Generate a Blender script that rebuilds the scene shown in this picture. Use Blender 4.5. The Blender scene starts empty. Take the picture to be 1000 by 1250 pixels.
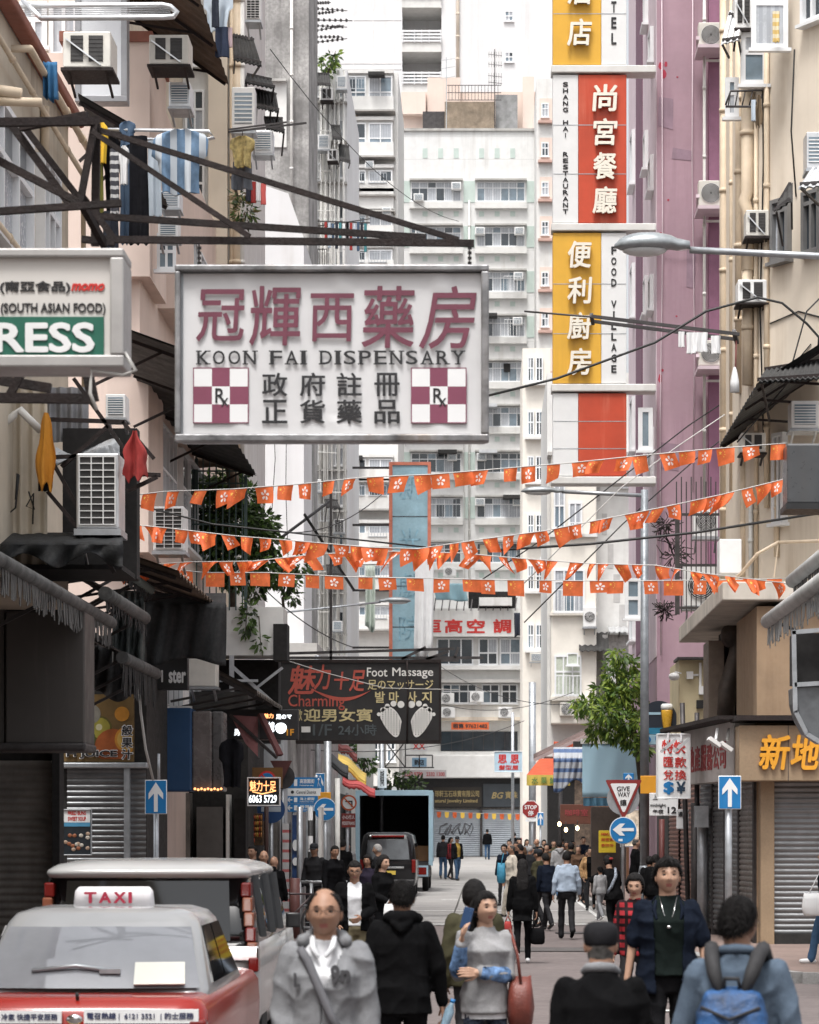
import bpy,math,random
from mathutils import Vector,Matrix,noise as mnoise
R=math.radians
rnd=random.Random(11)
sc=bpy.context.scene
col=sc.collection
# ---------------------------------------------------------------- camera, sky, sun, exposure
F,CX,HY,HC=3500.0,590.0,1016.0,1.95
cam=bpy.data.objects.new('camera',bpy.data.cameras.new('camera'))
col.objects.link(cam);sc.camera=cam
cd=cam.data
cd.sensor_fit='HORIZONTAL';cd.sensor_width=24.0;cd.lens=84.0
cd.shift_x=(500-CX)/1000.0;cd.shift_y=(HY-625)/1000.0
cd.clip_start=0.5;cd.clip_end=1500
cd.dof.use_dof=True;cd.dof.focus_distance=48;cd.dof.aperture_fstop=5.0
cam.location=(0,0,HC);cam.rotation_euler=(R(90),0,0)
w=bpy.data.worlds.new("World");sc.world=w;w.use_nodes=True
nt=w.node_tree;nt.nodes.clear()
sky=nt.nodes.new('ShaderNodeTexSky');sky.sky_type='NISHITA';sky.sun_disc=False
SUN_EL,SUN_AZ=R(68),R(200)
sky.sun_elevation=SUN_EL;sky.sun_rotation=SUN_AZ;sky.dust_density=6;sky.air_density=1.0;sky.ozone_density=0.6
hs=nt.nodes.new('ShaderNodeHueSaturation');hs.inputs['Saturation'].default_value=0.22
bg=nt.nodes.new('ShaderNodeBackground');bg.inputs[1].default_value=0.148
wo=nt.nodes.new('ShaderNodeOutputWorld')
nt.links.new(sky.outputs[0],hs.inputs['Color']);nt.links.new(hs.outputs[0],bg.inputs[0]);nt.links.new(bg.outputs[0],wo.inputs[0])
sl=bpy.data.lights.new('sun','SUN');sl.energy=1.5;sl.angle=R(13);sl.color=(1,.975,.945)
so=bpy.data.objects.new('sun',sl);col.objects.link(so)
_sd=Vector((math.sin(SUN_AZ)*math.cos(SUN_EL),math.cos(SUN_AZ)*math.cos(SUN_EL),math.sin(SUN_EL)))
so.rotation_euler=_sd.to_track_quat('Z','Y').to_euler()
vs=sc.view_settings
vs.view_transform='Standard';vs.look='None';vs.gamma=1.0;vs.exposure=0.90;vs.use_curve_mapping=False
sc.cycles.max_bounces=6;sc.cycles.diffuse_bounces=3;sc.cycles.glossy_bounces=3;sc.cycles.transmission_bounces=4;sc.cycles.transparent_max_bounces=8
# ---------------------------------------------------------------- helpers
def P(px,py,Y):return Vector(((px-CX)/F*Y,Y,HC+(HY-py)/F*Y))
def X_(px,Y):return(px-CX)/F*Y
def Z_(py,Y):return HC+(HY-py)/F*Y
def S(n,Y):return n/F*Y
def gz(Y):return 0.0 if Y<100 else min(.55,(Y-100)/75*.55)
MATS={}
def M(name,c,rough=.7,metal=0.,var=.12,sc_=2.5,bump=0.,streak=0.,dirt=(.09,.075,.06),spec=.5,emit=0.,coat=0.,tr=0.,fine=0.,wave=None,wave2=None):
 """procedural surface: base colour with two scales of world-space mottling, rain streaks and a little relief"""
 if name in MATS:return MATS[name]
 m=bpy.data.materials.new(name);m.use_nodes=True;MATS[name]=m
 n=m.node_tree;N=n.nodes;L=n.links
 b=N['Principled BSDF'];out=N['Material Output']
 b.inputs['Roughness'].default_value=rough;b.inputs['Metallic'].default_value=metal
 b.inputs['Specular IOR Level'].default_value=spec
 if coat:b.inputs['Coat Weight'].default_value=coat;b.inputs['Coat Roughness'].default_value=.06
 g=N.new('ShaderNodeNewGeometry');pos=g.outputs['Position']
 def noise(scale,vec=None,detail=4,rg=.6):
  t=N.new('ShaderNodeTexNoise');t.inputs['Scale'].default_value=scale;t.inputs['Detail'].default_value=detail;t.inputs['Roughness'].default_value=rg
  L.new(vec if vec is not None else pos,t.inputs['Vector']);return t.outputs['Fac']
 def ramp(fac,a,b_):
  r=N.new('ShaderNodeMapRange');r.inputs[1].default_value=a;r.inputs[2].default_value=b_;L.new(fac,r.inputs[0]);return r.outputs[0]
 def mix(fac,A,B):
  x=N.new('ShaderNodeMix');x.data_type='RGBA'
  L.new(fac,x.inputs[0])if not isinstance(fac,float)else setattr(x.inputs[0],'default_value',fac)
  for i,q in((6,A),(7,B)):
   if isinstance(q,tuple):x.inputs[i].default_value=(*q[:3],1)
   else:L.new(q,x.inputs[i])
  return x.outputs[2]
 lo=tuple(max(0,k*(1-var))for k in c);hi=tuple(min(1,k*(1+var))for k in c)
 cur=mix(ramp(noise(sc_),.3,.7),lo,hi)
 if fine:
  cur=mix(ramp(noise(sc_*14,detail=2),.35,.65),cur,mix(fine,cur,(c[0]*.5,c[1]*.5,c[2]*.5)))
 for wave in[q_ for q_ in(wave,wave2)if q_]:
  mp=N.new('ShaderNodeSeparateXYZ');L.new(pos,mp.inputs[0])
  mt=N.new('ShaderNodeMath');mt.operation='MULTIPLY';mt.inputs[1].default_value=wave[1];L.new(mp.outputs[wave[0]],mt.inputs[0])
  fr=N.new('ShaderNodeMath');fr.operation='FRACT';L.new(mt.outputs[0],fr.inputs[0])
  gt=N.new('ShaderNodeMath');gt.operation='GREATER_THAN';gt.inputs[1].default_value=wave[3]if len(wave)>3 else .5;L.new(fr.outputs[0],gt.inputs[0])
  cur=mix(gt.outputs[0],cur,wave[2])
 if streak:
  mp=N.new('ShaderNodeVectorMath');mp.operation='MULTIPLY';mp.inputs[1].default_value=(2.2,2.2,.12);L.new(pos,mp.inputs[0])
  s1=ramp(noise(1.0,mp.outputs[0],6,.65),.50,.74)
  s2=ramp(noise(.5),.38,.62)
  mu=N.new('ShaderNodeMath');mu.operation='MULTIPLY';L.new(s1,mu.inputs[0]);L.new(s2,mu.inputs[1])
  mu2=N.new('ShaderNodeMath');mu2.operation='MULTIPLY';mu2.inputs[1].default_value=streak;L.new(mu.outputs[0],mu2.inputs[0])
  cur=mix(mu2.outputs[0],cur,dirt)
 L.new(cur,b.inputs['Base Color'])
 if rough>.15:
  rr=N.new('ShaderNodeMapRange');rr.inputs[1].default_value=.3;rr.inputs[2].default_value=.7
  rr.inputs[3].default_value=max(.03,rough-.1);rr.inputs[4].default_value=min(1,rough+.1);L.new(noise(sc_*5,detail=2),rr.inputs[0]);L.new(rr.outputs[0],b.inputs['Roughness'])
 if bump:
  bp=N.new('ShaderNodeBump');bp.inputs['Strength'].default_value=min(1,bump);bp.inputs['Distance'].default_value=.02
  L.new(noise(sc_*9,detail=5),bp.inputs['Height']);L.new(bp.outputs[0],b.inputs['Normal'])
 if emit:
  L.new(cur,b.inputs['Emission Color']);b.inputs['Emission Strength'].default_value=emit
 if tr:
  t=N.new('ShaderNodeBsdfTranslucent');L.new(cur,t.inputs[0]);ms=N.new('ShaderNodeMixShader');ms.inputs[0].default_value=tr
  L.new(b.outputs[0],ms.inputs[1]);L.new(t.outputs[0],ms.inputs[2]);L.new(ms.outputs[0],out.inputs[0])
 return m
def srgb(r,g,b):
 f=lambda u:(u/255/12.92)if u<10.3 else((u/255+.055)/1.055)**2.4
 return(f(r),f(g),f(b))
class MB:
 def __init__(s,xf=None):s.v=[];s.f=[];s.m=[];s.sm=[];s.xf=xf
 def add(s,vs_,fs,mi=0,smooth=False):
  o=len(s.v)
  for p in vs_:
   p=Vector(p);s.v.append(s.xf@p if s.xf is not None else p)
  for f in fs:s.f.append([o+i for i in f]);s.m.append(mi);s.sm.append(smooth)
  return s
 def box(s,x0,x1,y0,y1,z0,z1,mi=0):
  return s.add([(x0,y0,z0),(x1,y0,z0),(x1,y1,z0),(x0,y1,z0),(x0,y0,z1),(x1,y0,z1),(x1,y1,z1),(x0,y1,z1)],[(0,3,2,1),(4,5,6,7),(0,1,5,4),(1,2,6,5),(2,3,7,6),(3,0,4,7)],mi)
 def cb(s,c,sx,sy,sz,mi=0,rot=None):
  h=Vector((sx/2,sy/2,sz/2));vv=[]
  for k in((-1,-1,-1),(1,-1,-1),(1,1,-1),(-1,1,-1),(-1,-1,1),(1,-1,1),(1,1,1),(-1,1,1)):
   p=Vector((k[0]*h.x,k[1]*h.y,k[2]*h.z));p=rot@p if rot is not None else p;vv.append(p+Vector(c))
  return s.add(vv,[(0,3,2,1),(4,5,6,7),(0,1,5,4),(1,2,6,5),(2,3,7,6),(3,0,4,7)],mi)
 def beam(s,a,b,wd,ht=None,mi=0):
  a,b=Vector(a),Vector(b);d=b-a
  if d.length<1e-6:return s
  q=d.to_track_quat('Y','Z').to_matrix()
  return s.cb((a+b)/2,wd,d.length,ht or wd,mi,q)
 def cyl(s,a,b,r0,r1=None,n=8,mi=0,caps=True,smooth=True):
  a,b=Vector(a),Vector(b);d=(b-a);r1=r0 if r1 is None else r1
  q=d.to_track_quat('Z','Y').to_matrix();vv=[]
  for i in range(n):
   t=2*math.pi*i/n;u=q@Vector((math.cos(t),math.sin(t),0));vv+=[a+u*r0,b+u*r1]
  s.add(vv,[(2*i,2*((i+1)%n),2*((i+1)%n)+1,2*i+1)for i in range(n)],mi,smooth)
  if caps:
   o=len(s.v)-2*n
   s.f.append([o+2*i for i in reversed(range(n))]);s.m.append(mi);s.sm.append(False)
   s.f.append([o+2*i+1 for i in range(n)]);s.m.append(mi);s.sm.append(False)
  return s
 def loft(s,rings,mi=0,caps=True,smooth=True,closed=False):
  n=len(rings[0]);vv=[p for r in rings for p in r];ff=[]
  for k in range(len(rings)-1):
   for i in range(n):j=(i+1)%n;ff.append((k*n+i,k*n+j,(k+1)*n+j,(k+1)*n+i))
  if caps:ff.append(tuple(reversed(range(n))));ff.append(tuple(range((len(rings)-1)*n,len(rings)*n)))
  return s.add(vv,ff,mi,smooth)
 def tube(s,pts,r,n=6,mi=0,caps=True):
  pts=[Vector(p)for p in pts];rings=[];up=None
  rr=r if isinstance(r,(list,tuple))else[r]*len(pts)
  for i,p in enumerate(pts):
   d=(pts[min(i+1,len(pts)-1)]-pts[max(i-1,0)]).normalized()
   if up is None:up=Vector((0,0,1))if abs(d.z)<.9 else Vector((1,0,0))
   a=d.cross(up);a=a.normalized()if a.length>1e-5 else Vector((1,0,0));b=a.cross(d).normalized();up=b
   rings.append([p+(a*math.cos(2*math.pi*k/n)+b*math.sin(2*math.pi*k/n))*rr[i]for k in range(n)])
  return s.loft(rings,mi,caps)
 def cap(s,pts,r,n=10,mi=0):
  pts=[Vector(p)for p in pts];a=(pts[0]-pts[1]).normalized();b=(pts[-1]-pts[-2]).normalized()
  P2=[pts[0]+a*r[0]*.92,pts[0]+a*r[0]*.6]+pts+[pts[-1]+b*r[-1]*.6,pts[-1]+b*r[-1]*.92]
  R2=[r[0]*.35,r[0]*.78]+list(r)+[r[-1]*.78,r[-1]*.35]
  return s.tube(P2,R2,n,mi)
 def prism(s,poly,y0,y1,mi=0):
  n=len(poly);ar=sum(poly[i][0]*poly[(i+1)%n][1]-poly[(i+1)%n][0]*poly[i][1]for i in range(n))
  if ar<0:poly=list(reversed(poly))
  vv=[(x,y0,z)for x,z in poly]+[(x,y1,z)for x,z in poly]
  return s.add(vv,[tuple(range(n)),tuple(reversed(range(n,2*n)))]+[(i,i+n,(i+1)%n+n,(i+1)%n)for i in range(n)],mi)
 def prism_x(s,poly,x0,x1,mi=0):
  n=len(poly);ar=sum(poly[i][0]*poly[(i+1)%n][1]-poly[(i+1)%n][0]*poly[i][1]for i in range(n))
  if ar<0:poly=list(reversed(poly))
  vv=[(x0,y,z)for y,z in poly]+[(x1,y,z)for y,z in poly]
  return s.add(vv,[tuple(reversed(range(n))),tuple(range(n,2*n))]+[(i,(i+1)%n,(i+1)%n+n,i+n)for i in range(n)],mi)
 def grid(s,fn,nu,nv,mi=0,smooth=True,mfn=None):
  vv=[fn(i/nu,j/nv)for j in range(nv+1)for i in range(nu+1)];o=len(s.v)
  s.add(vv,[],mi)
  for j in range(nv):
   for i in range(nu):
    s.f.append([o+j*(nu+1)+i,o+j*(nu+1)+i+1,o+(j+1)*(nu+1)+i+1,o+(j+1)*(nu+1)+i])
    s.m.append(mfn((i+.5)/nu,(j+.5)/nv)if mfn else mi);s.sm.append(smooth)
  return s
 def lathe(s,prof,c=(0,0,0),n=16,mi=0,ax='z'):
  c=Vector(c);rings=[]
  for r,z in prof:
   ring=[]
   for i in range(n):
    t=2*math.pi*i/n;q=Vector((math.cos(t)*r,math.sin(t)*r,z))
    if ax=='y':q=Vector((q.x,q.z,-q.y))
    if ax=='x':q=Vector((q.z,q.x,q.y))
    ring.append(c+q)
   rings.append(ring)
  return s.loft(rings,mi)
 def ell(s,c,rad,nu=12,nv=8,mi=0,rot=None):
  c=Vector(c);rings=[]
  for j in range(nv+1):
   ph=math.pi*(j+.001)/(nv+.002)-math.pi/2;ring=[]
   for i in range(nu):
    t=2*math.pi*i/nu;q=Vector((rad[0]*math.cos(ph)*math.cos(t),rad[1]*math.cos(ph)*math.sin(t),rad[2]*math.sin(ph)))
    ring.append(c+(rot@q if rot is not None else q))
   rings.append(ring)
  return s.loft(rings,mi)
 def ctr(s):
  xs=[p.x for p in s.v];ys=[p.y for p in s.v];zs=[p.z for p in s.v]
  return Vector(((min(xs)+max(xs))/2,(min(ys)+max(ys))/2,min(zs)))
 def build(s,name,mats,parent=None,origin=None,bev=0,local=False):
  me=bpy.data.meshes.new(name)
  if origin is None:origin=Vector((0,0,0))if(parent is None or local)else root_of(parent).location
  me.from_pydata([p-origin for p in s.v],[],s.f)
  mats=mats if isinstance(mats,(list,tuple))else[mats]
  for q in mats:me.materials.append(q)
  me.polygons.foreach_set('material_index',[min(k,len(mats)-1)for k in s.m]);me.polygons.foreach_set('use_smooth',s.sm)
  me.update()
  o=bpy.data.objects.new(name,me);col.objects.link(o)
  if parent is not None:o.parent=parent
  else:o.location=origin
  if bev:
   md=o.modifiers.new('edge','BEVEL');md.width=bev;md.segments=2;md.limit_method='ANGLE';md.angle_limit=R(50)
  return o
def root_of(o):
 while o.parent:o=o.parent
 return o
def tag(o,label,cat,group=None):
 o['label']=label;o['category']=cat
 if group:o['group']=group
 return o
def thing(name,label,cat,loc,group=None,rz=0):
 o=bpy.data.objects.new(name,None);o.empty_display_size=.2;col.objects.link(o);o.location=loc;o.rotation_euler=(0,0,rz)
 return tag(o,label,cat,group)
def solo(mb,name,label,cat,mats,group=None,bev=0):
 return tag(mb.build(name,mats,None,mb.ctr(),bev),label,cat,group)
def struct(mb,name,mats,kind='structure'):
 o=mb.build(name,mats,None,mb.ctr());o['kind']=kind;return o
TMP=bpy.data.scenes.new('scratch')
def bake_obj(o):
 TMP.collection.objects.link(o);vl=TMP.view_layers[0];vl.update();dg=vl.depsgraph;dg.update()
 me=bpy.data.meshes.new_from_object(o.evaluated_get(dg))
 vv=[v.co.copy()for v in me.vertices];ff=[tuple(p.vertices)for p in me.polygons]
 TMP.collection.objects.unlink(o);bpy.data.objects.remove(o);bpy.data.meshes.remove(me)
 return vv,ff
_TX={}
def glyphs(s,space=1.,line=1.,align='LEFT'):
 k=(s,space,line,align)
 if k not in _TX:
  c=bpy.data.curves.new('t','FONT');c.body=s;c.space_character=space;c.space_line=line;c.align_x=align;c.extrude=.5;c.resolution_u=3
  vv,ff=bake_obj(bpy.data.objects.new('t',c));bpy.data.curves.remove(c);_TX[k]=(vv,ff)
 return _TX[k]
def text(mb,s,x0,x1,z0,z1,y,mi=0,bold=0.,th=.006,space=1.,line=1.,align='LEFT',shear=0.,keep=False):
 """lettering fitted to a box on a face that looks towards -y; bold thickens every stroke"""
 vv,ff=glyphs(s,space,line,align)
 if not vv:return mb
 a=[min(p[i]for p in vv)for i in(0,1)];b=[max(p[i]for p in vv)for i in(0,1)]
 kx=(x1-x0)/max(1e-6,b[0]-a[0]+2*bold);kz=(z1-z0)/max(1e-6,b[1]-a[1]+2*bold)
 if keep:kx=kz=min(kx,kz)
 ox=x0+((x1-x0)-kx*(b[0]-a[0]))/2;oz=z0+((z1-z0)-kz*(b[1]-a[1]))/2
 n=0 if bold<.004 else 6 if bold<.03 else 8
 for i in range(max(1,n)):
  dx,dz=(bold*math.cos(6.2832*i/n),bold*math.sin(6.2832*i/n))if n else(0,0);e=i*.00022
  mb.add([(ox+(p[0]-a[0]+dx)*kx+shear*(p[1]-a[1])*kz,y-(p[2]+.5)*th-e,oz+(p[1]-a[1]+dz)*kz)for p in vv],ff,mi)
 return mb
def vtext(mb,s,xc,z1,z0,wd,y,mi=0,bold=.02,th=.02,fill=.86):
 """one character under the other"""
 n=len(s);st=(z1-z0)/n
 for i,ch in enumerate(s):
  if ch==' ':continue
  zc=z1-(i+.5)*st
  text(mb,ch,xc-wd/2,xc+wd/2,zc-st*fill/2,zc+st*fill/2,y,mi,bold,th,keep=ch.isascii())
 return mb
def sag(a,b,d,n=14):
 a,b=Vector(a),Vector(b)
 return[a.lerp(b,i/n)-Vector((0,0,d*4*(i/n)*(1-i/n)))for i in range(n+1)]
RX=lambda o,ang:Matrix.Translation(Vector(o))@Matrix.Rotation(ang,4,'Z')
# ---------------------------------------------------------------- shared materials
m_white=M('white_paint',(.66,.655,.635),.75,var=.07,streak=.65,dirt=(.45,.42,.38))
m_white2=M('white_tile',(.66,.66,.65),.6,var=.06,streak=.6,dirt=(.42,.40,.37),wave=(2,.72,(.56,.56,.55),.965))
m_tower=M('white_render',(.68,.68,.685),.8,var=.05,sc_=.4,streak=.4,dirt=(.48,.45,.42))
m_green=M('pale_green_tile',(.46,.54,.50),.6,var=.08)
m_grey=M('stained_concrete',(.34,.33,.32),.9,var=.5,sc_=.8,bump=.3,streak=1.0,dirt=(.04,.037,.034),fine=.5)
m_conc=M('concrete',(.42,.41,.39),.9,var=.18,sc_=1.2,bump=.3,streak=.5)
m_cream=M('cream_render',(.70,.62,.515),.85,var=.08,sc_=.7,bump=.12,streak=.8,dirt=(.40,.31,.22))
m_cream2=M('aged_cream_render',(.54,.475,.38),.85,var=.16,sc_=.9,bump=.25,streak=.85,dirt=(.20,.15,.11))
m_peach=M('peach_render',(.70,.57,.50),.85,var=.06,sc_=1,streak=.45,dirt=(.38,.30,.26))
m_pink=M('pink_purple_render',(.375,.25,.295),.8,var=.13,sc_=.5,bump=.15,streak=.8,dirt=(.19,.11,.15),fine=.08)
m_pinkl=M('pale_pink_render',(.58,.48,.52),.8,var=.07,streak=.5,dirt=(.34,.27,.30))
m_purple=M('plum_paint',(.16,.075,.115),.8,var=.15)
m_brick=M('red_brown_coping',(.26,.10,.07),.85,var=.2,bump=.2)
m_glass=M('window_glass',(.035,.045,.055),.06,var=.3,sc_=1.4,spec=.8)
m_glassl=M('curtained_glass',(.42,.44,.47),.22,var=.18,sc_=3,spec=.7,wave=(0,7,(.34,.36,.39)))
m_glassb=M('bluish_glass',(.16,.21,.25),.10,var=.3,sc_=1.5,spec=.8)
m_glassg=M('greenish_pane',(.46,.50,.42),.3,var=.1,spec=.7)
m_alu=M('aluminium',(.62,.63,.64),.38,.75,var=.12)
m_frame=M('white_window_frame',(.74,.75,.76),.45,var=.06)
m_steel=M('galvanised_steel',(.40,.42,.44),.42,.6,var=.2,sc_=5)
m_dsteel=M('dark_steel',(.055,.05,.05),.55,.4,var=.3,sc_=5,bump=.2)
m_rust=M('rusty_iron',(.016,.009,.008),.8,.1,var=.55,sc_=6,bump=.4,fine=.4)
m_black=M('black_paint',(.014,.014,.015),.5,var=.3)
m_blackf=M('black_cloth',(.010,.010,.012),.95,var=.3,sc_=7,bump=.3,spec=.05)
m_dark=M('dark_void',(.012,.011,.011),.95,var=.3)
m_ac=M('cream_enamel',(.60,.58,.53),.5,var=.10,sc_=4,streak=.6,dirt=(.25,.19,.13))
m_acw=M('white_enamel',(.72,.72,.71),.45,var=.06,sc_=4,streak=.35,dirt=(.36,.31,.26))
m_grille=M('dark_grille',(.035,.033,.032),.6,var=.3)
m_pipe=M('cream_pipe',(.60,.49,.36),.6,var=.12,streak=.4,dirt=(.3,.2,.13))
m_pipew=M('white_pipe',(.62,.61,.58),.55,var=.12)
m_corr=M('corrugated_dark',(.028,.027,.026),.8,var=.45,sc_=1.6,bump=.3,fine=.3)
m_corrb=M('corrugated_brown',(.10,.068,.045),.85,var=.5,sc_=1.4,bump=.3,fine=.4)
m_shut=M('roller_shutter_steel',(.17,.175,.18),.42,.55,var=.22,sc_=2.5,streak=.5)
m_shutd=M('roller_shutter_grimy',(.19,.175,.16),.5,.4,var=.3,sc_=2.5,streak=.7)
m_shutr=M('roller_shutter_red',(.20,.09,.065),.5,.3,var=.25,sc_=2.5)
m_tarpg=M('weathered_tarpaulin',(.085,.085,.083),.8,var=.5,sc_=4,bump=.4)
m_tarpd=M('dark_tarpaulin',(.013,.014,.015),.8,var=.5,sc_=3,bump=.5)
m_blue=M('sign_blue',(.012,.17,.42),.4,var=.06)
m_signw=M('sign_white',(.74,.75,.75),.45,var=.04)
m_signr=M('sign_red',(.52,.028,.022),.45,var=.08)
m_redp=M('crimson_lettering',(.145,.036,.06),.6,var=.14,sc_=4)
m_blk=M('lettering_black',(.016,.016,.018),.6,var=.2)
m_vinyl=M('banner_vinyl',(.60,.60,.605),.5,var=.05,sc_=1.5,bump=.06)
m_yel=M('panel_yellow',(.70,.39,.04),.5,var=.08,sc_=1.2,streak=.8,dirt=(.5,.26,.03))
m_red=M('panel_red',(.50,.062,.024),.5,var=.12,sc_=1.2,streak=1.0,dirt=(.66,.22,.14))
m_raised=M('raised_cream_letter',(.80,.76,.66),.5,var=.05)
m_gold=M('gold_letter',(.72,.33,.03),.4,.1,var=.1)
m_goldd=M('dull_gold_letter',(.40,.31,.14),.5,.1,var=.2)
m_tan=M('tan_board',(.30,.215,.135),.6,var=.1,sc_=2,fine=.2)
m_asph=M('reddish_road',(.135,.112,.108),.85,var=.16,sc_=.7,bump=.5,fine=.4,streak=0)
m_road=M('concrete_road',(.27,.26,.25),.85,var=.14,sc_=.5,bump=.4,fine=.3)
m_pave=M('paving_slab',(.20,.145,.125),.85,var=.15,sc_=.9,bump=.4,fine=.3)
m_kerb=M('granite_kerb',(.24,.235,.23),.85,var=.2,sc_=3,bump=.5,fine=.3)
m_line=M('road_paint',(.62,.62,.60),.7,var=.25,sc_=5,fine=.3)
m_leaf=M('leaf_green',(.085,.15,.035),.5,var=.55,sc_=5,tr=.35)
m_leafl=M('leaf_yellow_green',(.24,.34,.06),.5,var=.4,sc_=5,tr=.4)
m_leafd=M('leaf_dark',(.035,.058,.022),.5,var=.5,sc_=5,tr=.25)
m_bark=M('bark',(.07,.052,.038),.9,var=.4,bump=.5)
m_flag=M('flag_orange_red',(.80,.18,.055),.7,var=.22,sc_=6,tr=.5)
m_flagw=M('flag_white',(.84,.80,.76),.7,var=.05,tr=.3)
m_flagy=M('flag_yellow',(.88,.60,.10),.7,var=.05,tr=.3)
m_cord=M('white_cord',(.45,.44,.42),.7)
m_wire=M('black_cable',(.012,.012,.012),.6)
m_lens=M('lamp_lens',(.55,.56,.56),.2,spec=.6)
m_neonw=M('lit_white',(.9,.95,1.0),.5,var=.02,emit=1.1)
m_neono=M('lit_orange',(1.0,.42,.16),.5,var=.02,emit=1.2)
m_neonb=M('lit_blue',(.30,.66,.95),.5,var=.1,emit=.9)
m_bulb=M('warm_bulb',(1.0,.74,.42),.5,var=.02,emit=6)
# ---------------------------------------------------------------- ground
def gsheet(name,x0,x1,y0,y1,dz,mat,ys=None):
 ys=sorted(set([y0,y1]+[y for y in(100,110,120,130,140,150,160,175)if y0<y<y1]))
 mb=MB()
 for a,b in zip(ys,ys[1:]):
  mb.add([(x0,a,gz(a)+dz),(x1,a,gz(a)+dz),(x1,b,gz(b)+dz),(x0,b,gz(b)+dz)],[(0,1,2,3)])
 return struct(mb,name,mat)
gsheet('ground',-300,300,-60,900,-.012,m_asph)
gsheet('road',-3.9,2.9,62,176,-.004,m_road)
gsheet('cross_road',-40,40,160.2,172,.000,m_road)
def kerbed(name,poly,h=.13):
 """a pavement slab with a kerb stone edge"""
 mb=MB();n=len(poly);ar=sum(poly[i][0]*poly[(i+1)%n][1]-poly[(i+1)%n][0]*poly[i][1]for i in range(n))
 if ar<0:poly=poly[::-1]
 mb.add([(x,y,h+gz(y))for x,y in poly],[tuple(range(n))],0)
 for i in range(n):
  a,b=Vector((*poly[i],0)),Vector((*poly[(i+1)%n],0));d=(b-a)
  if d.length<.3:continue
  k=max(1,int(d.length/1.0));u=d.normalized();nn=Vector((u.y,-u.x,0))
  for j in range(min(k,120)):
   p0=a+d*(j/k)+u*.006;p1=a+d*((j+1)/k)-u*.006;h0=h+.004+rnd.uniform(-.003,.003)
   z0,z1=gz(p0.y),gz(p1.y)
   vv=[p0+nn*.14,p1+nn*.14,p1-nn*.01,p0-nn*.01]
   zz=[z0,z1,z1,z0]
   mb.add([(q.x,q.y,-.05+z)for q,z in zip(vv,zz)]+[(q.x,q.y,h0+z)for q,z in zip(vv,zz)],[(4,5,6,7),(0,1,5,4),(1,2,6,5),(3,0,4,7)],1)
 return struct(mb,name,[m_pave,m_kerb])
kerbed('pavement',[(-3.95,26),(-3.95,100),(-3.95,130),(-3.95,160),(-14,160),(-14,26)])
kerbed('pavement',[(4.15,37.2),(5.2,37.0),(14,37.0),(14,160),(3.0,160),(3.0,130),(3.0,100),(3.0,60),(3.1,46),(3.45,39.5)])
kerbed('pavement',[(-40,172),(40,172),(40,180),(-40,180)])
mk=MB()
def strip(x0,x1,y0,y1,z=.003):mk.add([(x0,y0,z),(x1,y0,z),(x1,y1,z),(x0,y1,z)],[(0,1,2,3)])
for x in range(9):strip(-3.3+x*.72,-2.8+x*.72,60.2,60.55)
for x in range(9):strip(-3.3+x*.72,-2.8+x*.72,61.1,61.45)
strip(-3.6,2.6,71.0,71.35,.0045);strip(-3.75,-3.65,64,98);strip(2.6,2.7,64,98)
strip(-1.2,.5,82.4,82.7,.0045);strip(.2,1.9,92,92.4,.0045);strip(-1.6,.1,104,104.4,gz(104.4)+.006)
strip(-.32,-.2,33,36);strip(1.0,2.7,31.2,31.45);strip(2.2,3.4,22.0,22.18)
struct(mk,'road_markings',m_line)
jt=MB()
for y in range(64,100,5):jt.add([(-3.9,y,.0062),(2.9,y,.0062),(2.9,y+.05,.0062),(-3.9,y+.05,.0062)],[(0,1,2,3)])
jt.add([(-.72,62,.0072),(-.68,62,.0072),(-.68,99.8,.0072),(-.72,99.8,.0072)],[(0,1,2,3)])
struct(jt,'road_joints',M('joint_tar',(.06,.055,.05),.9))
tag(MB().lathe([(.36,-.02),(.36,.009),(.32,.009),(.315,.006),(0.01,.006)],(0,0,0),22).build('manhole_cover',m_dsteel),'dark round manhole cover in the road behind the man in the light blue shirt','manhole cover').location=(1.75,55.5,.002)
for x0,x1 in((-30,-7.5),(7.8,30)):  # unseen blocks behind the camera, added to darken street fronts and fill reflections
 mb=MB().box(x0,x1,-70,-3,0,15,0);xe=x1 if x0<0 else x0
 for k in range(4):
  for j in range(16):mb.box(xe-.06,xe+.06,-68+j*4.1,-65.6+j*4.1,1.2+k*3.1,3.0+k*3.1,1)
 struct(mb,'street_backdrop',[m_cream2,m_glass])
struct(MB().box(-8,8,-110,-90,0,16),'street_backdrop',m_conc)
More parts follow.
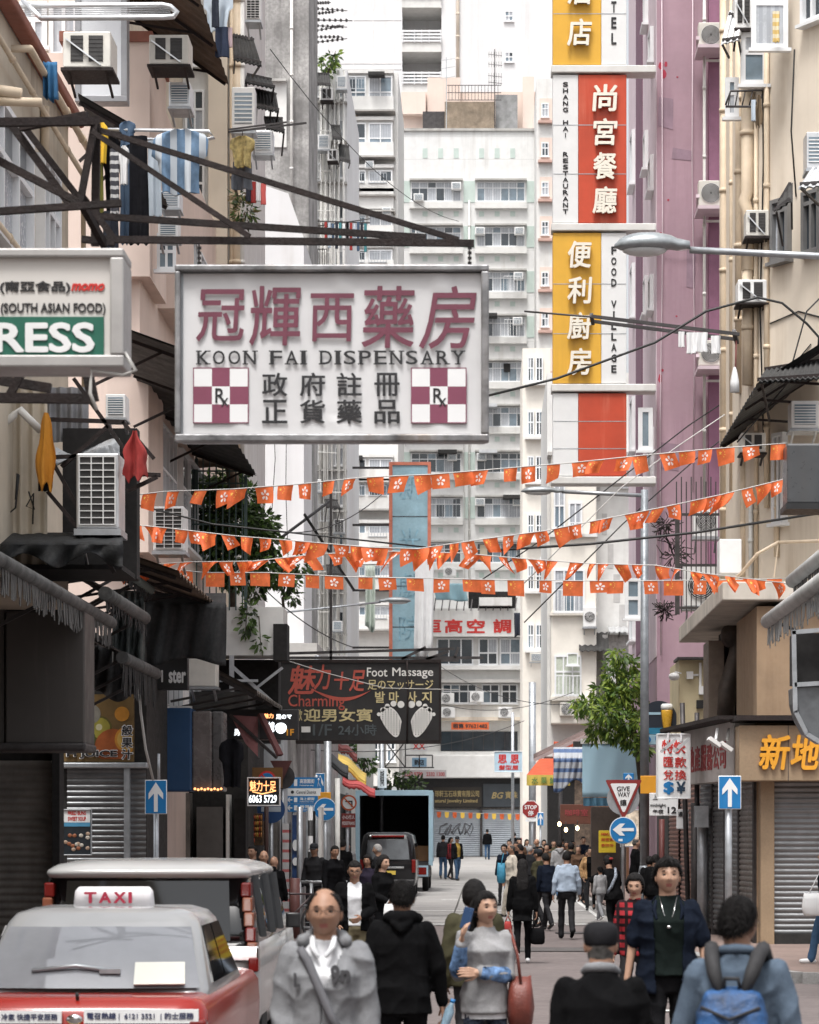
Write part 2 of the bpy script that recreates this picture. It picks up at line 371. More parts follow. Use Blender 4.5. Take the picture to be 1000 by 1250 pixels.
# ---------------------------------------------------------------- building pieces
PANES=[m_glass,m_glassl,m_glassb,m_glassg]
def window(b,x0,x1,z0,z1,y,nx=2,tr=None,fm=m_frame,mix=(.45,.3,.25),xf=None,th=.06,sill=True,bar=.05,name='window',only=None):
 fb=MB(xf);fb.box(x0,x1,y-th,y+.01,z1-bar,z1);fb.box(x0,x1,y-th,y+.01,z0,z0+bar)
 fb.box(x0,x0+bar,y-th,y+.01,z0+bar,z1-bar);fb.box(x1-bar,x1,y-th,y+.01,z0+bar,z1-bar)
 rows=[(z0,z1)]
 if tr:zt=z0+(z1-z0)*tr;fb.box(x0+bar,x1-bar,y-th*.9,y+.01,zt-bar/2,zt+bar/2);rows=[(z0,zt),(zt,z1)]
 pb=MB(xf)
 for i in range(nx):
  a,c=x0+(x1-x0)*i/nx,x0+(x1-x0)*(i+1)/nx
  if i:fb.box(a-bar*.4,a+bar*.4,y-th*.92,y+.01,z0+bar,z1-bar)
  for(q0,q1)in rows:
   k=rnd.random();mi=0 if k<mix[0]else 1 if k<mix[0]+mix[1]else 2
   if only is not None:mi=only
   pb.box(a+bar*.3,c-bar*.3,y-.028,y-.006,q0+bar*.3,q1-bar*.3,mi)
 if sill:fb.box(x0-.05,x1+.05,y-th-.07,y+.01,z0-.06,z0)
 f=fb.build(name,fm,b);pb.build('pane',PANES,f);return f
def pwin(b,p0,p1,q0,q1,Y,**k):return window(b,X_(p0,Y),X_(p1,Y),Z_(q1,Y),Z_(q0,Y),Y,**k)
def slab(b,name,p0,p1,q0,q1,Y,out,mat,back=.0,bev=0):
 return MB().box(X_(p0,Y),X_(p1,Y),Y-out,Y+back,Z_(q1,Y),Z_(q0,Y)).build(name,mat,b,bev=bev)
def aircon(px,py,Y,wpx,hpx,kind,label,rz=0,group='air conditioners on the facades',bm=None,dep=None,bracket=True):
 """px,py = bottom middle of the front face"""
 wd,hh=S(wpx,Y),S(hpx,Y);dp=dep or wd*.75;bm=bm or m_ac
 t=thing('air_conditioner',label,'air conditioner',P(px,py,Y),group,rz)
 b=MB().box(-wd/2,wd/2,0,dp,0,hh).build('casing',bm,t,local=True,bev=min(.02,wd*.04))
 g=MB()
 if kind=='box':
  for a,c in((-.34,-.08),(.04,.34)):
   g.box(a*wd,c*wd,-.012,.002,hh*.16,hh*.88,0)
   for k in range(6):z=hh*(.2+.115*k);g.box(a*wd,c*wd,-.018,-.012,z,z+hh*.022,1)
  g.build('grille',[m_grille,m_dsteel],t,local=True)
  s=MB().beam((-wd*.44,-.03,hh*.78),(wd*.3,-.03,hh*.05),wd*.06,.02)
  s.build('strut',m_alu,t,local=True)
 elif kind=='front':
  g.box(-.38*wd,.38*wd,-.012,.002,hh*.14,hh*.86,0)
  for k in range(7):z=hh*(.16+.1*k);g.box(-.38*wd,.38*wd,-.02,-.012,z,z+hh*.03,1)
  g.build('grille',[m_glassb,m_acw],t,local=True)
 elif kind=='split':
  r=min(wd,hh)*.40;cx=wd*(.5-.5)-(wd*.08 if wd>hh*1.15 else 0)
  g.lathe([(r,.004),(r,-.014),(.001,-.014)],(cx,0,hh*.5),20,0,'y')
  for k in range(7):
   rr=r*(.18+.135*k);pts=[(cx+math.cos(a)*rr,-.022,hh*.5+math.sin(a)*rr)for a in[2*math.pi*i/18 for i in range(19)]]
   g.tube(pts,wd*.008,4,1,False)
  g.build('fan_grille',[m_grille,m_acw],t,local=True)
 elif kind=='grid':
  g.box(-.42*wd,.42*wd,-.012,.002,hh*.05,hh*.95,0)
  for k in range(11):z=hh*(.05+.09*k);g.box(-.42*wd,.42*wd,-.03,-.012,z-hh*.006,z+hh*.006,1)
  for q in(-.42,-.14,.14,.42):g.box((q-.012)*wd,(q+.012)*wd,-.032,-.012,hh*.05,hh*.95,1)
  g.build('grille',[m_grille,m_acw],t,local=True)
 if bracket:
  k=MB();k.box(-wd*.55,wd*.55,-.02,dp,-hh*.09,-.004)
  for q in(-.4,.4):k.beam((q*wd,0.02,-hh*.05),(q*wd,dp,-hh*.45),.035)
  k.build('bracket',m_rust if kind=='box' else m_steel,t,local=True)
 return t
def pipe(name,label,pts,r,mat=m_pipe,group=None,cat='pipe',clamps=True):
 mb=MB().tube(pts,r,8)
 if clamps:
  for a,b in zip(pts,pts[1:]):
   a,b=Vector(a),Vector(b);n=int((b-a).length/1.6)
   for i in range(1,n+1):
    c=a.lerp(b,i/(n+1));d=(b-a).normalized()*.04;mb.cyl(c-d,c+d,r*1.25,n=8)
 return solo(mb,name,label,cat,mat,group)
def cable(label,pts,r=.012,mat=m_wire,group='cables over the street',name='cable'):
 return solo(MB().tube(pts,r,5),name,label,'cable',mat,group)
 # ---------------------------------------------------------------- far end of the street: white tiled block
Y=175.0;zb=gz(Y)
b=thing('apartment_block','white tiled apartment block with pale green panels closing off the end of the street','building',P(572,HY,Y)*1)
b.location.z=zb
wl=MB().box(X_(485,Y),X_(660,Y),Y,Y+14,zb,Z_(160,Y));wl.build('wall',m_white2,b)
MB().box(X_(484,Y),X_(661,Y),Y-.12,Y+.3,Z_(160,Y),Z_(157,Y)).build('parapet',m_conc,b)
for px in(519,538,557,588,607,626):slab(b,'vent',px-3,px+3,181,193,Y,.02,m_green)
rows=[221,276,331,386,441,496,552,607,662]
for k,r in enumerate(rows):
 for a,c in((485,501),(566,580),(643,660)):slab(b,'green_panel',a,c,r,r+26,Y,.03,m_green)
 dk=(.6,.1,.3)if k in(6,8)else(.25,.55,.2)
 pwin(b,502,563,r+1,r+25,Y,nx=6,tr=.68,mix=dk)
 pwin(b,582,641,r+1,r+25,Y,nx=6,tr=.68,mix=dk)
 slab(b,'hood',500,565,r-2,r,Y,.35,m_conc);slab(b,'hood',580,643,r-2,r,Y,.35,m_conc)
 slab(b,'ledge',500,565,r+26,r+34,Y,.28,m_white);slab(b,'ledge',580,643,r+26,r+34,Y,.28,m_white)
 for px in(519,538,557,588,607,626):slab(b,'vent',px-3,px+3,r+37,r+43,Y,.02,m_green)
pipe('drain_pipe','slim white drain pipe running down the middle of the white tiled block',[(X_(573,Y),Y-.12,Z_(245,Y)),(X_(573,Y),Y-.12,Z_(740,Y))],.06,m_pipew)
fl=['top','second','third','fourth','fifth','sixth','seventh','eighth','ninth']
for(px,r,kd)in((511,0,'front'),(557,0,'front'),(513,1,'front'),(586,1,'front'),(634,1,'front'),(633,2,'front'),(632,3,'front'),(552,6,'front'),(588,6,'front'),(586,7,'front'),(632,7,'front')):
 aircon(px,rows[r]+(24 if px==511 else 10),Y-.5,12,9,kd,'white air conditioner in %s window row of the tiled block, %s'%(fl[r],'left bay outer end' if px<530 else 'left bay inner end' if px<570 else 'right bay inner end' if px<600 else 'right bay outer end'),bm=m_acw,bracket=False)
Y=181.0;t=thing('rooftop_house','peach rooftop rooms behind the parapet of the white tiled block','building',P(575,160,Y))
MB().box(X_(490,Y),X_(660,Y),Y,Y+6,Z_(165,Y),Z_(112,Y)).build('wall',m_peach,t)
MB().box(X_(522,Y),X_(562,Y),Y-.3,Y,Z_(165,Y),Z_(96,Y)).build('wall',m_peach,t)
MB().box(X_(490,Y),X_(520,Y),Y-.6,Y,Z_(142,Y),Z_(115,Y)).build('wall',m_peach,t)
MB().box(X_(638,Y),X_(652,Y),Y-.5,Y,Z_(165,Y),Z_(96,Y)).build('wall',m_peach,t)
pwin(t,653,668,126,148,Y-.02,nx=2)
Y=179.0;t=thing('rooftop_shed','weathered brown shed of boards and netting on the roof of the white block','shed',P(585,160,Y))
MB().box(X_(543,Y),X_(604,Y),Y,Y+1.6,Z_(160,Y),Z_(124,Y)).build('wall',M('shed_boards',(.24,.19,.14),.9,var=.4,sc_=2,streak=.7,fine=.3),t)
MB().box(X_(516,Y),X_(545,Y),Y+.4,Y+1.4,Z_(160,Y),Z_(134,Y)).build('cage',m_dsteel,t)
MB().box(X_(605,Y),X_(632,Y),Y+.5,Y+1.5,Z_(160,Y),Z_(113,Y)).build('cage',M('mesh_grey',(.22,.22,.22),.8,var=.3),t)
mb=MB()
for px in range(548,612,4):mb.beam(P(px,122,Y-.5),P(px,104,Y-.5),.03)
for py in(104,113,122):mb.beam(P(546,py,Y-.5),P(612,py,Y-.5),.04)
mb.build('railing',m_dsteel,t)
mb=MB();mb.beam(P(604,160,Y),P(604,60,Y),.06)
for q in(66,78,92,100):mb.beam(P(596,q,Y),P(613,q+2,Y),.03);[mb.beam(P(x,q-3,Y),P(x,q+4,Y),.02)for x in range(597,613,3)]
solo(mb,'tv_antenna','thin television aerial standing on the roof of the white block','aerial',m_dsteel)
mb=MB();mb.beam(P(545,160,Y),P(545,70,Y),.05)
for q in(74,84,96):mb.beam(P(538,q,Y),P(556,q-3,Y),.03)
solo(mb,'tv_antenna','leaning thin aerial left of the brown rooftop shed','aerial',m_steel)
Y=196.0;t=thing('tower_block','tall blank white tower rising behind everything with open balconies','building',Vector((X_(540,Y),Y,gz(175))))
for a,c,dy in((360,491,0),(539,690,0),(491,539,3)):
 MB().box(X_(a,Y),X_(c,Y),Y+dy,Y+14,.5,Z_(-130,Y)).build('wall',m_tower,t)
for q in(-2,52,103):
 MB().box(X_(491,Y),X_(539,Y),Y-.2,Y+3,Z_(q+12,Y),Z_(q,Y)).build('balcony_slab',m_white,t)
 mb=MB();[mb.box(X_(491,Y),X_(539,Y),Y-.3,Y-.22,Z_(q-2-4*k,Y),Z_(q-4*k,Y))for k in range(4)]
 [mb.beam(P(x,q,Y-.34),P(x,q-16,Y-.34),.05)for x in(492,506,515,524,538)]
 mb.build('railing',m_frame,t)
 window(t,X_(498,Y),X_(509,Y),Z_(q,Y),Z_(q-28,Y),Y+3,nx=1,mix=(0,0,1),sill=False,name='balcony_door');
 window(t,X_(512,Y),X_(526,Y),Z_(q-2,Y),Z_(q-24,Y),Y+3,nx=1,mix=(0,1,0),sill=False);window(t,X_(535,Y),X_(539,Y),Z_(q-4,Y),Z_(q-24,Y),Y+3,nx=1,sill=False)
for py in(20,70):pwin(t,616,627,py-7,py+6,Y,nx=2,tr=.5,mix=(.2,.2,.6),bar=.08)
mb=MB();[mb.box(X_(a,Y),X_(a+1,Y),Y-.03,Y+.01,2,Z_(-125,Y))for a in(400,431,455,480,560,582,640)]
[mb.box(X_(372,Y),X_(490,Y),Y-.025,Y+.01,Z_(q+.7,Y),Z_(q,Y))for q in(24,77,84)]
mb.build('joint_strips',M('joint_white',(.74,.73,.72),.8),t)
pipe('drain_pipe','pale rust streaked pipe down the blank white tower',[(X_(559,Y),Y-.15,Z_(-120,Y)),(X_(559,Y),Y-.15,Z_(100,Y))],.12,M('rusted_white_pipe',(.68,.60,.50),.7,var=.2,sc_=.5))
Y=158.0;t=thing('apartment_tower','white apartment tower with broad window bays left of the tiled block','building',Vector((X_(452,Y),Y,gz(Y))))
MB().box(X_(421,Y),X_(486,Y),Y,Y+12,gz(Y),Z_(88,Y)).build('wall',m_white,t)
for k,(q0,q1)in enumerate(((93,121),(150,177),(208,224),(237,243),(262,278),(305,320),(560,572),(590,606),(640,652),(690,704),(740,752))):
 n=2 if k<2 else 3
 pwin(t,422,447,q0,q1,Y-.55,nx=2 if k<2 else 3,tr=.3 if k<2 else None,bar=.07,mix=(.2,.3,.5));pwin(t,450,479,q0,q1,Y-.55,nx=2,tr=.3 if k<2 else None,bar=.07,mix=(.1,.5,.4))
 slab(t,'bay',421,481,q0-4,q0,Y,.7,m_white);slab(t,'bay',421,481,q1,q1+17,Y,.7,m_white);slab(t,'bay',421,480,q0,q1,Y,.53,m_white)
 slab(t,'ledge',420,483,q1+17,q1+19,Y,.9,m_conc)
for(px,py,lb)in((451,205,'third bay'),(433,232,'gap under the third bay'),(437,300,'fifth bay'),(472,262,'right end of the fifth bay')):
 aircon(px,py,Y-.8,11,9,'split' if px==433 else 'front','small white air conditioner on the white bay tower, %s'%lb,bm=m_acw,bracket=False)
Y=168.0;t=thing('apartment_block','peach and white strip of flats between the tiled block and the hotel signs','building',Vector((X_(668,Y),Y,gz(Y))))
MB().box(X_(655,Y),X_(690,Y),Y,Y+10,gz(Y),Z_(96,Y)).build('wall',m_white,t)
for k,q in enumerate((124,172,220,268,330,380,430,490,540,590)):
 slab(t,'peach_panel',659,676,q-4,q+24,Y,.03,m_peach);pwin(t,661,670,q+2,q+19,Y-.04,nx=2,tr=.6,bar=.06)
 slab(t,'ledge',657,678,q+24,q+27,Y,.3,M('pink_ledge',(.5,.33,.28),.8))
Y=138.0;t=thing('apartment_building','narrow cream apartment building with green topped windows left of the hotel signs','building',Vector((X_(655,Y),Y,gz(Y))))
MB().box(X_(638,Y),X_(672,Y),Y,Y+9,gz(Y),Z_(425,Y)).build('wall',M('pale_cream_render',(.74,.70,.63),.8,var=.05,streak=.35,dirt=(.45,.40,.33)),t)
for q in(436,502,557,628,690,762):
 pwin(t,644,652,q,q+30,Y-.03,nx=2,tr=.55,bar=.06);pwin(t,654,663,q,q+30,Y-.03,nx=2,tr=.55,bar=.06,mix=(.6,.1,.3))
 slab(t,'ledge',641,666,q+32,q+35,Y,.35,m_white)
Y=171.0;t=thing('low_building','white lower wing with red painted characters and open terrace at the street end','building',Vector((X_(582,Y),Y,gz(Y))))
MB().box(X_(485,Y),X_(640,Y),Y,Y+3.9,gz(Y),Z_(746,Y)).build('wall',m_white,t)
MB().box(X_(524,Y),X_(638,Y),Y-.8,Y,Z_(778,Y),Z_(744,Y)).build('parapet',m_white,t)
tx=MB();[text(tx,c,X_(a,Y),X_(a+22,Y),Z_(774,Y),Z_(757,Y),Y-.8,0,.03,.02)for c,a in zip('恒高空調',(517,543,570,602))];tx.build('red_characters',m_signr,t)
for a,c,mx in((533,578,(.9,.05,.05)),(584,608,(.5,.2,.3)),(610,636,(.3,.4,.3))):pwin(t,a,c,779,812,Y-.05,nx=2 if a>540 else 3,tr=.45 if a>540 else None,mix=mx,bar=.09)
slab(t,'ledge',525,640,813,818,Y,.5,m_white);slab(t,'ledge',525,640,830,834,Y,.7,m_conc)
for a,c in((540,582),(588,610),(612,632)):pwin(t,a,c,835,859,Y-.05,nx=4 if a==540 else 2,tr=.62,mix=(.75,.1,.15),bar=.08)
slab(t,'ledge',520,642,876,880,Y,.8,m_cream);slab(t,'dark_glazing',538,632,893,917,Y,.06,m_glass);slab(t,'ledge',520,642,918,924,Y,.9,m_white)
mb=MB()
for a in range(538,634,13):mb.box(X_(a,Y),X_(a+.8,Y),Y-.1,Y-.06,Z_(917,Y),Z_(893,Y))
mb.build('glazing_bars',m_dsteel,t)
Y=169.0;t=thing('jewellery_shop','dark jewellery shop front with two roller shutters under a white canopy','shop',Vector((X_(588,Y),Y,gz(Y))))
MB().box(X_(486,Y),X_(642,Y),Y-.9,Y+1.9,Z_(950,Y),Z_(922,Y)).build('canopy',m_white,t,bev=.05)
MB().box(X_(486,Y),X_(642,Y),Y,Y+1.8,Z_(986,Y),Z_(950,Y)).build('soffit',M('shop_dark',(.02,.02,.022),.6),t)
f1=MB().box(X_(529,Y),X_(588,Y),Y-.12,Y,Z_(985,Y),Z_(961,Y));o=f1.build('fascia',M('fascia_brown',(.03,.024,.018),.4),t)
tx=MB();text(tx,'琢軒玉石珠寶有限公司',X_(531,Y),X_(585,Y),Z_(973,Y),Z_(965,Y),Y-.12,0,.02,.02);text(tx,'atural Jewelry Limited',X_(531,Y),X_(583,Y),Z_(981,Y),Z_(975.5,Y),Y-.12,0,.03,.02);tx.build('lettering',m_goldd,o)
f2=MB().box(X_(590,Y),X_(638,Y),Y-.1,Y,Z_(985,Y),Z_(957,Y));o=f2.build('fascia',M('fascia_grey',(.05,.06,.07),.4),t)
tx=MB();text(tx,'BG',X_(600,Y),X_(613,Y),Z_(975,Y),Z_(967,Y),Y-.1,0,.03,.02,shear=.3);text(tx,'寶珠',X_(617,Y),X_(632,Y),Z_(975,Y),Z_(966,Y),Y-.1,0,.02,.02);tx.build('lettering',m_goldd,o)
def shutter(par,x0,x1,z0,z1,y,mat,pitch=.09,xf=None,name='roller_shutter'):
 n=max(4,int((z1-z0)/pitch));mb=MB(xf);prof=[]
 for i in range(n):
  a=z0+(z1-z0)*i/n;h=(z1-z0)/n
  prof+=[(y-.004,a),(y-.028,a+h*.22),(y-.034,a+h*.5),(y-.028,a+h*.8)]
 prof.append((y-.004,z1));vv=[(x0,q,z)for q,z in prof]+[(x1,q,z)for q,z in prof];k=len(prof)
 mb.add(vv,[(i,i+k,i+k+1,i+1)for i in range(k-1)],0,True)
 return mb.build(name,mat,par)
shg=M('pale_blue_shutter',(.30,.33,.36),.5,.3,var=.15,sc_=1)
shutter(t,X_(530,Y),X_(586,Y),gz(Y)+.02,Z_(988,Y),Y+.25,shg,.12);shutter(t,X_(589,Y),X_(637,Y),gz(Y)+.02,Z_(988,Y),Y+.25,shg,.12)
MB().box(X_(586,Y),X_(589,Y),Y-.05,Y+.3,gz(Y),Z_(986,Y)).build('post',m_dsteel,t);MB().box(X_(484,Y),X_(644,Y),Y+.3,Y+2,gz(Y),Z_(986,Y)).build('back_wall',m_grey,t)
gr=MB()
for k in range(5):gr.tube([P(540+k*8+rnd.uniform(-2,2)+5*math.cos(a*1.3+k),1012+rnd.uniform(-2,2)+7*math.sin(a*(1+.3*k)),Y+.2)for a in[i*.7 for i in range(9)]],.03,4)
gr.build('graffiti',M('graffiti_grey',(.12,.12,.13),.7),t)
mb=MB();Yb=Y-1.2;mb.tube(sag(P(529,989,Yb),P(640,993,Yb),.1),.015,4,0)
st=solo(mb,'bunting_string','string of small red and yellow pennants across the jewellery shop shutters','bunting',m_cord)
for k in range(11):
 x=536+k*9.6;q=MB();z=991+k*.3;q.prism([(P(x-2.6,z,Yb).x,Z_(z,Yb)),(P(x+2.6,z,Yb).x,Z_(z,Yb)),(P(x+2.3,z,Yb).x,Z_(z+6,Yb)),(X_(x,Yb),Z_(z+7.5,Yb)),(P(x-2.3,z,Yb).x,Z_(z+6,Yb))],Yb-.012,Yb+.012)
 q.build('pennant',m_flag if k%2==0 else m_flagy,st)
Yl=150;tl=thing('house','dim grey low house with awnings at the far left corner of the street','building',Vector((X_(460,Yl),Yl,gz(Yl))));MB().box(X_(405,Yl),X_(487,Yl),Yl,Yl+6,gz(Yl),Z_(885,Yl)).build('wall',m_conc,tl);MB().box(X_(405,Yl),X_(488,Yl),Yl-1.2,Yl,Z_(960,Yl),Z_(948,Yl)).build('canopy',m_white,tl)
MB().box(X_(405,Yl),X_(486,Yl),Yl-.2,Yl,gz(Yl),Z_(962,Yl)).build('shop_panel',m_dark,tl)
for a_ in(440,456,472):pwin(tl,a_,a_+11,905,930,Yl-.03,nx=2,tr=.6,bar=.07,mix=(.7,.1,.2))
Y=169.6
for px,py,lb in((546,859,'upper left of four under the office windows'),(582,857,'upper right of four under the office windows'),(547,876,'lower left of four under the office windows'),(617,876,'rightmost one beside the pipe')):
 aircon(px,py,Y,17,13,'split','white fan unit on the lower wing, %s'%lb,bm=m_acw,bracket=False)
for px,py in((549,703),):aircon(px,py,Y+1,16,11,'split','white split air conditioner below the eighth window row of the tiled block',bm=m_acw,bracket=False)
mb=MB().box(X_(551,Y),X_(597,Y),Y-.3,Y-.24,Z_(891,Y),Z_(882,Y),0);text(mb,'租售 97621482',X_(553,Y),X_(595,Y),Z_(889.5,Y),Z_(883.5,Y),Y-.3,1,.03,.01)
solo(mb,'banner','orange banner with black phone number on the lower wing','banner',[M('banner_orange',(.62,.12,.03),.6),m_blk])
Yc=166.5;mb=MB().box(X_(485,Yc),X_(545,Yc),Yc-.03,Yc+.03,Z_(950,Yc),Z_(940,Yc),0);text(mb,'電 2332 9798   2332 1300',X_(487,Yc),X_(543,Yc),Z_(948,Yc),Z_(942,Yc),Yc-.03,1,.03,.01)
solo(mb,'sign','grey strip sign with two faded red phone numbers on the white canopy','sign',[M('sign_greyish',(.36,.33,.33),.6),M('dull_red_letter',(.30,.045,.05),.6)])
Y=170.2
def towel(name,label,cat,p0,p1,q0,q1,Y,mats,wav=.06,n=10,group=None,mfn=None,hem=0.1,seed=0):
 r=random.Random(seed or int(p0*7+q0));ph=[r.uniform(0,6)for _ in range(3)]
 w_,h_=S(p1-p0,Y),S(q1-q0,Y);k=r.uniform(1.5,2.6)
 def fn(u,v):
  y=wav*(math.sin(u*6.3*k+ph[0]+v*.9)+.5*math.sin(u*15+ph[1]))*(.25+v)
  return Vector((X_(p0,Y)+w_*(u+.03*math.sin(v*4+ph[2])),Y+y,Z_(q0,Y)-h_*v*(1+hem*math.sin(u*5+ph[1])*.5)-.01*abs(math.sin(u*9))))
 mb=MB().grid(fn,n,n,0,True,mfn);o=solo(mb,name,label,cat,mats,group)
 s=o.modifiers.new('cloth','SOLIDIFY');s.thickness=.006;return o
towel('tarpaulin','faded blue tarpaulin hung over the terrace above the red characters','tarpaulin',532,571,712,733,Y-1.1,M('faded_blue_tarp',(.20,.33,.38),.7,var=.15,sc_=1),.15)
towel('trousers','dark trousers hanging at the right end of the red characters','trousers',628,637,748,777,Y-1.2,M('indigo_cloth',(.018,.022,.036),.9),.08)
mb=MB()
for px in range(530,636,9):mb.beam(P(px,745,Y-.4),P(px+2,718+6*(px%3),Y+.2),.06)
mb.box(X_(572,Y),X_(630,Y),Y+.1,Y+.2,Z_(745,Y),Z_(722,Y),1);mb.box(X_(585,Y),X_(625,Y),Y-.5,Y,Z_(740,Y),Z_(730,Y),2)
solo(mb,'terrace_shelter','dark makeshift shelter on the terrace above the red characters','shelter',[m_dsteel,m_dark,m_white])
# ---------------------------------------------------------------- right: pale houses under the hotel signs
Y=112.0;t=thing('apartment_house','white apartment house with cream bay windows beneath the hotel signs','building',Vector((X_(720,Y),Y,gz(Y))))
m_pc=MATS['pale_cream_render']
MB().box(X_(668,Y),X_(790,Y),Y,Y+12,gz(Y),Z_(455,Y)).build('wall',m_white,t)
MB().box(X_(672,Y),X_(727,Y),Y-1.0,Y,Z_(885,Y),Z_(560,Y)).build('bay',m_pc,t,bev=.05)
for q0,q1,p0,p1,k in((613,653,694,711,2),(695,748,676,714,3)):pwin(t,p0,p1,q0,q1,Y-1.0,nx=k,tr=.72 if k==3 else None,bar=.07,mix=(0,.8,.2))
pwin(t,677,710,800,850,Y-1.0,nx=3,tr=.6,bar=.07,only=3);pwin(t,692,706,797,812,Y-1.25,nx=1,bar=.05,only=3)
pwin(t,676,690,590,645,Y-1.0,nx=2,tr=.5,bar=.06,mix=(.3,.4,.3));pwin(t,758,766,560,595,Y,nx=1,bar=.07,mix=(0,.3,.7))
slab(t,'ledge',671,728,655,659,Y,1.15,m_white);slab(t,'ledge',671,728,750,754,Y,1.15,m_pc);slab(t,'ledge',671,728,852,857,Y,1.2,m_pc);slab(t,'ledge',668,790,556,560,Y,1.1,m_conc)
for px,py,lb in((692,874,'left of a pair'),(713,874,'right of a pair')):aircon(px,py,Y-1.2,17,17,'split','cream split air conditioner under the cream bay window, %s'%lb,bm=m_ac,bracket=False)
aircon(720,765,Y-1.3,16,24,'split','white fan unit on a bracket right of the tall bay window',bm=m_acw)
aircon(666,692,137,14,12,'front','small white air conditioner beside the green topped window above the bay',bm=m_acw);aircon(655,808,137,16,11,'front','grey window air conditioner with dark mouth left of the greenish bay',bm=m_ac)
for px in(722,727):pipe('drain_pipe','grey drain pipe down the corner right of the cream bays' if px==722 else 'thin white pipe beside the grey drain at the cream bays',[(X_(px,Y),Y-.15,Z_(470,Y)),(X_(px,Y),Y-.15,Z_(850,Y))],.07 if px==722 else .045,m_steel if px==722 else m_pipew)
mb=MB()
def canopy(mb,p0,p1,qa,qb,Y,out,n=10,mi=0):
 x0,x1=X_(p0,Y),X_(p1,Y);za,zb_=Z_(qa,Y),Z_(qb,Y)
 def fn(u,v):return Vector((x0+(x1-x0)*u,Y-out*v,za+(zb_-za)*v+.03*math.cos(u*n*6.283)))
 mb.grid(fn,n*4,3,mi);mb.grid(lambda u,v:fn(u,v)-Vector((0,0,.02)),n*4,3,mi)
 for u in(0.02,.5,.98):mb.beam(fn(u,0)-Vector((0,0,.55)),fn(u,.95)-Vector((0,0,.03)),.04,.04,1)
 return mb
canopy(mb,706,742,772,797,Y-.1,1.3,5);solo(mb,'tin_canopy','black corrugated tin canopy right of the cream bay windows','canopy',[m_corr,m_dsteel])
mb=MB();canopy(mb,742,768,765,774,Y-.1,1.0,4);solo(mb,'tin_canopy','light grey tin canopy beside the black one under the hotel signs','canopy',[m_alu,m_dsteel])
MB().box(X_(735,Y),X_(790,Y),Y-.5,Y,gz(Y),Z_(776,Y)).build('recess_wall',m_grey,t)
for k,(a_,c_,q0,q1,m_)in enumerate(((668,700,955,1060,m_dark),(700,735,945,1060,M('shop_glow_dim',(.10,.07,.05),.7,var=.6,sc_=6)),(664,735,925,945,M('shop_band',(.12,.06,.05),.6,var=.4)))):MB().box(X_(a_,Y),X_(c_,Y),Y-1.6-.2*(k==2),Y-.02,max(.02,Z_(q1,Y)),Z_(q0,Y)).build('shop_panel',m_,t)
slab(t,'door',739,751,800,840,Y,.55,m_white)
# ---------------------------------------------------------------- left side of the street
def panel(name,label,cat,p0,p1,q0,q1,Y,th,mat,texts=(),frame=None,fw=3,group=None,bev=.01,part='lettering',rz=0):
 x0,x1,z0,z1=X_(p0,Y),X_(p1,Y),Z_(q1,Y),Z_(q0,Y)
 o=thing(name,label,cat,Vector(((x0+x1)/2,Y,z0)),group)
 MB().box(x0,x1,Y,Y+th,z0,z1).build('board',mat,o,bev=bev)
 if frame:
  f=S(fw,Y);fb=MB()
  fb.box(x0-.004,x1+.004,Y-.03,Y+th+.004,z1-f,z1+.004);fb.box(x0-.004,x1+.004,Y-.03,Y+th+.004,z0-.004,z0+f)
  fb.box(x0-.004,x0+f,Y-.03,Y+th+.004,z0+f,z1-f);fb.box(x1-f,x1+.004,Y-.03,Y+th+.004,z0+f,z1-f);fb.build('frame',frame,o,bev=.008)
 for t in texts:
  tb=MB();k=t[7]if len(t)>7 else{};nm=k.pop('part',part);kw=dict(k)
  vert=kw.pop('vert',False)
  if vert:vtext(tb,t[0],X_((t[1]+t[2])/2,Y),Z_(t[3],Y),Z_(t[4],Y),S(t[2]-t[1],Y),Y-.001,0,t[6],kw.get('th',.008),kw.get('fill',.86))
  else:text(tb,t[0],X_(t[1],Y),X_(t[2],Y),Z_(t[4],Y),Z_(t[3],Y),Y-.001,0,t[6],kw.pop('th',.008),**kw)
  tb.build(nm,t[5],o)
 if rz:o.rotation_euler.z=rz
 return o
XL=lambda x:RX((x,0,0),R(90))
XR=lambda x:RX((x,0,0),R(-90))
# --- near cream house
a=thing('house','cream walled house at the left edge with red brown cornice and pipes','building',(-8,32,0))
MB().box(-11,-5.5,8,38,4.9,11.3).build('wall',m_cream2,a);MB().box(-11,-7.1,22,38,0,4.89).build('wall',M('grimy_stall_front',(.017,.016,.015),.8,var=.4,streak=.4),a)  # upper wall lengthened out of view so the taxi's rear window reflects it
MB().box(-5.5,-5.30,22,38.1,11.3,11.44).build('cornice',m_brick,a,bev=.03);MB().box(-11,-5.5,22,38.05,11.3,11.48).build('roof_slab',m_conc,a)
for y0,y1,z0,z1 in((31.2,34.4,8.6,10.2),(35.2,36.6,8.7,10.3),(28,30.5,8.6,10.2)):window(a,y0,y1,z0,z1,0,nx=3,tr=.62,xf=XL(-5.5),bar=.07,th=.12,mix=(.3,.5,.2))
MB(XL(-5.5)).box(22,38,-.08,0,8.28,8.42).build('string_course',m_conc,a)
for i,(x,z,r)in enumerate(((-5.28,11.08,.045),(-5.36,10.75,.034),(-5.34,8.62,.055))):
 pts=[(-7.5,33.4,z),(x,33.4,z),(x,39.2,z)]if i==0 else[(x,24,z),(x,38.4,z),(x,38.5,z-3)]if i==1 else[(x,29,z),(x,38.6,z)]
 pipe('wall_pipe',('cream pipe bending round under the cornice of the cream house','thin cream pipe along the cream house turning down at its far end','stout cream pipe along the middle of the cream house wall')[i],pts,r)
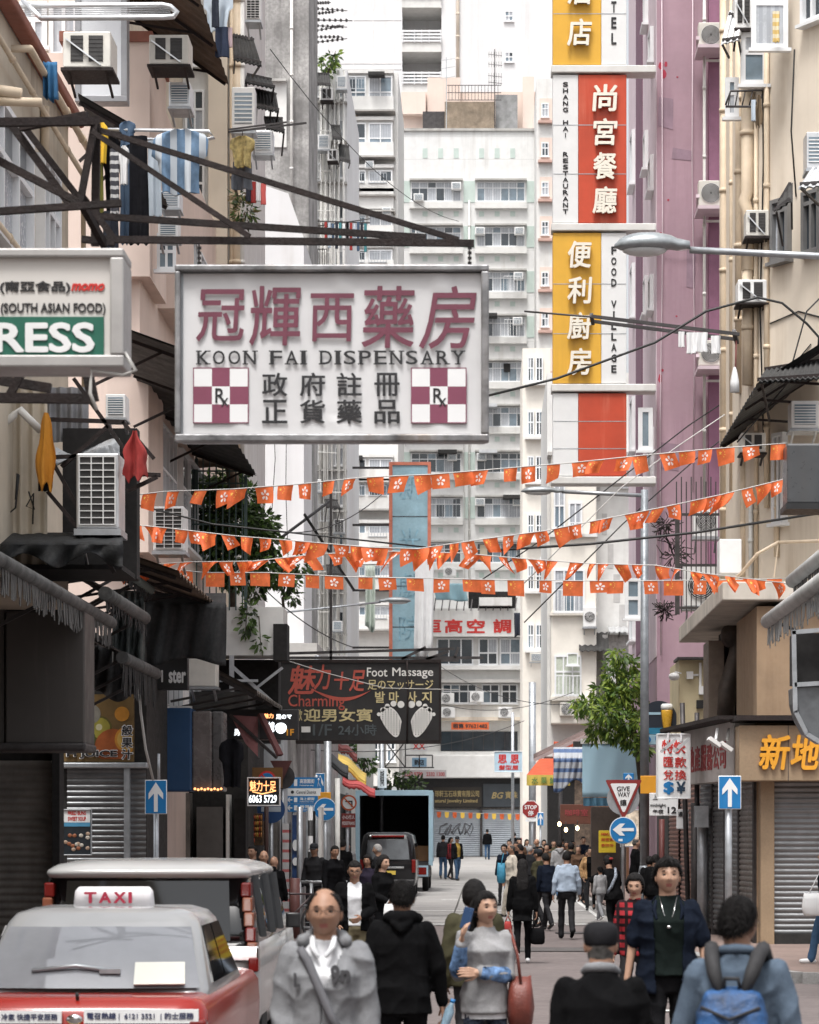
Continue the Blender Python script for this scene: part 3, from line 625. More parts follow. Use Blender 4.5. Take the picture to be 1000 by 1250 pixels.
for px,q0,q1,lb in((37,70,178,'short cream downpipe left of the blue cloth'),(44,84,150,'cream downpipe with collar beside the blue cloth'),(55,130,190,'cream downpipe below the blue cloth')):
 Y=35.6;pipe('downpipe',lb,[P(px,q0,Y),P(px,q1,Y)],.055)
for q,r,x1,lb in((108,.068,26,'thick cream waste pipe poking out at the left edge'),(123,.05,51,'lower cream waste pipe poking out at the left edge')):
 Y=31;pipe('waste_pipe',lb,[P(-20,q,Y),P(x1,q+(7 if x1==26 else 2),Y)],r,clamps=False)
towel('cloth','bright blue cloth caught on the pipes of the cream house','cloth',53,70,75,121,34.5,M('blue_cloth',(.03,.13,.27),.85,var=.3),.05)
Y=22.0;g_='iron sign arms on the left'
ia=thing('sign_bracket','dark rusty iron sign arm with two long stays above the dispensary sign','sign bracket',(-5.4,Y,Z_(295,Y)))
mb=MB();mb.beam(P(118,292,Y),P(579,297,Y),.045,.052);mb.build('arm',m_rust,ia)
mb=MB();mb.beam(P(112,156,Y+.05),P(560,293,Y+.05),.036,.042);mb.build('stay',m_rust,ia)
mb=MB();mb.beam(P(112,160,Y-.1),P(305,289,Y-.1),.034,.04);mb.build('stay',m_rust,ia)
mb=MB();mb.beam(P(122,264,Y+.5),P(520,290,Y+.3),.04,.05);mb.build('arm',m_rust,ia)
mb=MB();mb.beam(P(116,150,Y-.02),P(98,246,Y-.02),.055,.05);mb.beam(P(118,152,Y+.1),P(116,300,Y+.1),.06);mb.build('post',m_rust,ia)
mb=MB();mb.beam(P(-60,150,Y-.6),P(120,148,Y),.07,.06);mb.beam(P(25,156,Y+.2),P(106,140,Y),.05);mb.beam(P(12,150,Y+.25),P(84,248,Y+.25),.06);mb.beam(P(32,158,Y+.3),P(98,244,Y+.3),.05);mb.beam(P(-40,176,Y-.3),P(100,249,Y-.3),.06,.055);mb.beam(P(100,249,Y-.3),P(128,300,Y),.05,.05);mb.beam(P(-60,262,Y-.4),P(148,248,Y-.4),.055,.05);mb.build('strut',m_rust,ia)
mb=MB();mb.beam(P(98,236,Y+.05),P(140,292,Y+.05),.05);mb.beam(P(100,292,Y),P(140,296,Y),.05);mb.build('gusset',m_rust,ia)
Y=18.6;ib=thing('sign_bracket','dark iron bracket sticking out beneath the green and white sign','sign bracket',(-5.4,Y,Z_(480,Y)))
mb=MB();mb.beam(P(-150,484,Y),P(115,487,Y),.07,.06);mb.beam(P(-40,458,Y+.2),P(62,474,Y+.2),.06);mb.beam(P(28,452,Y),P(8,490,Y),.05);mb.beam(P(106,450,Y+.05),P(114,490,Y+.05),.07);mb.build('arm',m_rust,ib)
# --- the two big hanging signs
Y=22.0;x0,x1,z0,z1=X_(214,Y),X_(597,Y),Z_(540,Y),Z_(324,Y)
ks=thing('hanging_sign','big framed dispensary sign with crimson brush characters hanging over the street','sign',Vector(((x0+x1)/2,Y,z0)))
MB().box(x0+.02,x1-.02,Y+.03,Y+.28,z0+.02,z1-.02).build('box',m_steel,ks,bev=.02)
fb=MB();t1,t2,t3,t4=S(8,Y),S(12,Y),S(12,Y),S(9,Y)
fb.box(x0,x1,Y-.05,Y+.06,z1-t1,z1);fb.box(x0,x1,Y-.05,Y+.06,z0,z0+t2*.8);fb.box(x0,x0+t4*.75,Y-.05,Y+.06,z0+t2*.8,z1-t1);fb.box(x1-t3*.8,x1,Y-.05,Y+.06,z0+t2*.8,z1-t1)
fb.build('frame',M('worn_steel_frame',(.22,.22,.225),.4,.4,var=.6,sc_=4,streak=1.0,dirt=(.16,.11,.07),bump=.15),ks,bev=.012)
vb=MB().grid(lambda u,v:Vector((x0+.06+(x1-x0-.12)*u,Y+.012-.011*max(0,math.sin(u*38+v*7))*(1.0 if v<.10 or v>.9 else .15)*(math.sin(u*9)**2)-.004*math.sin(u*3.1+v*5),z0+.06+(z1-z0-.12)*v)),90,44,0,True)
vb.build('banner',m_vinyl,ks)
for ch,a,c,q0,q1,sh in(('冠',239,297,353,417,.10),('輝',304,366,349,422,.06),('西',378,431,358,417,.04),('藥',441,505,349,425,.06),('房',511,574,349,426,.26)):
 tb=MB();text(tb,ch,X_(a,Y),X_(c,Y),Z_(q1,Y),Z_(q0,Y),Y-.003,0,.009,.0025,shear=sh*.6);tb.build('crimson_character',m_redp,ks)
SER={'K':((0,0),(.75,0),(0,1),(.75,1)),'N':((0,0),(0,1),(.82,1)),'F':((0,0),(0,1)),'A':((.02,0),(.72,0)),'I':((0,0),(0,1)),'D':((0,0),(0,1)),'P':((0,0),(0,1)),'E':((0,0),(0,1)),'R':((0,0),(.76,0),(0,1)),'Y':((.32,0),(0,1),(.72,1))}
tb=MB();wpx={'I':9,' ':12};msg='KOON FAI DISPENSARY';adv=[wpx.get(c,17.3)for c in msg];tot=sum(adv);cx=241.0;sc1=(568-241)/(tot-3)
for c,ad in zip(msg,adv):
 if c!=' ':
  a0,a1=cx,cx+(ad-4.0)*sc1;text(tb,c,X_(a0,Y),X_(a1,Y),Z_(445,Y),Z_(428,Y),Y-.003,0,.010,.0025)
  for fx,fz in SER.get(c,()):
   wx=(a1-a0);xa=a0+fx*wx-1.6;xb=a0+fx*wx+(.25*wx if c!='I' else wx)+1.6;zz=445-1.4 if fz==0 else 428
   tb.box(X_(xa,Y),X_(xb,Y),Y-.0065,Y-.0015,Z_(zz+1.4,Y),Z_(zz,Y))
 else:tb.build('english_word',m_blk,ks);tb=MB()
 cx+=ad*sc1
tb.build('english_word',m_blk,ks)
for row,q0,q1 in(('政府註冊',455,484),('正貨藥品',488,517)):
 for ch,a in zip(row,(320,366,411,457)):tb=MB();text(tb,ch,X_(a,Y),X_(a+31,Y),Z_(q1,Y),Z_(q0,Y),Y-.003,0,.016,.0025);tb.build('black_character',m_blk,ks)
for a in(237,503):
 cb_=MB();s_=65.5
 for i in range(3):
  for j in range(3):
   cb_.box(X_(a+s_*i/3,Y),X_(a+s_*(i+1)/3,Y),Y-.005,Y+.0,Z_(450+s_*(j+1)/3,Y),Z_(450+s_*j/3,Y),0 if(i+j)%2 else 1)
 for(u0,u1,w0,w1)in((-.6,s_+.6,-1.2,0),(-.6,s_+.6,s_,s_+1.2),(-1.2,0,-1.2,s_+1.2),(s_,s_+1.2,-1.2,s_+1.2)):cb_.box(X_(a+u0,Y),X_(a+u1,Y),Y-.006,Y+.001,Z_(450+w1,Y),Z_(450+w0,Y),0)
 text(cb_,'R',X_(a+26,Y),X_(a+38,Y),Z_(450+42,Y),Z_(450+24,Y),Y-.0055,2,.01,.003)
 text(cb_,'x',X_(a+33,Y),X_(a+42,Y),Z_(450+46,Y),Z_(450+36,Y),Y-.0055,2,.0,.003)
 cb_.build('chequered_emblem',[M('crimson_square',(.20,.05,.09),.6,var=.08),m_signw,m_blk],ks)
for px in(243,573):
 mb=MB();n=9;top,bot=298,326
 for k in range(n):
  z=top+(bot-top)*k/n;mb.cb(P(px+.5*(k%2),z+1.5,Y+.12),.03 if k%2 else .012,.012 if k%2 else .03,S(3.4,Y))
 mb.build('chain',m_dsteel,ks)
Y=17.6;x0,x1,z0,z1=X_(-190,Y),X_(152,Y),Z_(449,Y),Z_(304,Y)
ms=thing('lightbox_sign','white lightbox sign with a green band hanging at the left edge','sign',Vector(((x0+x1)/2,Y,z0)))
MB().box(x0,x1-S(12,Y),Y,Y+.3,z0+.03,z1-.03).build('face_panel',M('lightbox_cream',(.60,.58,.55),.5,var=.03,sc_=.8),ms,bev=.02)
fb=MB();fb.box(x0,x1,Y-.04,Y+.36,z1-.055,z1);fb.box(x0,x1,Y-.04,Y+.36,z0,z0+.075);fb.box(x1-S(17,Y),x1,Y-.04,Y+.36,z0+.075,z1-.055);fb.build('frame',M('sign_frame_grey',(.40,.39,.38),.5,.2,var=.15,streak=.5),ms,bev=.012)
gb=MB().box(X_(-190,Y),X_(127,Y),Y-.012,Y+.002,Z_(438,Y),Z_(387,Y));o=gb.build('green_band',M('band_green',(.012,.115,.075),.5),ms)
tb=MB();text(tb,'RESS',X_(-6,Y),X_(116,Y),Z_(431,Y),Z_(394,Y),Y-.012,0,.03,.008);tb.build('lettering',m_signw,o)
for s,a,c,q0,q1,mt,bo,sh in(('(南亞食品)',0,86,343,358,m_blk,.025,0),('(SOUTH ASIAN FOOD)',1,129,370,385,m_blk,.02,0),('momo',87,127,346,355.5,m_signr,.04,.25)):
 tb=MB();text(tb,s,X_(a,Y),X_(c,Y),Z_(q1,Y),Z_(q0,Y),Y-.001,0,bo,.006,shear=sh);tb.build('lettering',mt,ms)
cable('pale cord drooping from the green and white sign',[P(152,430,Y),P(166,452,Y),P(150,458,Y),P(112,452,Y),P(110,480,Y),P(118,500,Y)],.012,m_cord)
# --- upper left: laundry rack, ACs, billboard, peach house
Y=34;rk=MB()
rk.tube([P(-40,7,Y),P(198,6,Y),P(208,8,Y),P(216,15,Y),P(212,20,Y),P(200,21,Y),P(50,22,Y-.4)],.035,8)
for k in range(5):rk.tube([P(26+k*2,10+2.4*k,Y-.02),P(208,8.5+2.4*k,Y-.02)],.006,4)
rk.tube([P(28,0,Y),P(50,22,Y-.4)],.03,8);solo(rk,'laundry_rack','empty stainless steel laundry rack reaching out at the top left','laundry rack',m_alu)
pb=thing('house','peach house with red brown copings and clutter of balconies on the left','building',(-7.5,50,0))
MB().box(-10.5,-5.75,48,62,0,15.0).build('wall',m_peach,pb);MB().box(-10.5,-6.5,49,62,15,30).build('upper_wall',m_cream2,pb)
MB().box(-7.0,-5.55,47.7,50.2,11.2,15.1).build('bay',m_peach,pb);MB().box(-7.05,-5.5,47.65,50.25,15.1,15.27).build('coping',m_brick,pb);MB().box(-5.75,-5.45,50.6,54.0,11.2,14.0).build('bay',m_peach,pb);MB().box(-5.75,-5.4,50.55,54.1,14.0,14.22).build('coping',m_brick,pb)
MB().box(-6.4,-5.56,47.6,49.8,6.6,9.6).build('bay',m_peach,pb);MB().box(-6.45,-5.5,47.55,49.85,9.6,9.76).build('coping',m_brick,pb)
for y0,y1,z0,z1 in((54.5,57,11.6,13.6),(57.5,60,11.6,13.6),(50.5,53,7.2,9.2),(54,60,7.4,9.2),(50.5,54,4.2,6),(55,60,4.2,6)):window(pb,y0,y1,z0,z1,0,nx=4,tr=.6,xf=XL(-5.75),th=.1,mix=(.6,.2,.2))
pwin(pb,24,58,2,58,49,nx=2,tr=.6,bar=.09,mix=(0,.7,.3));pwin(pb,60,96,2,70,49,nx=2,bar=.08,mix=(0,.8,.2));pwin(pb,104,124,118,150,47.98,nx=3,bar=.09,mix=(.3,.5,.2));pwin(pb,192,215,285,330,48,nx=2,tr=.5,mix=(.4,.2,.4))
panel('billboard','blank white framed lightbox high beside the peach house','billboard',92,155,-60,124,45.5,.3,M('opal_panel',(.60,.61,.63),.35,var=.04),frame=M('grey_frame',(.27,.27,.28),.5,.3),fw=7)
aircon(106,82,42.5,58,44,'box','cream window air conditioner with diagonal strut in front of the blank lightbox',bm=m_ac,dep=.8)
aircon(206,78,46.5,48,36,'box','cream window air conditioner on the peach house under the brown canopy',bm=m_ac,dep=.7)
aircon(219,130,47.5,26,30,'front','grey caged air conditioner below the one on the peach house',bm=m_alu,dep=.6)
aircon(208,254,47,23,21,'front','grey air conditioner low behind the striped laundry',bm=m_alu,dep=.5);aircon(205,290,47,24,26,'front','pale air conditioner directly above the street sign arm',bm=m_acw,dep=.5)
cn=MB()
def lean_to(cb_,xo,zo,xi,zi,y0,y1,n=12,mi=0,st=1):
 def fn(u,v):return Vector((xi+(xo-xi)*v,y0+(y1-y0)*u,zi+(zo-zi)*v+.025*math.cos(u*n*6.283)))
 cb_.grid(fn,n*4,2,mi);cb_.grid(lambda u,v:fn(u,v)-Vector((0,0,.03)),n*4,2,mi)
 for k in range(4):
  u=.03+.94*k/3;cb_.beam(fn(u,0)-Vector((0,0,.06)),fn(u,.97)-Vector((0,0,.06)),.05,.05,st)
  cb_.beam(fn(u,0)-Vector((0,0,.9)),fn(u,.8)-Vector((0,0,.06)),.04,.04,st)
 return cb_
solo(lean_to(cn,-4.62,15.55,-6.5,16.9,44.5,52.2,14),'tin_canopy','rusty brown corrugated canopy at the top left seen from below','canopy',[m_corrb,m_rust])
solo(lean_to(MB(),-4.5,9.05,-5.75,9.5,42,57,20),'tin_canopy','long dark tin canopy over the peach house windows beside the dispensary sign','canopy',[m_corr,m_rust])
solo(lean_to(MB(),-5.1,12.1,-5.8,12.5,41,46.5,12),'tin_canopy','dark corrugated eave just above the hanging laundry','canopy',[m_corr,m_rust])
Y=38;mb=MB();mb.tube([P(118,158,Y),P(255,160,Y),P(262,168,Y),P(240,172,Y),P(120,168,Y+.3)],.025,6);solo(mb,'laundry_rack','steel laundry rack loaded with clothes behind the iron stays','laundry rack',m_alu)
def garment(label,kind,p0,p1,q0,q1,Y,mats,seed=1,mfn=None,hanger=False,cat=None):
 """a hung shirt, pair of trousers or towel with real folds; kind gives the outline"""
 r=random.Random(seed);ph=[r.uniform(0,6)for _ in range(4)];w_,h_=S(p1-p0,Y),S(q1-q0,Y);xc=X_((p0+p1)/2,Y);zt=Z_(q0,Y)
 def half(v):
  if kind=='shirt':return(.16+v*3.2)if v<.1 else(.5-max(0,v-.45)*.35 if v<.5 else .36+.03*math.sin(v*5))
  if kind=='trousers':return .42+.06*v
  if kind=='drape':return .10+.38*min(1,v*1.9)-.10*max(0,v-.6)+.05*math.sin(v*11+ph[0])
  return .5-.03*math.sin(v*3)
 wv=min(.09,w_*(.22 if kind=='drape' else .14))
 def fn(u,v,sd=1):
  x=(u-.5)*2*half(v)*w_+.02*w_*math.sin(v*6+ph[0])
  if kind=='trousers' and v>.4 and abs(u-.5)<.05:x+=(u-.5)*.2*w_
  y=wv*(math.sin(u*9+ph[1]+v)*(.3+.7*v)+.5*math.sin(u*21+ph[2])*v)
  edge=1-abs(u-.5)*2
  return Vector((xc+x,Y+y+sd*.03*min(1,edge*4),zt-h_*v*(1-(.16*abs(math.sin(u*7+ph[3]))if kind=='drape' else .03*abs(math.sin(u*8+ph[3]))))))
 mb=MB();mb.grid(lambda u,v:fn(u,v,-1),14,12,0,True,mfn);mb.grid(lambda u,v:fn(1-u,v,1),14,12,0,True,mfn)
 if hanger:mb.tube([Vector((xc,Y,zt+.12)),Vector((xc,Y,zt)),],.008,4,len(mats)-1 if isinstance(mats,list)else 0);mb.tube([Vector((xc-w_*.3,Y,zt-.08)),Vector((xc,Y,zt)),Vector((xc+w_*.3,Y,zt-.08))],.01,4,0)
 return solo(mb,cat or('cloth' if kind=='drape' else kind),label,cat or('cloth' if kind=='drape' else kind),mats,'laundry hung out to dry')
c_nvy=M('navy_cloth',(.012,.016,.028),.9,var=.4);c_blk=m_blackf;c_pale=M('pale_blue_cloth',(.42,.48,.54),.9,var=.08);c_str=M('striped_blue_cloth',(.10,.165,.25),.9,var=.4,sc_=4,wave=(0,5.2,(.38,.41,.44),.55));c_wht=M('white_cloth',(.66,.66,.66),.9,var=.06);c_yel=M('yellow_cloth',(.70,.43,.03),.9);c_olv=M('olive_cloth',(.13,.125,.02),.9);c_den=M('denim_cloth',(.05,.085,.14),.9,var=.3);c_chk=M('checked_cloth',(.05,.05,.06),.9,wave=(2,9,(.5,.5,.5),.6));c_gld=M('camouflage_cloth',(.32,.25,.10),.9,var=.6,sc_=9);c_rd=M('red_cloth',(.28,.028,.025),.9,var=.25);c_ora=M('orange_cloth',(.50,.21,.02),.9,var=.15)
for args in(('blue and white striped shirt drying on the rack behind the iron stays','shirt',186,254,158,238,37.8,c_str,3),('pale blue towel draped beside the striped shirt','towel',180,198,172,266,38.1,c_pale,4),('long black trousers hung left of the striped shirt','trousers',157,182,166,300,37.6,c_blk,5),('yellow shirt at the left end of the loaded rack','shirt',119,132,150,200,37.9,c_yel,6),('olive trousers below the yellow shirt','trousers',116,127,172,262,38.0,c_olv,7),('black shirt between the olive trousers and the checked cloth','shirt',126,146,160,262,38.1,c_blk,8),('black and white checked cloth on the loaded rack','towel',134,146,182,262,37.7,c_chk,9),('bright denim trousers in the middle of the loaded rack','trousers',146,160,166,300,38.05,c_den,10),('light grey shirt over the denim trousers','shirt',145,158,178,226,37.7,c_wht,11),('blue bundled shirt tied on top of the loaded rack','shirt',146,166,148,178,38.0,c_den,12),('dark trousers hanging at the bottom of the loaded rack','trousers',124,146,258,312,38,c_nvy,26)):
 garment(args[0],args[1],*args[2:7],args[7],args[8])
garment('camouflage jacket on a hanger over the left house fronts','shirt',281,311,166,205,54,[c_gld,m_dsteel],13,hanger=True);garment('worn grey jeans below the camouflage jacket','trousers',282,309,198,232,54.2,M('grey_denim',(.10,.11,.13),.9,var=.35),14)
garment('white shirt with hanging sleeves at the very top','shirt',248,284,-12,40,50,c_pale,15);garment('navy trousers beside the white shirt at the very top','trousers',258,268,-10,34,49.7,c_nvy,16);garment('dark blue shorts pegged under the white shirt','trousers',262,280,33,70,49.9,M('dark_blue_cloth',(.02,.03,.06),.9),17);garment('pink and white cloth beside the dark blue shorts','towel',278,284,34,58,50.1,M('pinkish_cloth',(.5,.38,.40),.9),27)
for px,q0,q1,m,lb in((303,226,246,c_nvy,'dark cloth'),(309,222,248,c_rd,'red cloth'),(315,222,246,c_wht,'white cloth'),(321,224,250,M('coral_cloth',(.6,.12,.11),.9),'coral cloth')):
 garment('small %s on the line beneath the camouflage jacket'%lb,'towel',px-3,px+4,q0,q1,56,m,px)
mb=MB();mb.beam(P(279,158,54),P(350,149,54),.03);mb.beam(P(279,161,54),P(374,150,54.5),.035);solo(mb,'laundry_pole','bamboo laundry poles crossing in front of the white wall on the left','laundry pole',m_dsteel)
cm=[c_rd,c_wht,c_nvy,c_pale,c_blk,M('teal_cloth',(.05,.2,.22),.9),c_den]
for k in range(12):garment('tiny garments pegged on a distant rack above the dispensary sign','towel',396+k*4.4,399.6+k*4.4,271+k%3,296+(k*7)%13,92,cm[(k*3)%7],40+k)['group']='tiny garments on the far rack'
mb=MB();mb.beam(P(388,270,92),P(452,272,92),.04);mb.beam(P(388,276,92.6),P(452,267,92),.03);solo(mb,'laundry_rack','thin distant laundry rack above the dispensary sign holding tiny garments','laundry rack',m_dsteel)
# --- cream column house, white wall, grey wall
t=thing('house','pale cream house front with drainpipes behind the striped laundry','building',(-6.2,62,0))
MB().box(X_(205,62),X_(298,62),62,68,0,30).build('wall',m_white,t);MB().box(X_(256,62),X_(279,62),61.7,62,0,30).build('pilaster',m_cream,t)
for q in(20,110,200,290):pwin(t,226,250,q,q+60,61.98,nx=2,tr=.6,mix=(.6,.2,.2))
for px,r,lb in((289,.10,'thick cream drainpipe on the pale house front'),(283,.05,'thin drainpipe left of the thick cream one'),(295,.06,'white drainpipe at the corner of the pale house')):pipe('drain_pipe',lb,[P(px,-80,61.8),P(px,560,61.8)],r,m_pipe if px!=295 else m_pipew)
t=thing('house','blank white party wall rising behind the roof garden on the left','building',(-6.5,86,0))
Y=86;MB().prism([(X_(215,Y),0),(X_(371,Y),0),(X_(371,Y),Z_(290,Y)),(X_(352,Y),Z_(236,Y)),(X_(310,Y),Z_(222,Y)),(X_(215,Y),Z_(222,Y))],Y,Y+4).build('wall',m_tower,t)
t=thing('tower_block','tall stained grey concrete wall at the upper left','building',(-6.4,94,0))
Y=94;MB().box(X_(322,Y),X_(377,Y),Y,Y+5,0,Z_(-90,Y)).build('wall',m_grey,t);slab(t,'ledge',318,350,98,101,Y,.25,m_conc);slab(t,'lintel',322,350,101,180,Y,.06,m_white)
pipe('drain_pipe','pale pipe on the stained grey concrete wall',[P(356,-80,93.8),P(356,320,93.8)],.05,m_pipew)
t=thing('house','narrow white house with awnings and pipes left of the bay tower','building',(-6,108,0))
Y=106;MB().box(X_(376,Y),X_(424,Y),Y,Y+10,0,Z_(84,Y)).build('wall',m_tower,t)
for k,q in enumerate((92,140,190,240,300,352,410,470,540,590,640,690,740)):
 pwin(t,379,389,q,q+26,Y-.02,nx=1,tr=.6,bar=.05,mix=(.6,.2,.2));pwin(t,409,420,q+6,q+28,Y-.02,nx=2,bar=.05,mix=(.4,.3,.3))
 slab(t,'ledge',376,424,q+34,q+36,Y,.3,m_conc)
for k,px in enumerate((382,392,397,405,413,420)):pipe('drain_pipe','%s drain pipe on the narrow white house, number %d from its left edge'%(('white','grey')[k%2],k+1)if False else('leftmost white drain pipe on the narrow white house','pale drain pipe second from the left on the narrow white house','stout white drain pipe in the middle of the narrow white house','thin pale pipe right of the stout white one','white drain pipe near the right edge of the narrow white house','thin pale pipe at the right corner of the narrow white house')[k],[P(px,86,Y-.2),P(px,800,Y-.2)],(.05,.06,.09,.04,.06,.04)[k],m_pipew,clamps=False)
def sheet_canopy(c,Y,dy,n=7,mb=None,mi=0):
 a0,a1,b1,b0=P(*c[0],Y+dy),P(*c[1],Y+dy),P(*c[2],Y),P(*c[3],Y);mb=mb or MB();nn=(a1-a0).cross(b0-a0).normalized()
 def fn(u,v):return a0.lerp(a1,u).lerp(b0.lerp(b1,u),v)+nn*.018*math.cos(u*n*6.283)
 mb.grid(fn,n*4,3,mi);mb.grid(lambda u,v:fn(u,v)-nn*.03,n*4,3,mi)
 for v in(.1,.9):mb.beam(fn(0,v)-nn*.06,fn(1,v)-nn*.06,.05,.05,1)
 for u in(.05,.95):mb.beam(fn(u,.95),fn(u,.05)-Vector((0,0,.8)),.035,.035,1)
 return mb
for c,Ya,lb in((((284,42),(309,47),(320,82),(285,74)),60,'left of the grey concrete wall, topmost beside the white shirt'),(((298,91),(331,98),(336,109),(299,102)),62,'left of the grey concrete wall, second from the top'),(((311,109),(337,115),(341,138),(312,132)),62,'left of the grey concrete wall, third from the top'),(((322,144),(345,145),(348,163),(325,158)),62,'left of the grey concrete wall, lowest of four'),(((381,89),(402,90),(404,105),(382,104)),104,'beneath the rooftop plant'),(((404,153),(415,153),(418,171),(406,170)),104,'right of the stout white pipe'),(((413,176),(426,178),(428,200),(414,196)),104,'lowest above the far laundry'),(((396,610),(412,611),(416,622),(398,620)),104,'below the dispensary sign'),(((398,690),(416,690),(419,704),(399,702)),104,'behind the lower flag strings')):
 solo(sheet_canopy(c,Ya,.9),'tin_canopy','small black tin canopy %s'%lb,'canopy',[m_corr,m_dsteel],'black tin canopies')
for px,py,Ya,w_,h_,kd,lb,bm in((399,122,105,15,15,'box','white air conditioner under the canopy below the rooftop plant',m_acw),(417,108,105,12,16,'front','caged white air conditioner right of the canopy below the rooftop plant',m_acw),(395,182,105,14,18,'front','white air conditioner beside the stout white pipe',m_acw),(406,196,105,12,14,'box','small white air conditioner above the far laundry',m_acw),(309,24,58,18,34,'grid','white fan unit on a black iron shelf at the very top',m_acw),(297,158,60,28,52,'front','large white box unit below the black canopies',m_acw),(321,187,62,24,28,'front','pale air conditioner beside the camouflage jacket',m_alu),(386,600,105,12,15,'front','white air conditioner on the narrow house below the dispensary sign',m_acw),(414,650,105,13,16,'grid','white fan unit between the middle flag strings',m_acw),(388,690,104,14,13,'front','white air conditioner behind the lowest flag string',m_acw),(412,770,105,12,12,'front','small white air conditioner just above the massage sign',m_acw),(378,575,104,9,13,'front','small dark mouthed air conditioner left of the grey column',m_acw)):
 aircon(px,py,Ya,w_,h_,kd,lb,bm=bm,dep=.5)
mb=MB();Y=104.5;mb.beam(P(384,92,Y),P(384,-20,Y),.06)
for k,q in enumerate((4,10,17,24,31,38,45,52)):
 L_=(404,424,410,430,424,420,418,424)[k];dz=(-1,3,-3,1,2,-7,0,-5)[k];mb.beam(P(382,q,Y),P(L_,q+dz,Y),.025)
 for j in range(7):u=j/7;a=P(382+(L_-382)*u,q+dz*u,Y);mb.beam(a-Vector((0,.3,.03)),a+Vector((0,.3,.05)),.03);mb.cb(a,.08,.03,.1)
solo(mb,'tv_antenna','stack of rooftop television aerials beside the stained grey wall','aerial',m_dsteel)
# ---------------------------------------------------------------- lower left: shops, awnings, signs
Y=33.5;t=thing('balcony_cage','dark cluttered balcony cage with beige boards under the lightbox sign','balcony cage',(-5.6,Y,Z_(690,Y)))
MB().grid(lambda u,v:Vector((X_(-40+98*u,Y),Y+.03*math.cos(u*42),Z_(690-215*v,Y)+0)),84,1).build('board_screen',m_cream2,t)
MB().grid(lambda u,v:Vector((X_(28+80*u,Y+1.4),Y+1.4+.03*math.cos(u*38),Z_(520-70*v,Y))),80,1).build('metal_screen',M('grey_slats',(.24,.24,.25),.6,.3,var=.3),t)
MB().box(X_(58,Y),X_(152,Y),Y+1.2,Y+1.5,Z_(695,Y),Z_(505,Y)).build('back_panel',m_dark,t);MB().box(X_(-40,Y),X_(150,Y),Y-.1,Y+1.5,Z_(696,Y),Z_(690,Y)).build('floor',m_dark,t)
mb=MB()
for a,b_ in(((60,512),(152,515)),((66,558),(120,556)),((75,570),(132,520)),((62,560),(140,700)),((58,600),(100,650)),((150,515),(188,560)),((150,578),(196,580)),((155,600),(192,582)),((90,462),(160,560))):mb.beam(P(*a,Y-.3),P(*b_,Y-.3),.05,.045)
mb.build('strut',m_rust,t)
aircon(119,645,Y-.4,52,92,'grid','tall grey fan unit behind a wire grille beside the orange cloth',bm=m_alu,dep=.6)
aircon(141,510,Y+.6,24,29,'front','small white two paned air conditioner under the lightbox sign',bm=m_acw,dep=.4)
mb=MB();mb.tube([P(-5,526,Y-.3),P(18,506,Y-.3),P(24,500,Y-.3),P(50,526,Y-.3)],.045,8);solo(mb,'waste_pipe','white elbow pipe above the beige boards','pipe',m_pipew)
mb=MB();mb.tube([P(19,610,Y-.15),P(21,578,Y-.15),P(23,580,Y-.15),P(19,620,Y-.15),P(0,636,Y-.15),P(8,600,Y-.15)],.012,5);mb.tube([P(35,600,Y-.15),P(42,622,Y-.15),P(32,618,Y-.15),P(41,602,Y-.15),P(40,640,Y-.15)],.01,5);solo(mb,'wire_tangle','loose tangle of wires hanging on the beige boards','wires',m_wire)
garment('orange shirt hanging over a dark one at the left','drape',43,69,504,604,Y-.45,[c_ora],31,cat='shirt');garment('black cloth tucked behind the orange shirt','towel',46,62,556,600,Y-.38,c_blk,32)
garment('dark red jacket hanging from the iron strut','drape',150,180,526,590,Y-.4,[c_rd],33,cat='jacket')
mb=MB().grid(lambda u,v:P(68+78*u,545+22*v+10*math.sin(u*5+v*3),Y+.2-.5*v+.1*math.sin(u*17+v*9)),16,6);solo(mb,'plastic_sheet','crumpled clear plastic sheet over the tall grey fan unit','plastic sheet',M('crumpled_plastic',(.3,.31,.32),.3,var=.3,bump=.5))
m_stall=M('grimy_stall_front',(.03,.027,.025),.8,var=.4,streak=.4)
t=thing('shop','dark shuttered shop at the left edge under fringed awnings','shop',(-7,37.6,0))
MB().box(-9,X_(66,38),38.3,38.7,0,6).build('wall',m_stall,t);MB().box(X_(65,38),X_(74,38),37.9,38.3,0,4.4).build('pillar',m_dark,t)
shutter(t,X_(-60,38),X_(64,38),.1,Z_(928,38),38.25,m_shutd,.10)
Y=33;t2=thing('sign_box','big blank brown grey panel box hanging above the left edge shutter','sign box',Vector((X_(40,Y),Y,Z_(915,Y))))
m_bp=M('brown_grey_panel',(.06,.053,.049),.55,var=.12,sc_=.6,streak=.8,dirt=(.14,.12,.11))
MB().box(X_(-60,Y),X_(5,Y),Y,Y+.8,Z_(908,Y),Z_(744,Y)).build('panel',m_bp,t2);MB().box(X_(7,Y),X_(104,Y),Y-.04,Y+.8,Z_(908,Y),Z_(746,Y)).build('panel',m_bp,t2,bev=.02)
MB().box(X_(-60,Y),X_(106,Y),Y-.1,Y+.85,Z_(917,Y),Z_(907,Y)).build('trim',m_dsteel,t2,bev=.03)
Y=44;t=thing('juice_shop','closed juice shop with grey roller shutter and fruit poster fascia','shop',(X_(130,Y),Y,0))
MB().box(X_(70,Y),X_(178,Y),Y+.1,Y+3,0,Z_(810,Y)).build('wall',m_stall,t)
shutter(t,X_(82,Y),X_(152,Y),.1,Z_(937,Y),Y+.02,m_shut,.085);shutter(t,X_(159,Y),X_(178,Y),.1,Z_(937,Y),Y+.06,m_shut,.085)
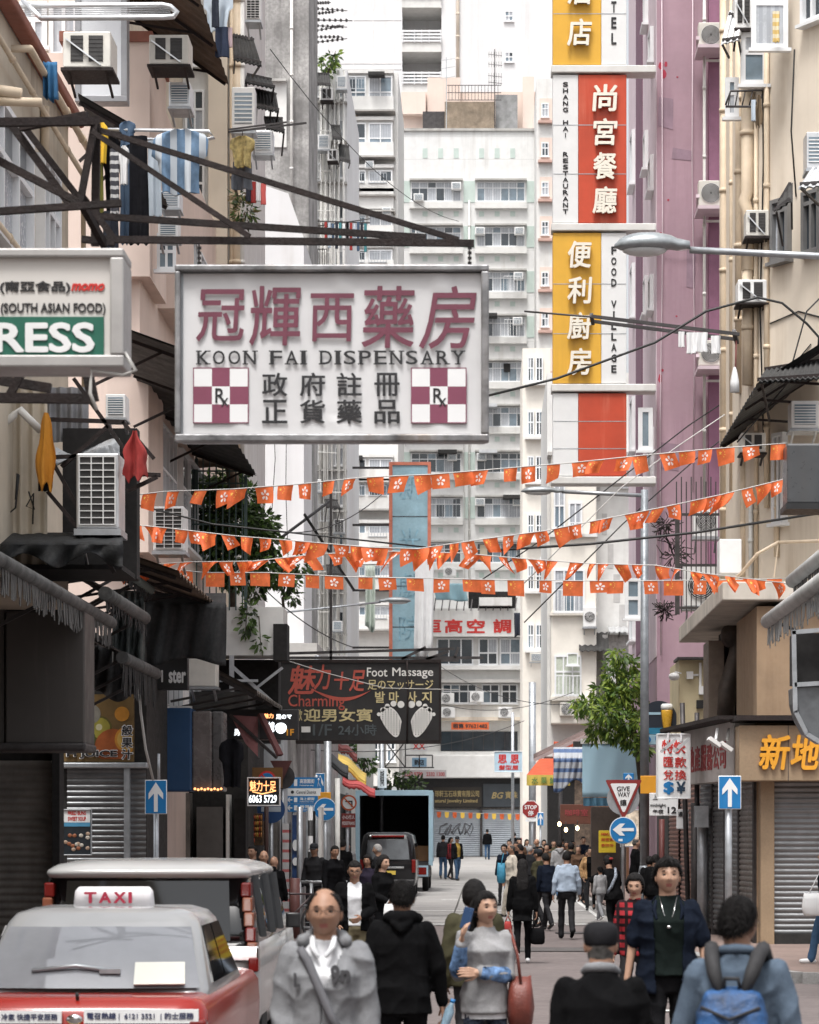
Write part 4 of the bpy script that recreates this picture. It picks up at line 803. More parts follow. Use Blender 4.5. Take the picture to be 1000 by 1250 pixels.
MB().box(X_(152,Y),X_(159,Y),Y-.08,Y+.08,.05,Z_(937,Y)).build('post',m_steel,t);MB().box(X_(72,Y),X_(181,Y),Y-.12,Y+.1,Z_(938,Y),Z_(931,Y)).build('shutter_housing',m_steel,t,bev=.02)
fa=MB().box(X_(78,Y),X_(164,Y),Y-.1,Y,Z_(930,Y),Z_(848,Y)).build('fascia',M('fruit_board',(.16,.10,.035),.5,var=.35,sc_=1.6),t)
fr=MB();y0=Y-.1
for cx,cy,r,mi in((123,889,15,0),(123,889,12.5,1),(122,888,4,2),(104,902,14,3),(112,872,12,4),(139,912,22,5),(157,903,16,6),(157,903,13,7),(150,872,9,6)):
 cy2=min(cy,928-r*.2);pts=[(X_(cx+r*math.cos(a),Y),Z_(min(927,cy2+r*math.sin(a)),Y))for a in[6.283*i/20 for i in range(20)]];pts=[(min(max(x,X_(80,Y)),X_(163,Y)),z)for x,z in pts]
 fr.prism(pts,y0-.004-mi*.0012,y0-.0005,mi)
fr.build('fruit_picture',[M('fruit_%d'%i,c,.5,var=.2,sc_=6)for i,c in enumerate(((.10,.085,.02),(.28,.25,.04),(.5,.47,.3),(.05,.07,.015),(.2,.19,.16),(.30,.08,.02),(.5,.22,.03),(.55,.35,.08)))],fa)
tb=MB();text(tb,'H JUICE',X_(82,Y),X_(145,Y),Z_(927,Y),Z_(915.5,Y),Y-.122,0,.055,.006);tb.build('white_edging',m_signw,fa)
tb=MB();text(tb,'H JUICE',X_(83,Y),X_(144.4,Y),Z_(926.2,Y),Z_(916.3,Y),Y-.1295,0,.03,.005);tb.build('lettering',m_blk,fa)
tb=MB();[text(tb,c,X_(149,Y),X_(164,Y),Z_(q+14,Y),Z_(q,Y),Y-.122,0,.06,.006)for c,q in(('般',885),('果',900),('汁',914))];tb.build('white_edging',m_signw,fa)
tb=MB();[text(tb,c,X_(150,Y),X_(163,Y),Z_(q+13,Y),Z_(q+1,Y),Y-.1295,0,.02,.005)for c,q in(('般',885),('果',900),('汁',914))];tb.build('lettering',m_blk,fa)
panel('poster','food poster with red heading hung on the juice shop shutter','poster',75,112,988,1044,43.6,.03,M('poster_dark',(.02,.025,.03),.4),[('FRIED BUNS',83,105,990,995,m_signr,.03),('SWEET SOUP',83,105,997,1002,m_signr,.03)],frame=m_steel,fw=1)
o=[q for q in col.objects if q.get('category')=='poster'][-1];mb=MB();Y=43.6;mb.box(X_(76.5,Y),X_(110.5,Y),Y-.003,Y+.001,Z_(1043,Y),Z_(988.5,Y),5);mb.box(X_(77,Y),X_(110,Y),Y-.006,Y+.002,Z_(1004,Y),Z_(989,Y),0);mb.box(X_(77,Y),X_(110,Y),Y-.007,Y+.002,Z_(1009,Y),Z_(1004.2,Y),1)
for k in range(14):cx,cy=rnd.uniform(80,108),rnd.uniform(1014,1040);mb.ell(P(cx,cy,Y-.006),(.035,.006,.03),8,5,2+k%3)
mb.build('picture',[m_signw,M('poster_blue',(.08,.26,.42),.4),M('food_a',(.35,.25,.18),.5),M('food_b',(.25,.09,.04),.5),M('food_c',(.45,.42,.36),.5),M('poster_dark',(0,0,0))],o)
def arrow_up(mb,xc,z0,z1,wd,y,mi):
 h=z1-z0;mb.prism([(xc-wd*.13,z0),(xc+wd*.13,z0),(xc+wd*.13,z0+h*.62),(xc+wd*.5,z0+h*.42),(xc+wd*.5,z0+h*.62),(xc,z1),(xc-wd*.5,z0+h*.62),(xc-wd*.5,z0+h*.42),(xc-wd*.13,z0+h*.62)],y-.006,y,mi)
def arrow_left(mb,x0,x1,zc,ht,y,mi):
 w_=x1-x0;mb.prism([(x1,zc-ht*.12),(x1,zc+ht*.12),(x0+w_*.40,zc+ht*.12),(x0+w_*.58,zc+ht*.46),(x0+w_*.34,zc+ht*.46),(x0,zc),(x0+w_*.34,zc-ht*.46),(x0+w_*.58,zc-ht*.46),(x0+w_*.40,zc-ht*.12)],y-.006,y,mi)
def one_way(label,p0,p1,q0,q1,Y,pole_px,pole_r,top=0):
 x0,x1,z0,z1=X_(p0,Y),X_(p1,Y),Z_(q1,Y),Z_(q0,Y);t=thing('one_way_sign',label,'road sign',(X_(pole_px,Y),Y+.06,.0),'one way arrow signs')
 MB().cyl((X_(pole_px,Y),Y+.08,.0),(X_(pole_px,Y),Y+.08,z1+top),pole_r,n=10).build('pole',m_steel,t)
 bd=MB().box(x0,x1,Y-.015,Y+.01,z0,z1).build('plate',m_signw,t,bev=.02)
 MB().box(x0+.012,x1-.012,Y-.02,Y-.0155,z0+.012,z1-.012).build('blue_field',m_blue,bd)
 mb=MB();arrow_up(mb,(x0+x1)/2,z0+(z1-z0)*.07,z1-(z1-z0)*.07,(x1-x0)*.66,Y-.0205,0);mb.build('arrow',m_signw,bd);return t
one_way('blue one way sign with white up arrow before the juice shop',177,204,952,994,42,190,.04)
mb=MB();mb.tube([P(169,830,41.5),P(172,870,41.5),P(178,915,41.6),P(187,952,41.9)],.02,6);solo(mb,'hose','white hose dangling from the awnings to the blue one way sign','hose',m_cord)
pipe('post','short steel rod standing above the blue one way sign',[P(194,952,42.3),P(194,920,42.3)],.02,m_steel,clamps=False)
Y=47;t=thing('shop','dark shop with blue hoarding and lit display column beyond the juice shop','shop',(X_(240,Y),Y,0))
MB().box(X_(170,56),X_(303,56),56,60,0,4.7).build('wall',m_stall,t)
MB().box(X_(189,Y),X_(234,Y),Y,Y+.8,Z_(966,Y),Z_(864,Y)).build('blue_hoarding',M('hoarding_blue',(.012,.055,.14),.6,var=.15,sc_=1,streak=.4,dirt=(.03,.05,.09)),t,bev=.03)
MB().box(X_(234,Y),X_(258,Y),Y+.05,Y+.8,Z_(966,Y),Z_(868,Y)).build('display_column',M('dull_acrylic',(.15,.13,.125),.25,var=.35,sc_=2,streak=.9,dirt=(.04,.035,.03)),t,bev=.03);MB().box(X_(258,Y),X_(272,Y),Y+.1,Y+.8,Z_(966,Y),Z_(868,Y)).build('display_column',M('dim_acrylic',(.10,.095,.095),.3,var=.3,sc_=2),t,bev=.03)
mb=MB()
for k in range(9):mb.ell(P(238+k*4,963+(k%2),Y-.02),(.022,.022,.022),6,4)
mb.build('orange_lights',m_neono,t)
for a,c,q0,q1,m in((176,200,966,1080,m_stall),(206,214,966,1090,m_dark),(222,232,968,1090,m_shutd),(240,272,985,1085,M('dim_door',(.10,.095,.09),.5,var=.2)),(276,280,970,1090,m_pipew),(286,300,975,1090,m_dark)):MB().box(X_(a,55.4),X_(c,55.4),55.4,55.9,.12,Z_(q0,55.4)).build('door_panel',m,t)
garment('black coat hanging beside the lit display column','shirt',268,298,902,962,46.5,c_blk,61,cat='coat')
mb=MB()
for k in range(3):mb.cyl(P(212+k*7,862,47.3),P(212+k*7,870,47.3),.12,n=12)
solo(mb,'storage_tubs','white round tubs on top of the blue hoarding','tubs',m_white)
aircon(247,838,47,34,34,'none','back of a cream outdoor air conditioner beside the black tarpaulin',bm=m_ac,dep=.5)
def awning(label,x,z,y0,y1,drop,wi,mat,r=.06,fr=True,rollm=None,seed=3):
 """rolled street awning: roller tube along the pavement edge, cloth back to the wall and a ragged valance"""
 q=random.Random(seed);t=thing('awning',label,'awning',(x,(y0+y1)/2,z))
 MB().cyl((x,y0,z),(x,y1,z),r,n=12).build('roller',rollm or m_tarpg,t)
 MB().grid(lambda u,v:Vector((x+(wi-x)*v,y0+(y1-y0)*u,z+r*.9+(.9 if wi<x else .9)*v-.12*math.sin(v*3.14)+.05*math.sin(u*14)*math.sin(v*3.1))),24,6).build('cloth',mat,t)
 mb=MB();n=int((y1-y0)/.09)
 for k in range(n):
  a=y0+(y1-y0)*k/n;c=a+(y1-y0)/n*.93;d=drop*q.uniform(.72,1.0);dx=q.uniform(-.03,.03)
  mb.add([(x,a,z),(x,c,z),(x+dx,c-.01,z-d),(x+dx,a+.01,z-d*q.uniform(.9,1)),(x+.008,a,z),(x+.008,c,z),(x+.008+dx,c-.01,z-d),(x+.008+dx,a+.01,z-d)],[(0,1,2,3),(7,6,5,4),(0,3,7,4),(1,5,6,2),(3,2,6,7)])
 if fr:mb.build('valance',mat,t)
 for u in(.05,.5,.95):y=y0+(y1-y0)*u;MB().beam((x,y,z),(wi,y,z-.7),.04).beam((x,y,z+.02),(wi,y,z+.8),.035).build('arm',m_dsteel,t)
 return t
awning('long grey fringed awning nearest the left edge',-4.62,4.55,27.0,35.6,.34,-6.0,m_tarpg,.075,seed=4)
awning('grey rolled awning behind the fringed one',-4.75,4.95,36.0,40.2,.25,-6.0,m_tarpd,.09,rollm=m_tarpg,seed=5)
awning('dark rolled awning above the juice shop',-4.85,4.3,38.5,42.5,.55,-6.2,m_tarpd,.085,rollm=m_tarpg,seed=6)
awning('short green grey rolled awning left of the flag strings',-4.95,5.55,39.5,42.6,.2,-6.2,m_tarpd,.07,rollm=M('green_grey_tarp',(.10,.13,.12),.7,var=.3),seed=7)
def drape(name,label,cat,p0,p1,q0,q1,Y,dep,mat,wav=8,low=6,nx=30,ny=14,seed=1):
 q=random.Random(seed);ph=q.uniform(0,6)
 def fn(u,v):
  zz=q1+low*math.sin(u*wav+ph);s=q0+(zz-q0)*v-(q1-q0)*.12*math.sin(u*3.14)*(1-v)*.0
  return P(p0+(p1-p0)*u,s,Y+.10*math.sin(u*wav*1.7+ph)*v+.05*math.sin(u*31+v*4))
 mb=MB().grid(fn,nx,ny);mb.grid(lambda u,v:P(p0+(p1-p0)*u,q0-14*v,Y+.05*math.sin(u*31)+dep*v),nx,4)
 o=solo(mb,name,label,cat,mat);s=o.modifiers.new('cloth','SOLIDIFY');s.thickness=.012;return o
drape('tarpaulin','black tarpaulin with wavy hem draped over the shop beyond the juice shop','tarpaulin',172,276,738,808,45,2.2,m_tarpd,7,5)
drape('tarpaulin','torn green grey tarpaulin dangling left of the black one','tarpaulin',138,176,735,815,41.5,1.0,M('torn_tarp',(.05,.06,.058),.6,var=.6,sc_=6,bump=.5),9,9,seed=5)
drape('tarpaulin','dark sagging tarpaulin roof below the tall grey fan unit','tarpaulin',-10,150,664,684,32.6,1.0,m_tarpd,13,9,seed=8)
drape('tarpaulin','black sheet hanging behind the fringed awning','tarpaulin',100,178,790,850,42.8,.8,m_tarpd,9,7,seed=9)
solo(lean_to(MB(),-4.3,5.62,-6.4,6.35,40.5,47.5,16),'tin_canopy','dark tin roof with brown boards under the third flag string','canopy',[m_corrb,m_rust])
Y=45.6;t=panel('shop_sign','black shop sign with white lettering under the black tarpaulin','sign',143,229,803,842,Y,.25,m_black,[('Foot',147,176,826,833.5,m_signw,.02),('. M',183,199,818,833,m_signw,.03),('ster',206,227,818,834,m_signw,.035)])
aircon(206,672,45,38,54,'grid','white fan unit with wire grid behind the second flag string',bm=m_acw,dep=.6)
solo(lean_to(MB(),-3.75,4.28,-5.2,5.05,47.5,53.5,16),'tin_canopy','long weathered tin canopy over the pavement left of the massage sign','canopy',[M('weathered_tin',(.11,.095,.08),.7,.2,var=.4,sc_=2,fine=.4),m_dsteel])
mb=MB()
for s_ in(0,1):mb.add([P(281,873,50+s_*.05),P(316,875,50+s_*.05),P(316,925,49.6+s_*.05),P(300,908,49.8+s_*.05)],[(0,1,2,3)if s_ else(3,2,1,0)])
mb.beam(P(281,873,50),P(338,925,49.6),.05,.05,1);mb.beam(P(318,872,49.8),P(342,922,49.5),.12,.06,2);mb.beam(P(316,873,50),P(316,926,49.6),.03,.03,1);solo(mb,'side_awning','faded pink triangular awning flap below the weathered tin canopy','awning',[M('faded_pink_canvas',(.27,.115,.115),.8,var=.25,sc_=3,streak=.5),m_dsteel,M('maroon_canvas',(.07,.02,.02),.8)])
Y=53;t=panel('lightbox_sign','black lit massage shop sign with a white foot under the tin canopy','sign',258,364,866,903,Y,.3,m_black,[('1F',350,359,890,898,m_gold,.03,{'part':'lettering'}),('魅力',322,334,871,877,m_neono,.03),('足のマ',337,356,872,878,m_neonw,.03),('按摩',326,335,881,895,m_neonw,.03),('男',286,293,890,898,m_neonw,.03)])
mb=MB();mb.prism([(X_(343+7*math.cos(a),Y),Z_(888+7*math.sin(a)*(1.1 if math.sin(a)>0 else .8),Y))for a in[6.283*i/16 for i in range(16)]],Y-.02,Y-.001);mb.build('foot_emblem',m_neonw,t)
panel('lit_screen','small glowing blue shop display behind the pink awning flap','screen',255,268,877,897,52.9,.1,m_neonb)
Y=60;t=thing('shop','row of narrow open shops with white column behind the direction signs','shop',(-4.6,66,0))
MB().box(-9,-4.25,62,84,0,4.6).build('wall',m_grey,t);MB().box(-4.9,-4.2,60.2,61.6,0,Z_(890,Y)).build('column',M('worn_white_column',(.45,.47,.49),.7,var=.15,streak=.6),t,bev=.03)
for k,(px,q0,q1,m,w_)in enumerate(((330,985,1085,m_shutd,8),(344,1005,1070,M('ad_white',(.5,.5,.5),.5,wave=(2,5,(.45,.12,.12),.7)),8),(356,995,1075,M('ad_navy',(.02,.05,.14),.4,var=.5,sc_=5),9),(373,990,1080,m_steel,3),(379,990,1080,m_dark,3),(388,985,1080,m_pipew,4))):MB().box(X_(px,58),X_(px+w_,58),58.2,58.9,.13,Z_(q0,58)).build('display_panel',m,t)
for cx,cy in((360,1032),(360,1052)):MB().prism([(X_(cx+3.6*math.cos(a),58),Z_(cy+(7 if cy<1040 else 5)*math.sin(a),58))for a in[6.283*i/14 for i in range(14)]],58.16,58.2).build('picture',m_signw,t)
panel('shelf','narrow lit shelf of goods left of the advertisement panels','shelf',306,321,993,1032,57.5,.5,M('goods_dark',(.09,.05,.02),.5,var=.8,sc_=16))
mb=MB()
for k in range(26):mb.ell(P(308+(k%6)*2.2,998+(k//6)*7,57.42),(.018,.03,.05),6,4,k%3)
mb.build('goods',[M('goods_yellow',(.6,.38,.06),.5),M('goods_red',(.4,.06,.03),.5),M('goods_amber',(.5,.22,.05),.5)],[q for q in col.objects if q.get('category')=='shelf'][-1])
Y=55;t=panel('neon_sign','small black neon sign with a phone number and white frame','sign',302,342,949,984,Y,.15,m_black,[('魅力十足',305,337,953,966,m_neono,.012),('6063 5729',304,338,970.5,980,m_neonw,.02)],frame=M('lit_frame',(.7,.7,.7),.4),fw=1.3)
mb=MB().prism([(X_(306+2,Y),Z_(966,Y)),(X_(320,Y),Z_(968.5,Y)),(X_(337,Y),Z_(965,Y)),(X_(337,Y),Z_(966,Y)),(X_(320,Y),Z_(970,Y)),(X_(308,Y),Z_(967,Y))],Y-.008,Y-.001);mb.build('swoosh',m_neono,t)
def disc(mb,c,r,y,mi,th=.012,n=28):return mb.prism([(c[0]+r*math.cos(a),c[1]+r*math.sin(a))for a in[6.2832*i/n for i in range(n)]],y-th,y,mi)
Y=57;t=thing('no_stopping_sign','brown board with a blue and red no stopping disc behind the neon sign','road sign',(X_(325,Y),Y,.1))
MB().box(X_(307,Y),X_(345,Y),Y,Y+.03,Z_(962,Y),Z_(937,Y)).build('board',M('ochre_board',(.14,.065,.015),.6),t);mb=MB();c=(X_(326,Y),Z_(952,Y));disc(mb,c,S(11,Y),Y,0);disc(mb,c,S(8.5,Y),Y-.013,1);mb.cb((c[0],Y-.03,c[1]),S(20,Y),.006,S(2,Y),0,Matrix.Rotation(R(45),3,'Y'));mb.build('disc',[m_signr,m_blue],t)
MB().cyl((X_(325,Y),Y+.06,.1),(X_(325,Y),Y+.06,Z_(940,Y)),.045).build('pole',M('brown_pole',(.05,.022,.018),.6),t)
Y=57.6;t=thing('no_entry_sign','dark blue round sign with a pale bar half hidden below the neon sign','road sign',(X_(332,Y),Y,.1));mb=MB();c=(X_(331,Y),Z_(988,Y));disc(mb,c,S(17,Y),Y,0);mb.box(c[0]-S(12,Y),c[0]+S(12,Y),Y-.016,Y-.0125,c[1]-S(3,Y),c[1]+S(3,Y),1);mb.build('disc',[M('navy_sign',(.012,.05,.15),.5),M('pale_bar',(.4,.45,.5),.5)],t);MB().cyl((c[0],Y+.05,.1),(c[0],Y+.05,c[1]),.04).build('pole',m_steel,t)
Y=58;t=thing('give_way_sign','back of a red edged triangular sign and dark disc left of the white column','road sign',(X_(345,Y),Y+.5,.1));mb=MB();mb.prism([(X_(328,Y),Z_(928,Y)),(X_(355,Y),Z_(928,Y)),(X_(342,Y),Z_(955,Y))],Y+.4,Y+.42,0);disc(mb,(X_(343,Y),Z_(948,Y)),S(15,Y),Y+.5,1);mb.build('plate',[M('maroon_back',(.10,.03,.028),.6),m_dsteel],t);MB().cyl((X_(343,Y),Y+.55,.1),(X_(343,Y),Y+.55,Z_(930,Y)),.04).build('pole',m_steel,t)
Y=62;x=X_
t=thing('direction_sign','blue and white pedestrian direction board with left arrows','road sign',(x(370,Y),Y,.13),'direction and arrow signs')
for q0,q1,m,tx in((949,962,m_blue,'高雅閣街'),(972,981,m_blue,'海上廟街'),(981.5,991,m_blue,'香港站')):
 p=MB().box(x(348,Y),x(392 if q0<970 else 388,Y),Y,Y+.025,Z_(q1,Y),Z_(q0,Y)).build('plate',m,t);mb=MB();zc=Z_((q0+q1)/2,Y);h=S((q1-q0)*.7,Y)
 ab=MB();arrow_left(ab,x(351,Y),x(357,Y),zc,h,Y-.0005,0);ab.build('arrow',m_signw,p);text(mb,tx,x(366,Y),x(384,Y),zc-h*.1,zc+h*.5,Y-.0005,0,.02,.004);text(mb,'Pedestrian way',x(366,Y),x(383,Y),zc-h*.5,zc-h*.25,Y-.0005,0,.02,.004);mb.box(x(359,Y),x(363,Y),Y-.005,Y-.0004,zc-h*.45,zc+h*.45,0)
 if q0<960:mb.ell((x(389,Y),Y-.004,zc+h*.45),(.02,.006,.025),8,5);mb.beam((x(389,Y),Y-.004,zc+h*.3),(x(388,Y),Y-.004,zc-h*.5),.022,.006);mb.beam((x(389,Y),Y-.004,zc),(x(391,Y),Y-.004,zc-h*.5),.018,.006)
 mb.build('lettering',m_signw,p)
p=MB().box(x(348,Y),x(391,Y),Y+.002,Y+.025,Z_(971.5,Y),Z_(962.5,Y)).build('plate',m_signw,t);mb=MB();disc(mb,(x(357,Y),Z_(967,Y)),S(2,Y),Y+.001,0,.005);text(mb,'Central District',x(362,Y),x(386,Y),Z_(969,Y),Z_(965,Y),Y+.001,0,.01,.004);mb.build('lettering',m_blk,p)
for px in(358,386):MB().cyl((x(px,Y),Y+.07,.13),(x(px,Y),Y+.07,Z_(946,Y)),.04).build('pole',m_steel,t)
Y=61.5;t=thing('arrow_sign','round blue keep left arrow sign beside the direction board','road sign',(x(397,Y),Y,.13),'direction and arrow signs');mb=MB();c=(x(397,Y),Z_(988,Y));disc(mb,c,S(14.2,Y),Y,1);disc(mb,c,S(13.3,Y),Y-.013,0);arrow_left(mb,c[0]-S(10,Y),c[0]+S(10,Y),c[1],S(14,Y),Y-.026,1);mb.build('disc',[m_blue,m_signw],t);MB().cyl((c[0],Y+.05,.13),(c[0],Y+.05,c[1]+.2),.04).build('pole',m_steel,t)
one_way('blue one way sign partly hidden behind the direction board',385,397,944,972,63,391,.03)
panel('sign','small yellow notice plate behind the round arrow sign','sign',384,404,967,978,62.6,.02,m_gold)
Y=66;t=thing('no_turning_sign','round no left turn sign over a small red plate on a pole','road sign',(x(426,Y),Y,.13));mb=MB();c=(x(426,Y),Z_(980,Y));disc(mb,c,S(9.6,Y),Y,0);disc(mb,c,S(7.6,Y),Y-.013,1);mb.beam((c[0]+.07,Y-.03,c[1]-.1),(c[0]+.07,Y-.03,c[1]+.03),.03,.01,2);mb.beam((c[0]+.085,Y-.03,c[1]+.03),(c[0]-.08,Y-.03,c[1]+.03),.01,.03,2);mb.cb((c[0],Y-.036,c[1]),S(15,Y),.006,S(1.6,Y),0,Matrix.Rotation(R(45),3,'Y'));mb.build('disc',[M('sign_orange_red',(.5,.09,.02),.5),m_signw,m_blk],t)
p=MB().box(x(417,Y),x(434,Y),Y-.005,Y+.02,Z_(1010,Y),Z_(993,Y)).build('plate',M('plate_dark_red',(.20,.025,.02),.5),t);mb=MB();text(mb,'小心行人',x(418,Y),x(433,Y),Z_(1000,Y),Z_(995,Y),Y-.006,0,.01,.004);text(mb,'PEDESTRIANS',x(418,Y),x(433,Y),Z_(1007,Y),Z_(1003,Y),Y-.006,0,.01,.004);mb.build('lettering',m_signw,p)
MB().cyl((x(424,Y),Y+.06,.13),(x(424,Y),Y+.06,Z_(968,Y)),.04).build('pole',m_steel,t)
for px,q0,Yp,r,lb,m in((400,905,64,.085,'tall thick grey street pole beside the round arrow sign',m_steel),(412,950,60,.055,'short white post right of the round arrow sign',m_pipew),(388,800,70,.07,'tall thin grey pole behind the massage sign',m_steel),(411,960,66,.06,'second grey post left of the no left turn sign',m_steel),(466,890,98,.08,'distant grey pole above the truck',m_steel),(366,985,56,.06,'bare steel post left of the direction board legs',m_steel),(379,985,57,.05,'black and white banded post by the direction board',M('banded_post',(.03,.03,.03),.6,wave=(2,1.6,(.55,.55,.55),.5)))):pipe('post',lb,[P(px,q0,Yp),Vector((X_(px,Yp),Yp,.05))],r,m,cat='post',clamps=False)
Y=52;t=thing('railing','low steel pedestrian railing behind the bicycle','railing',(X_(395,Y),Y,.13));mb=MB()
for z in(1.05,.62,.22):mb.cyl((X_(366,Y),Y,z),(X_(424,Y),Y,z),.025)
mb.build('rail',m_steel,t);mb=MB();[mb.cyl((X_(p,Y),Y,.1),(X_(p,Y),Y,1.05),.03)for p in(366,380,395,410,424)];mb.build('post',m_steel,t)
pipe('bollard','dull red bollard standing behind the bicycle wheel',[(X_(360,50),50,.1),(X_(360,50),50,1.15)],.09,M('dull_red_paint',(.10,.035,.03),.6),cat='bollard',clamps=False)
def bicycle(label,loc,rz):
 t=thing('bicycle',label,'bicycle',loc,None,rz)
 for x in(-.52,.52):
  wb=MB();wb.tube([(x+.32*math.cos(a),0,.34+.32*math.sin(a))for a in[6.2832*i/28 for i in range(29)]],.022,6,0,False)
  wh=wb.build('wheel',m_black,t,local=True);sp=MB()
  for k in range(12):a=6.2832*k/12;sp.cyl((x,.02*(-1)**k,.34),(x+.31*math.cos(a),0,.34+.31*math.sin(a)),.003,n=4)
  sp.cyl((x,-.05,.34),(x,.05,.34),.025);sp.build('spokes',m_steel,wh,local=True)
 f=MB();A,B,C,D,E_=(-.52,0,.34),(-.12,0,.30),(-.22,0,.82),(.38,0,.80),(.52,0,.34)
 for a,b_ in((A,B),(A,C),(B,C),(C,D),(B,D),(D,E_)):f.cyl(a,b_,.018,n=7)
 f.build('frame',M('bike_frame',(.05,.03,.03),.4),t,local=True);MB().ell((-.24,0,.90),(.13,.07,.04)).build('saddle',m_black,t,local=True)
 h=MB();h.cyl((.38,0,.8),(.36,0,1.0),.016);h.tube([(.3,-.28,1.02),(.38,-.2,1.0),(.36,0,1.0),(.38,.2,1.0),(.3,.28,1.02)],.014,6);h.build('handlebar',m_steel,t,local=True)
 p=MB();p.cyl((-.12,-.14,.3),(-.12,.14,.3),.015);p.cb((-.05,-.16,.16),.09,.07,.02);p.cb((-.19,.16,.44),.09,.07,.02);p.build('pedals',m_dsteel,t,local=True);return t
bicycle('dark bicycle parked by the railing behind the white minivan',(X_(354,47),47,.13),R(12))
Y=65;x0,x1,z0,z1=X_(341,Y),X_(537,Y),Z_(905,Y),Z_(808,Y)
cs=thing('hanging_sign','wide black massage sign with red brush characters and two dotted white feet','sign',Vector(((x0+x1)/2,Y,z0)))
MB().box(x0,x1,Y,Y+.35,z0,z1).build('board',M('black_sheet_sign',(.017,.016,.016),.42,var=.4,sc_=1.4,streak=.5,dirt=(.05,.045,.04),bump=.15),cs,bev=.02)
fb=MB();fb.box(x0-.02,x1+.02,Y-.05,Y+.4,z1-.02,z1+.05);fb.box(x0-.02,x1+.02,Y-.05,Y+.4,z0-.05,z0+.02);fb.box(x1-.02,x1+.03,Y-.05,Y+.4,z0+.02,z1-.02);fb.build('frame',m_rust,cs)
m_cr=M('faded_red_letter',(.40,.075,.05),.6,var=.2,sc_=3);m_cg=M('faded_gold_letter',(.50,.42,.22),.6,var=.15);m_cgr=M('faded_grey_letter',(.07,.085,.09),.6,var=.2);m_cw=M('worn_white_letter',(.66,.65,.62),.6,var=.08)
for s,a,c,q0,q1,m,bo,sh in(('魅',351,383,812,848,m_cr,.02,.15),('力',383,402,811,842,m_cr,.02,.1),('十',407,425,820,842,m_cr,.02,.1),('足',426,444,818,844,m_cr,.02,.15),('Charming',352,421,848,867,m_cr,.004,0),('Foot',448,473,815,826,m_cw,.01,0),('Massage',479,529,815,828.5,m_cw,.01,0),('足のマッサージ',449,529,830,842,m_cg,.012,0),('발',458,470,844,858,m_cg,.02,0),('마',475,487,844,858,m_cg,.02,0),('사',497,509,844,858,m_cg,.02,0),('지',515,527,844,858,m_cg,.02,0),('迎男女賓',371,455,865,881,m_cg,.02,0),('1/F',382,405,884,898,m_cgr,.012,0),('24小時',413,460,884,898,m_cgr,.012,0),('歡',361,369,866,880,m_cg,.02,0)):
 tb=MB();text(tb,s,X_(a,Y),X_(c,Y),Z_(q1,Y),Z_(q0,Y),Y-.001,0,bo,.01,shear=sh);tb.build('lettering',m,cs)
sw=[(378+i*5,840+14*math.sin(i/15*2.6)-i*.3)for i in range(16)];mb=MB();mb.prism([(X_(a,Y),Z_(q,Y))for a,q in sw]+[(X_(a,Y),Z_(q+4.5*math.sin(3.14*i/15),Y))for i,(a,q)in reversed(list(enumerate(sw)))][1:-1],Y-.012,Y-.001);mb.build('swoosh',m_cr,cs)
panel_w=MB().box(X_(368,Y),X_(379,Y),Y-.01,Y-.001,Z_(894,Y),Z_(887,Y));panel_w.build('white_label',m_cw,cs)
for sgn,cx in((1,478),(-1,514)):
 pts=[]
 for i in range(30):
  a=6.2832*i/30;u,v=math.cos(a),math.sin(a);wd=13 if v<0 else 14.5;rx=wd-(4.0 if v<-.1 else 0)*abs(v);off=(6.5*v)*sgn*-1 if v>0 else-6.5*sgn*v*-.9
  pts.append((X_(cx+sgn*(u*rx*.86-v*5.5),Y),Z_(881-v*19,Y)))
 mb=MB();mb.prism(pts,Y-.014,Y-.001)
 for k,(dx,dz,r)in enumerate(((12.5,-22,4.3),(3.5,-23,3.6),(-4,-20,3.0),(-10,-15.5,2.6),(-14.5,-10,2.3))):
  disc(mb,(X_(cx+sgn*(dx-1),Y),Z_(882+dz,Y)),S(r,Y),Y-.001,0,.013,14)
 for i in range(9):
  for j in range(14):
   xx=-14+i*3.4;zz=-17+j*2.7
   if(xx+(zz*-.29))**2/115+zz**2/300<1:disc(mb,(X_(cx+sgn*xx,Y),Z_(881+zz,Y)),S(.75,Y),Y-.0142,1,.003,8)
 mb.build('foot_emblem',[m_cw,m_grille],cs)
mb=MB();mb.tube([P(497,806,Y-.1),P(498,850,Y-.1),P(497,908,Y-.1)],.02,5);mb.build('rope',m_rust,cs)
mb=MB()
for a,b_ in(((330,803),(590,803)),((340,798),(555,792)),((490,805),(520,790)),((520,805),(548,795)),((335,806),(335,780)),((404,808),(404,600)),((345,808),(560,806)),((555,803),(560,790))):mb.beam(P(*a,Y+.1),P(*b_,Y+.1),.06)
mb.build('hanger_frame',m_dsteel,cs)
Y=57;t=thing('canopy_garden','white parapet of a roof garden on posts over the left pavement','roof garden',(X_(300,Y),Y,3.4))
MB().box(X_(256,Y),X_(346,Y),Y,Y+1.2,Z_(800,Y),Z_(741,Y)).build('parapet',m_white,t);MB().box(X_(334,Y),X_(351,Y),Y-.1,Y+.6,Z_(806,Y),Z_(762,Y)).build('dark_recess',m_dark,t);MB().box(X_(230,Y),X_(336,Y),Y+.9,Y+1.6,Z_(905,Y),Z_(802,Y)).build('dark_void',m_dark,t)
mb=MB();mb.beam(P(283,800,Y-.2),P(283,870,Y-.2),.09);mb.beam(P(285,815,Y-.2),P(338,862,Y-.2),.07);mb.beam(P(345,815,Y),P(300,850,Y),.05);mb.beam(P(268,831,Y-.3),P(315,831,Y-.3),.05);mb.build('post',m_steel,t)
mb=MB();m2=MB()
for px in range(240,304,8):mb.beam(P(px,745,Y-.1),P(px,555,Y-.1),.025)
for q in(575,590,640):mb.beam(P(238,q,Y-.1),P(302,q,Y-.1),.03)
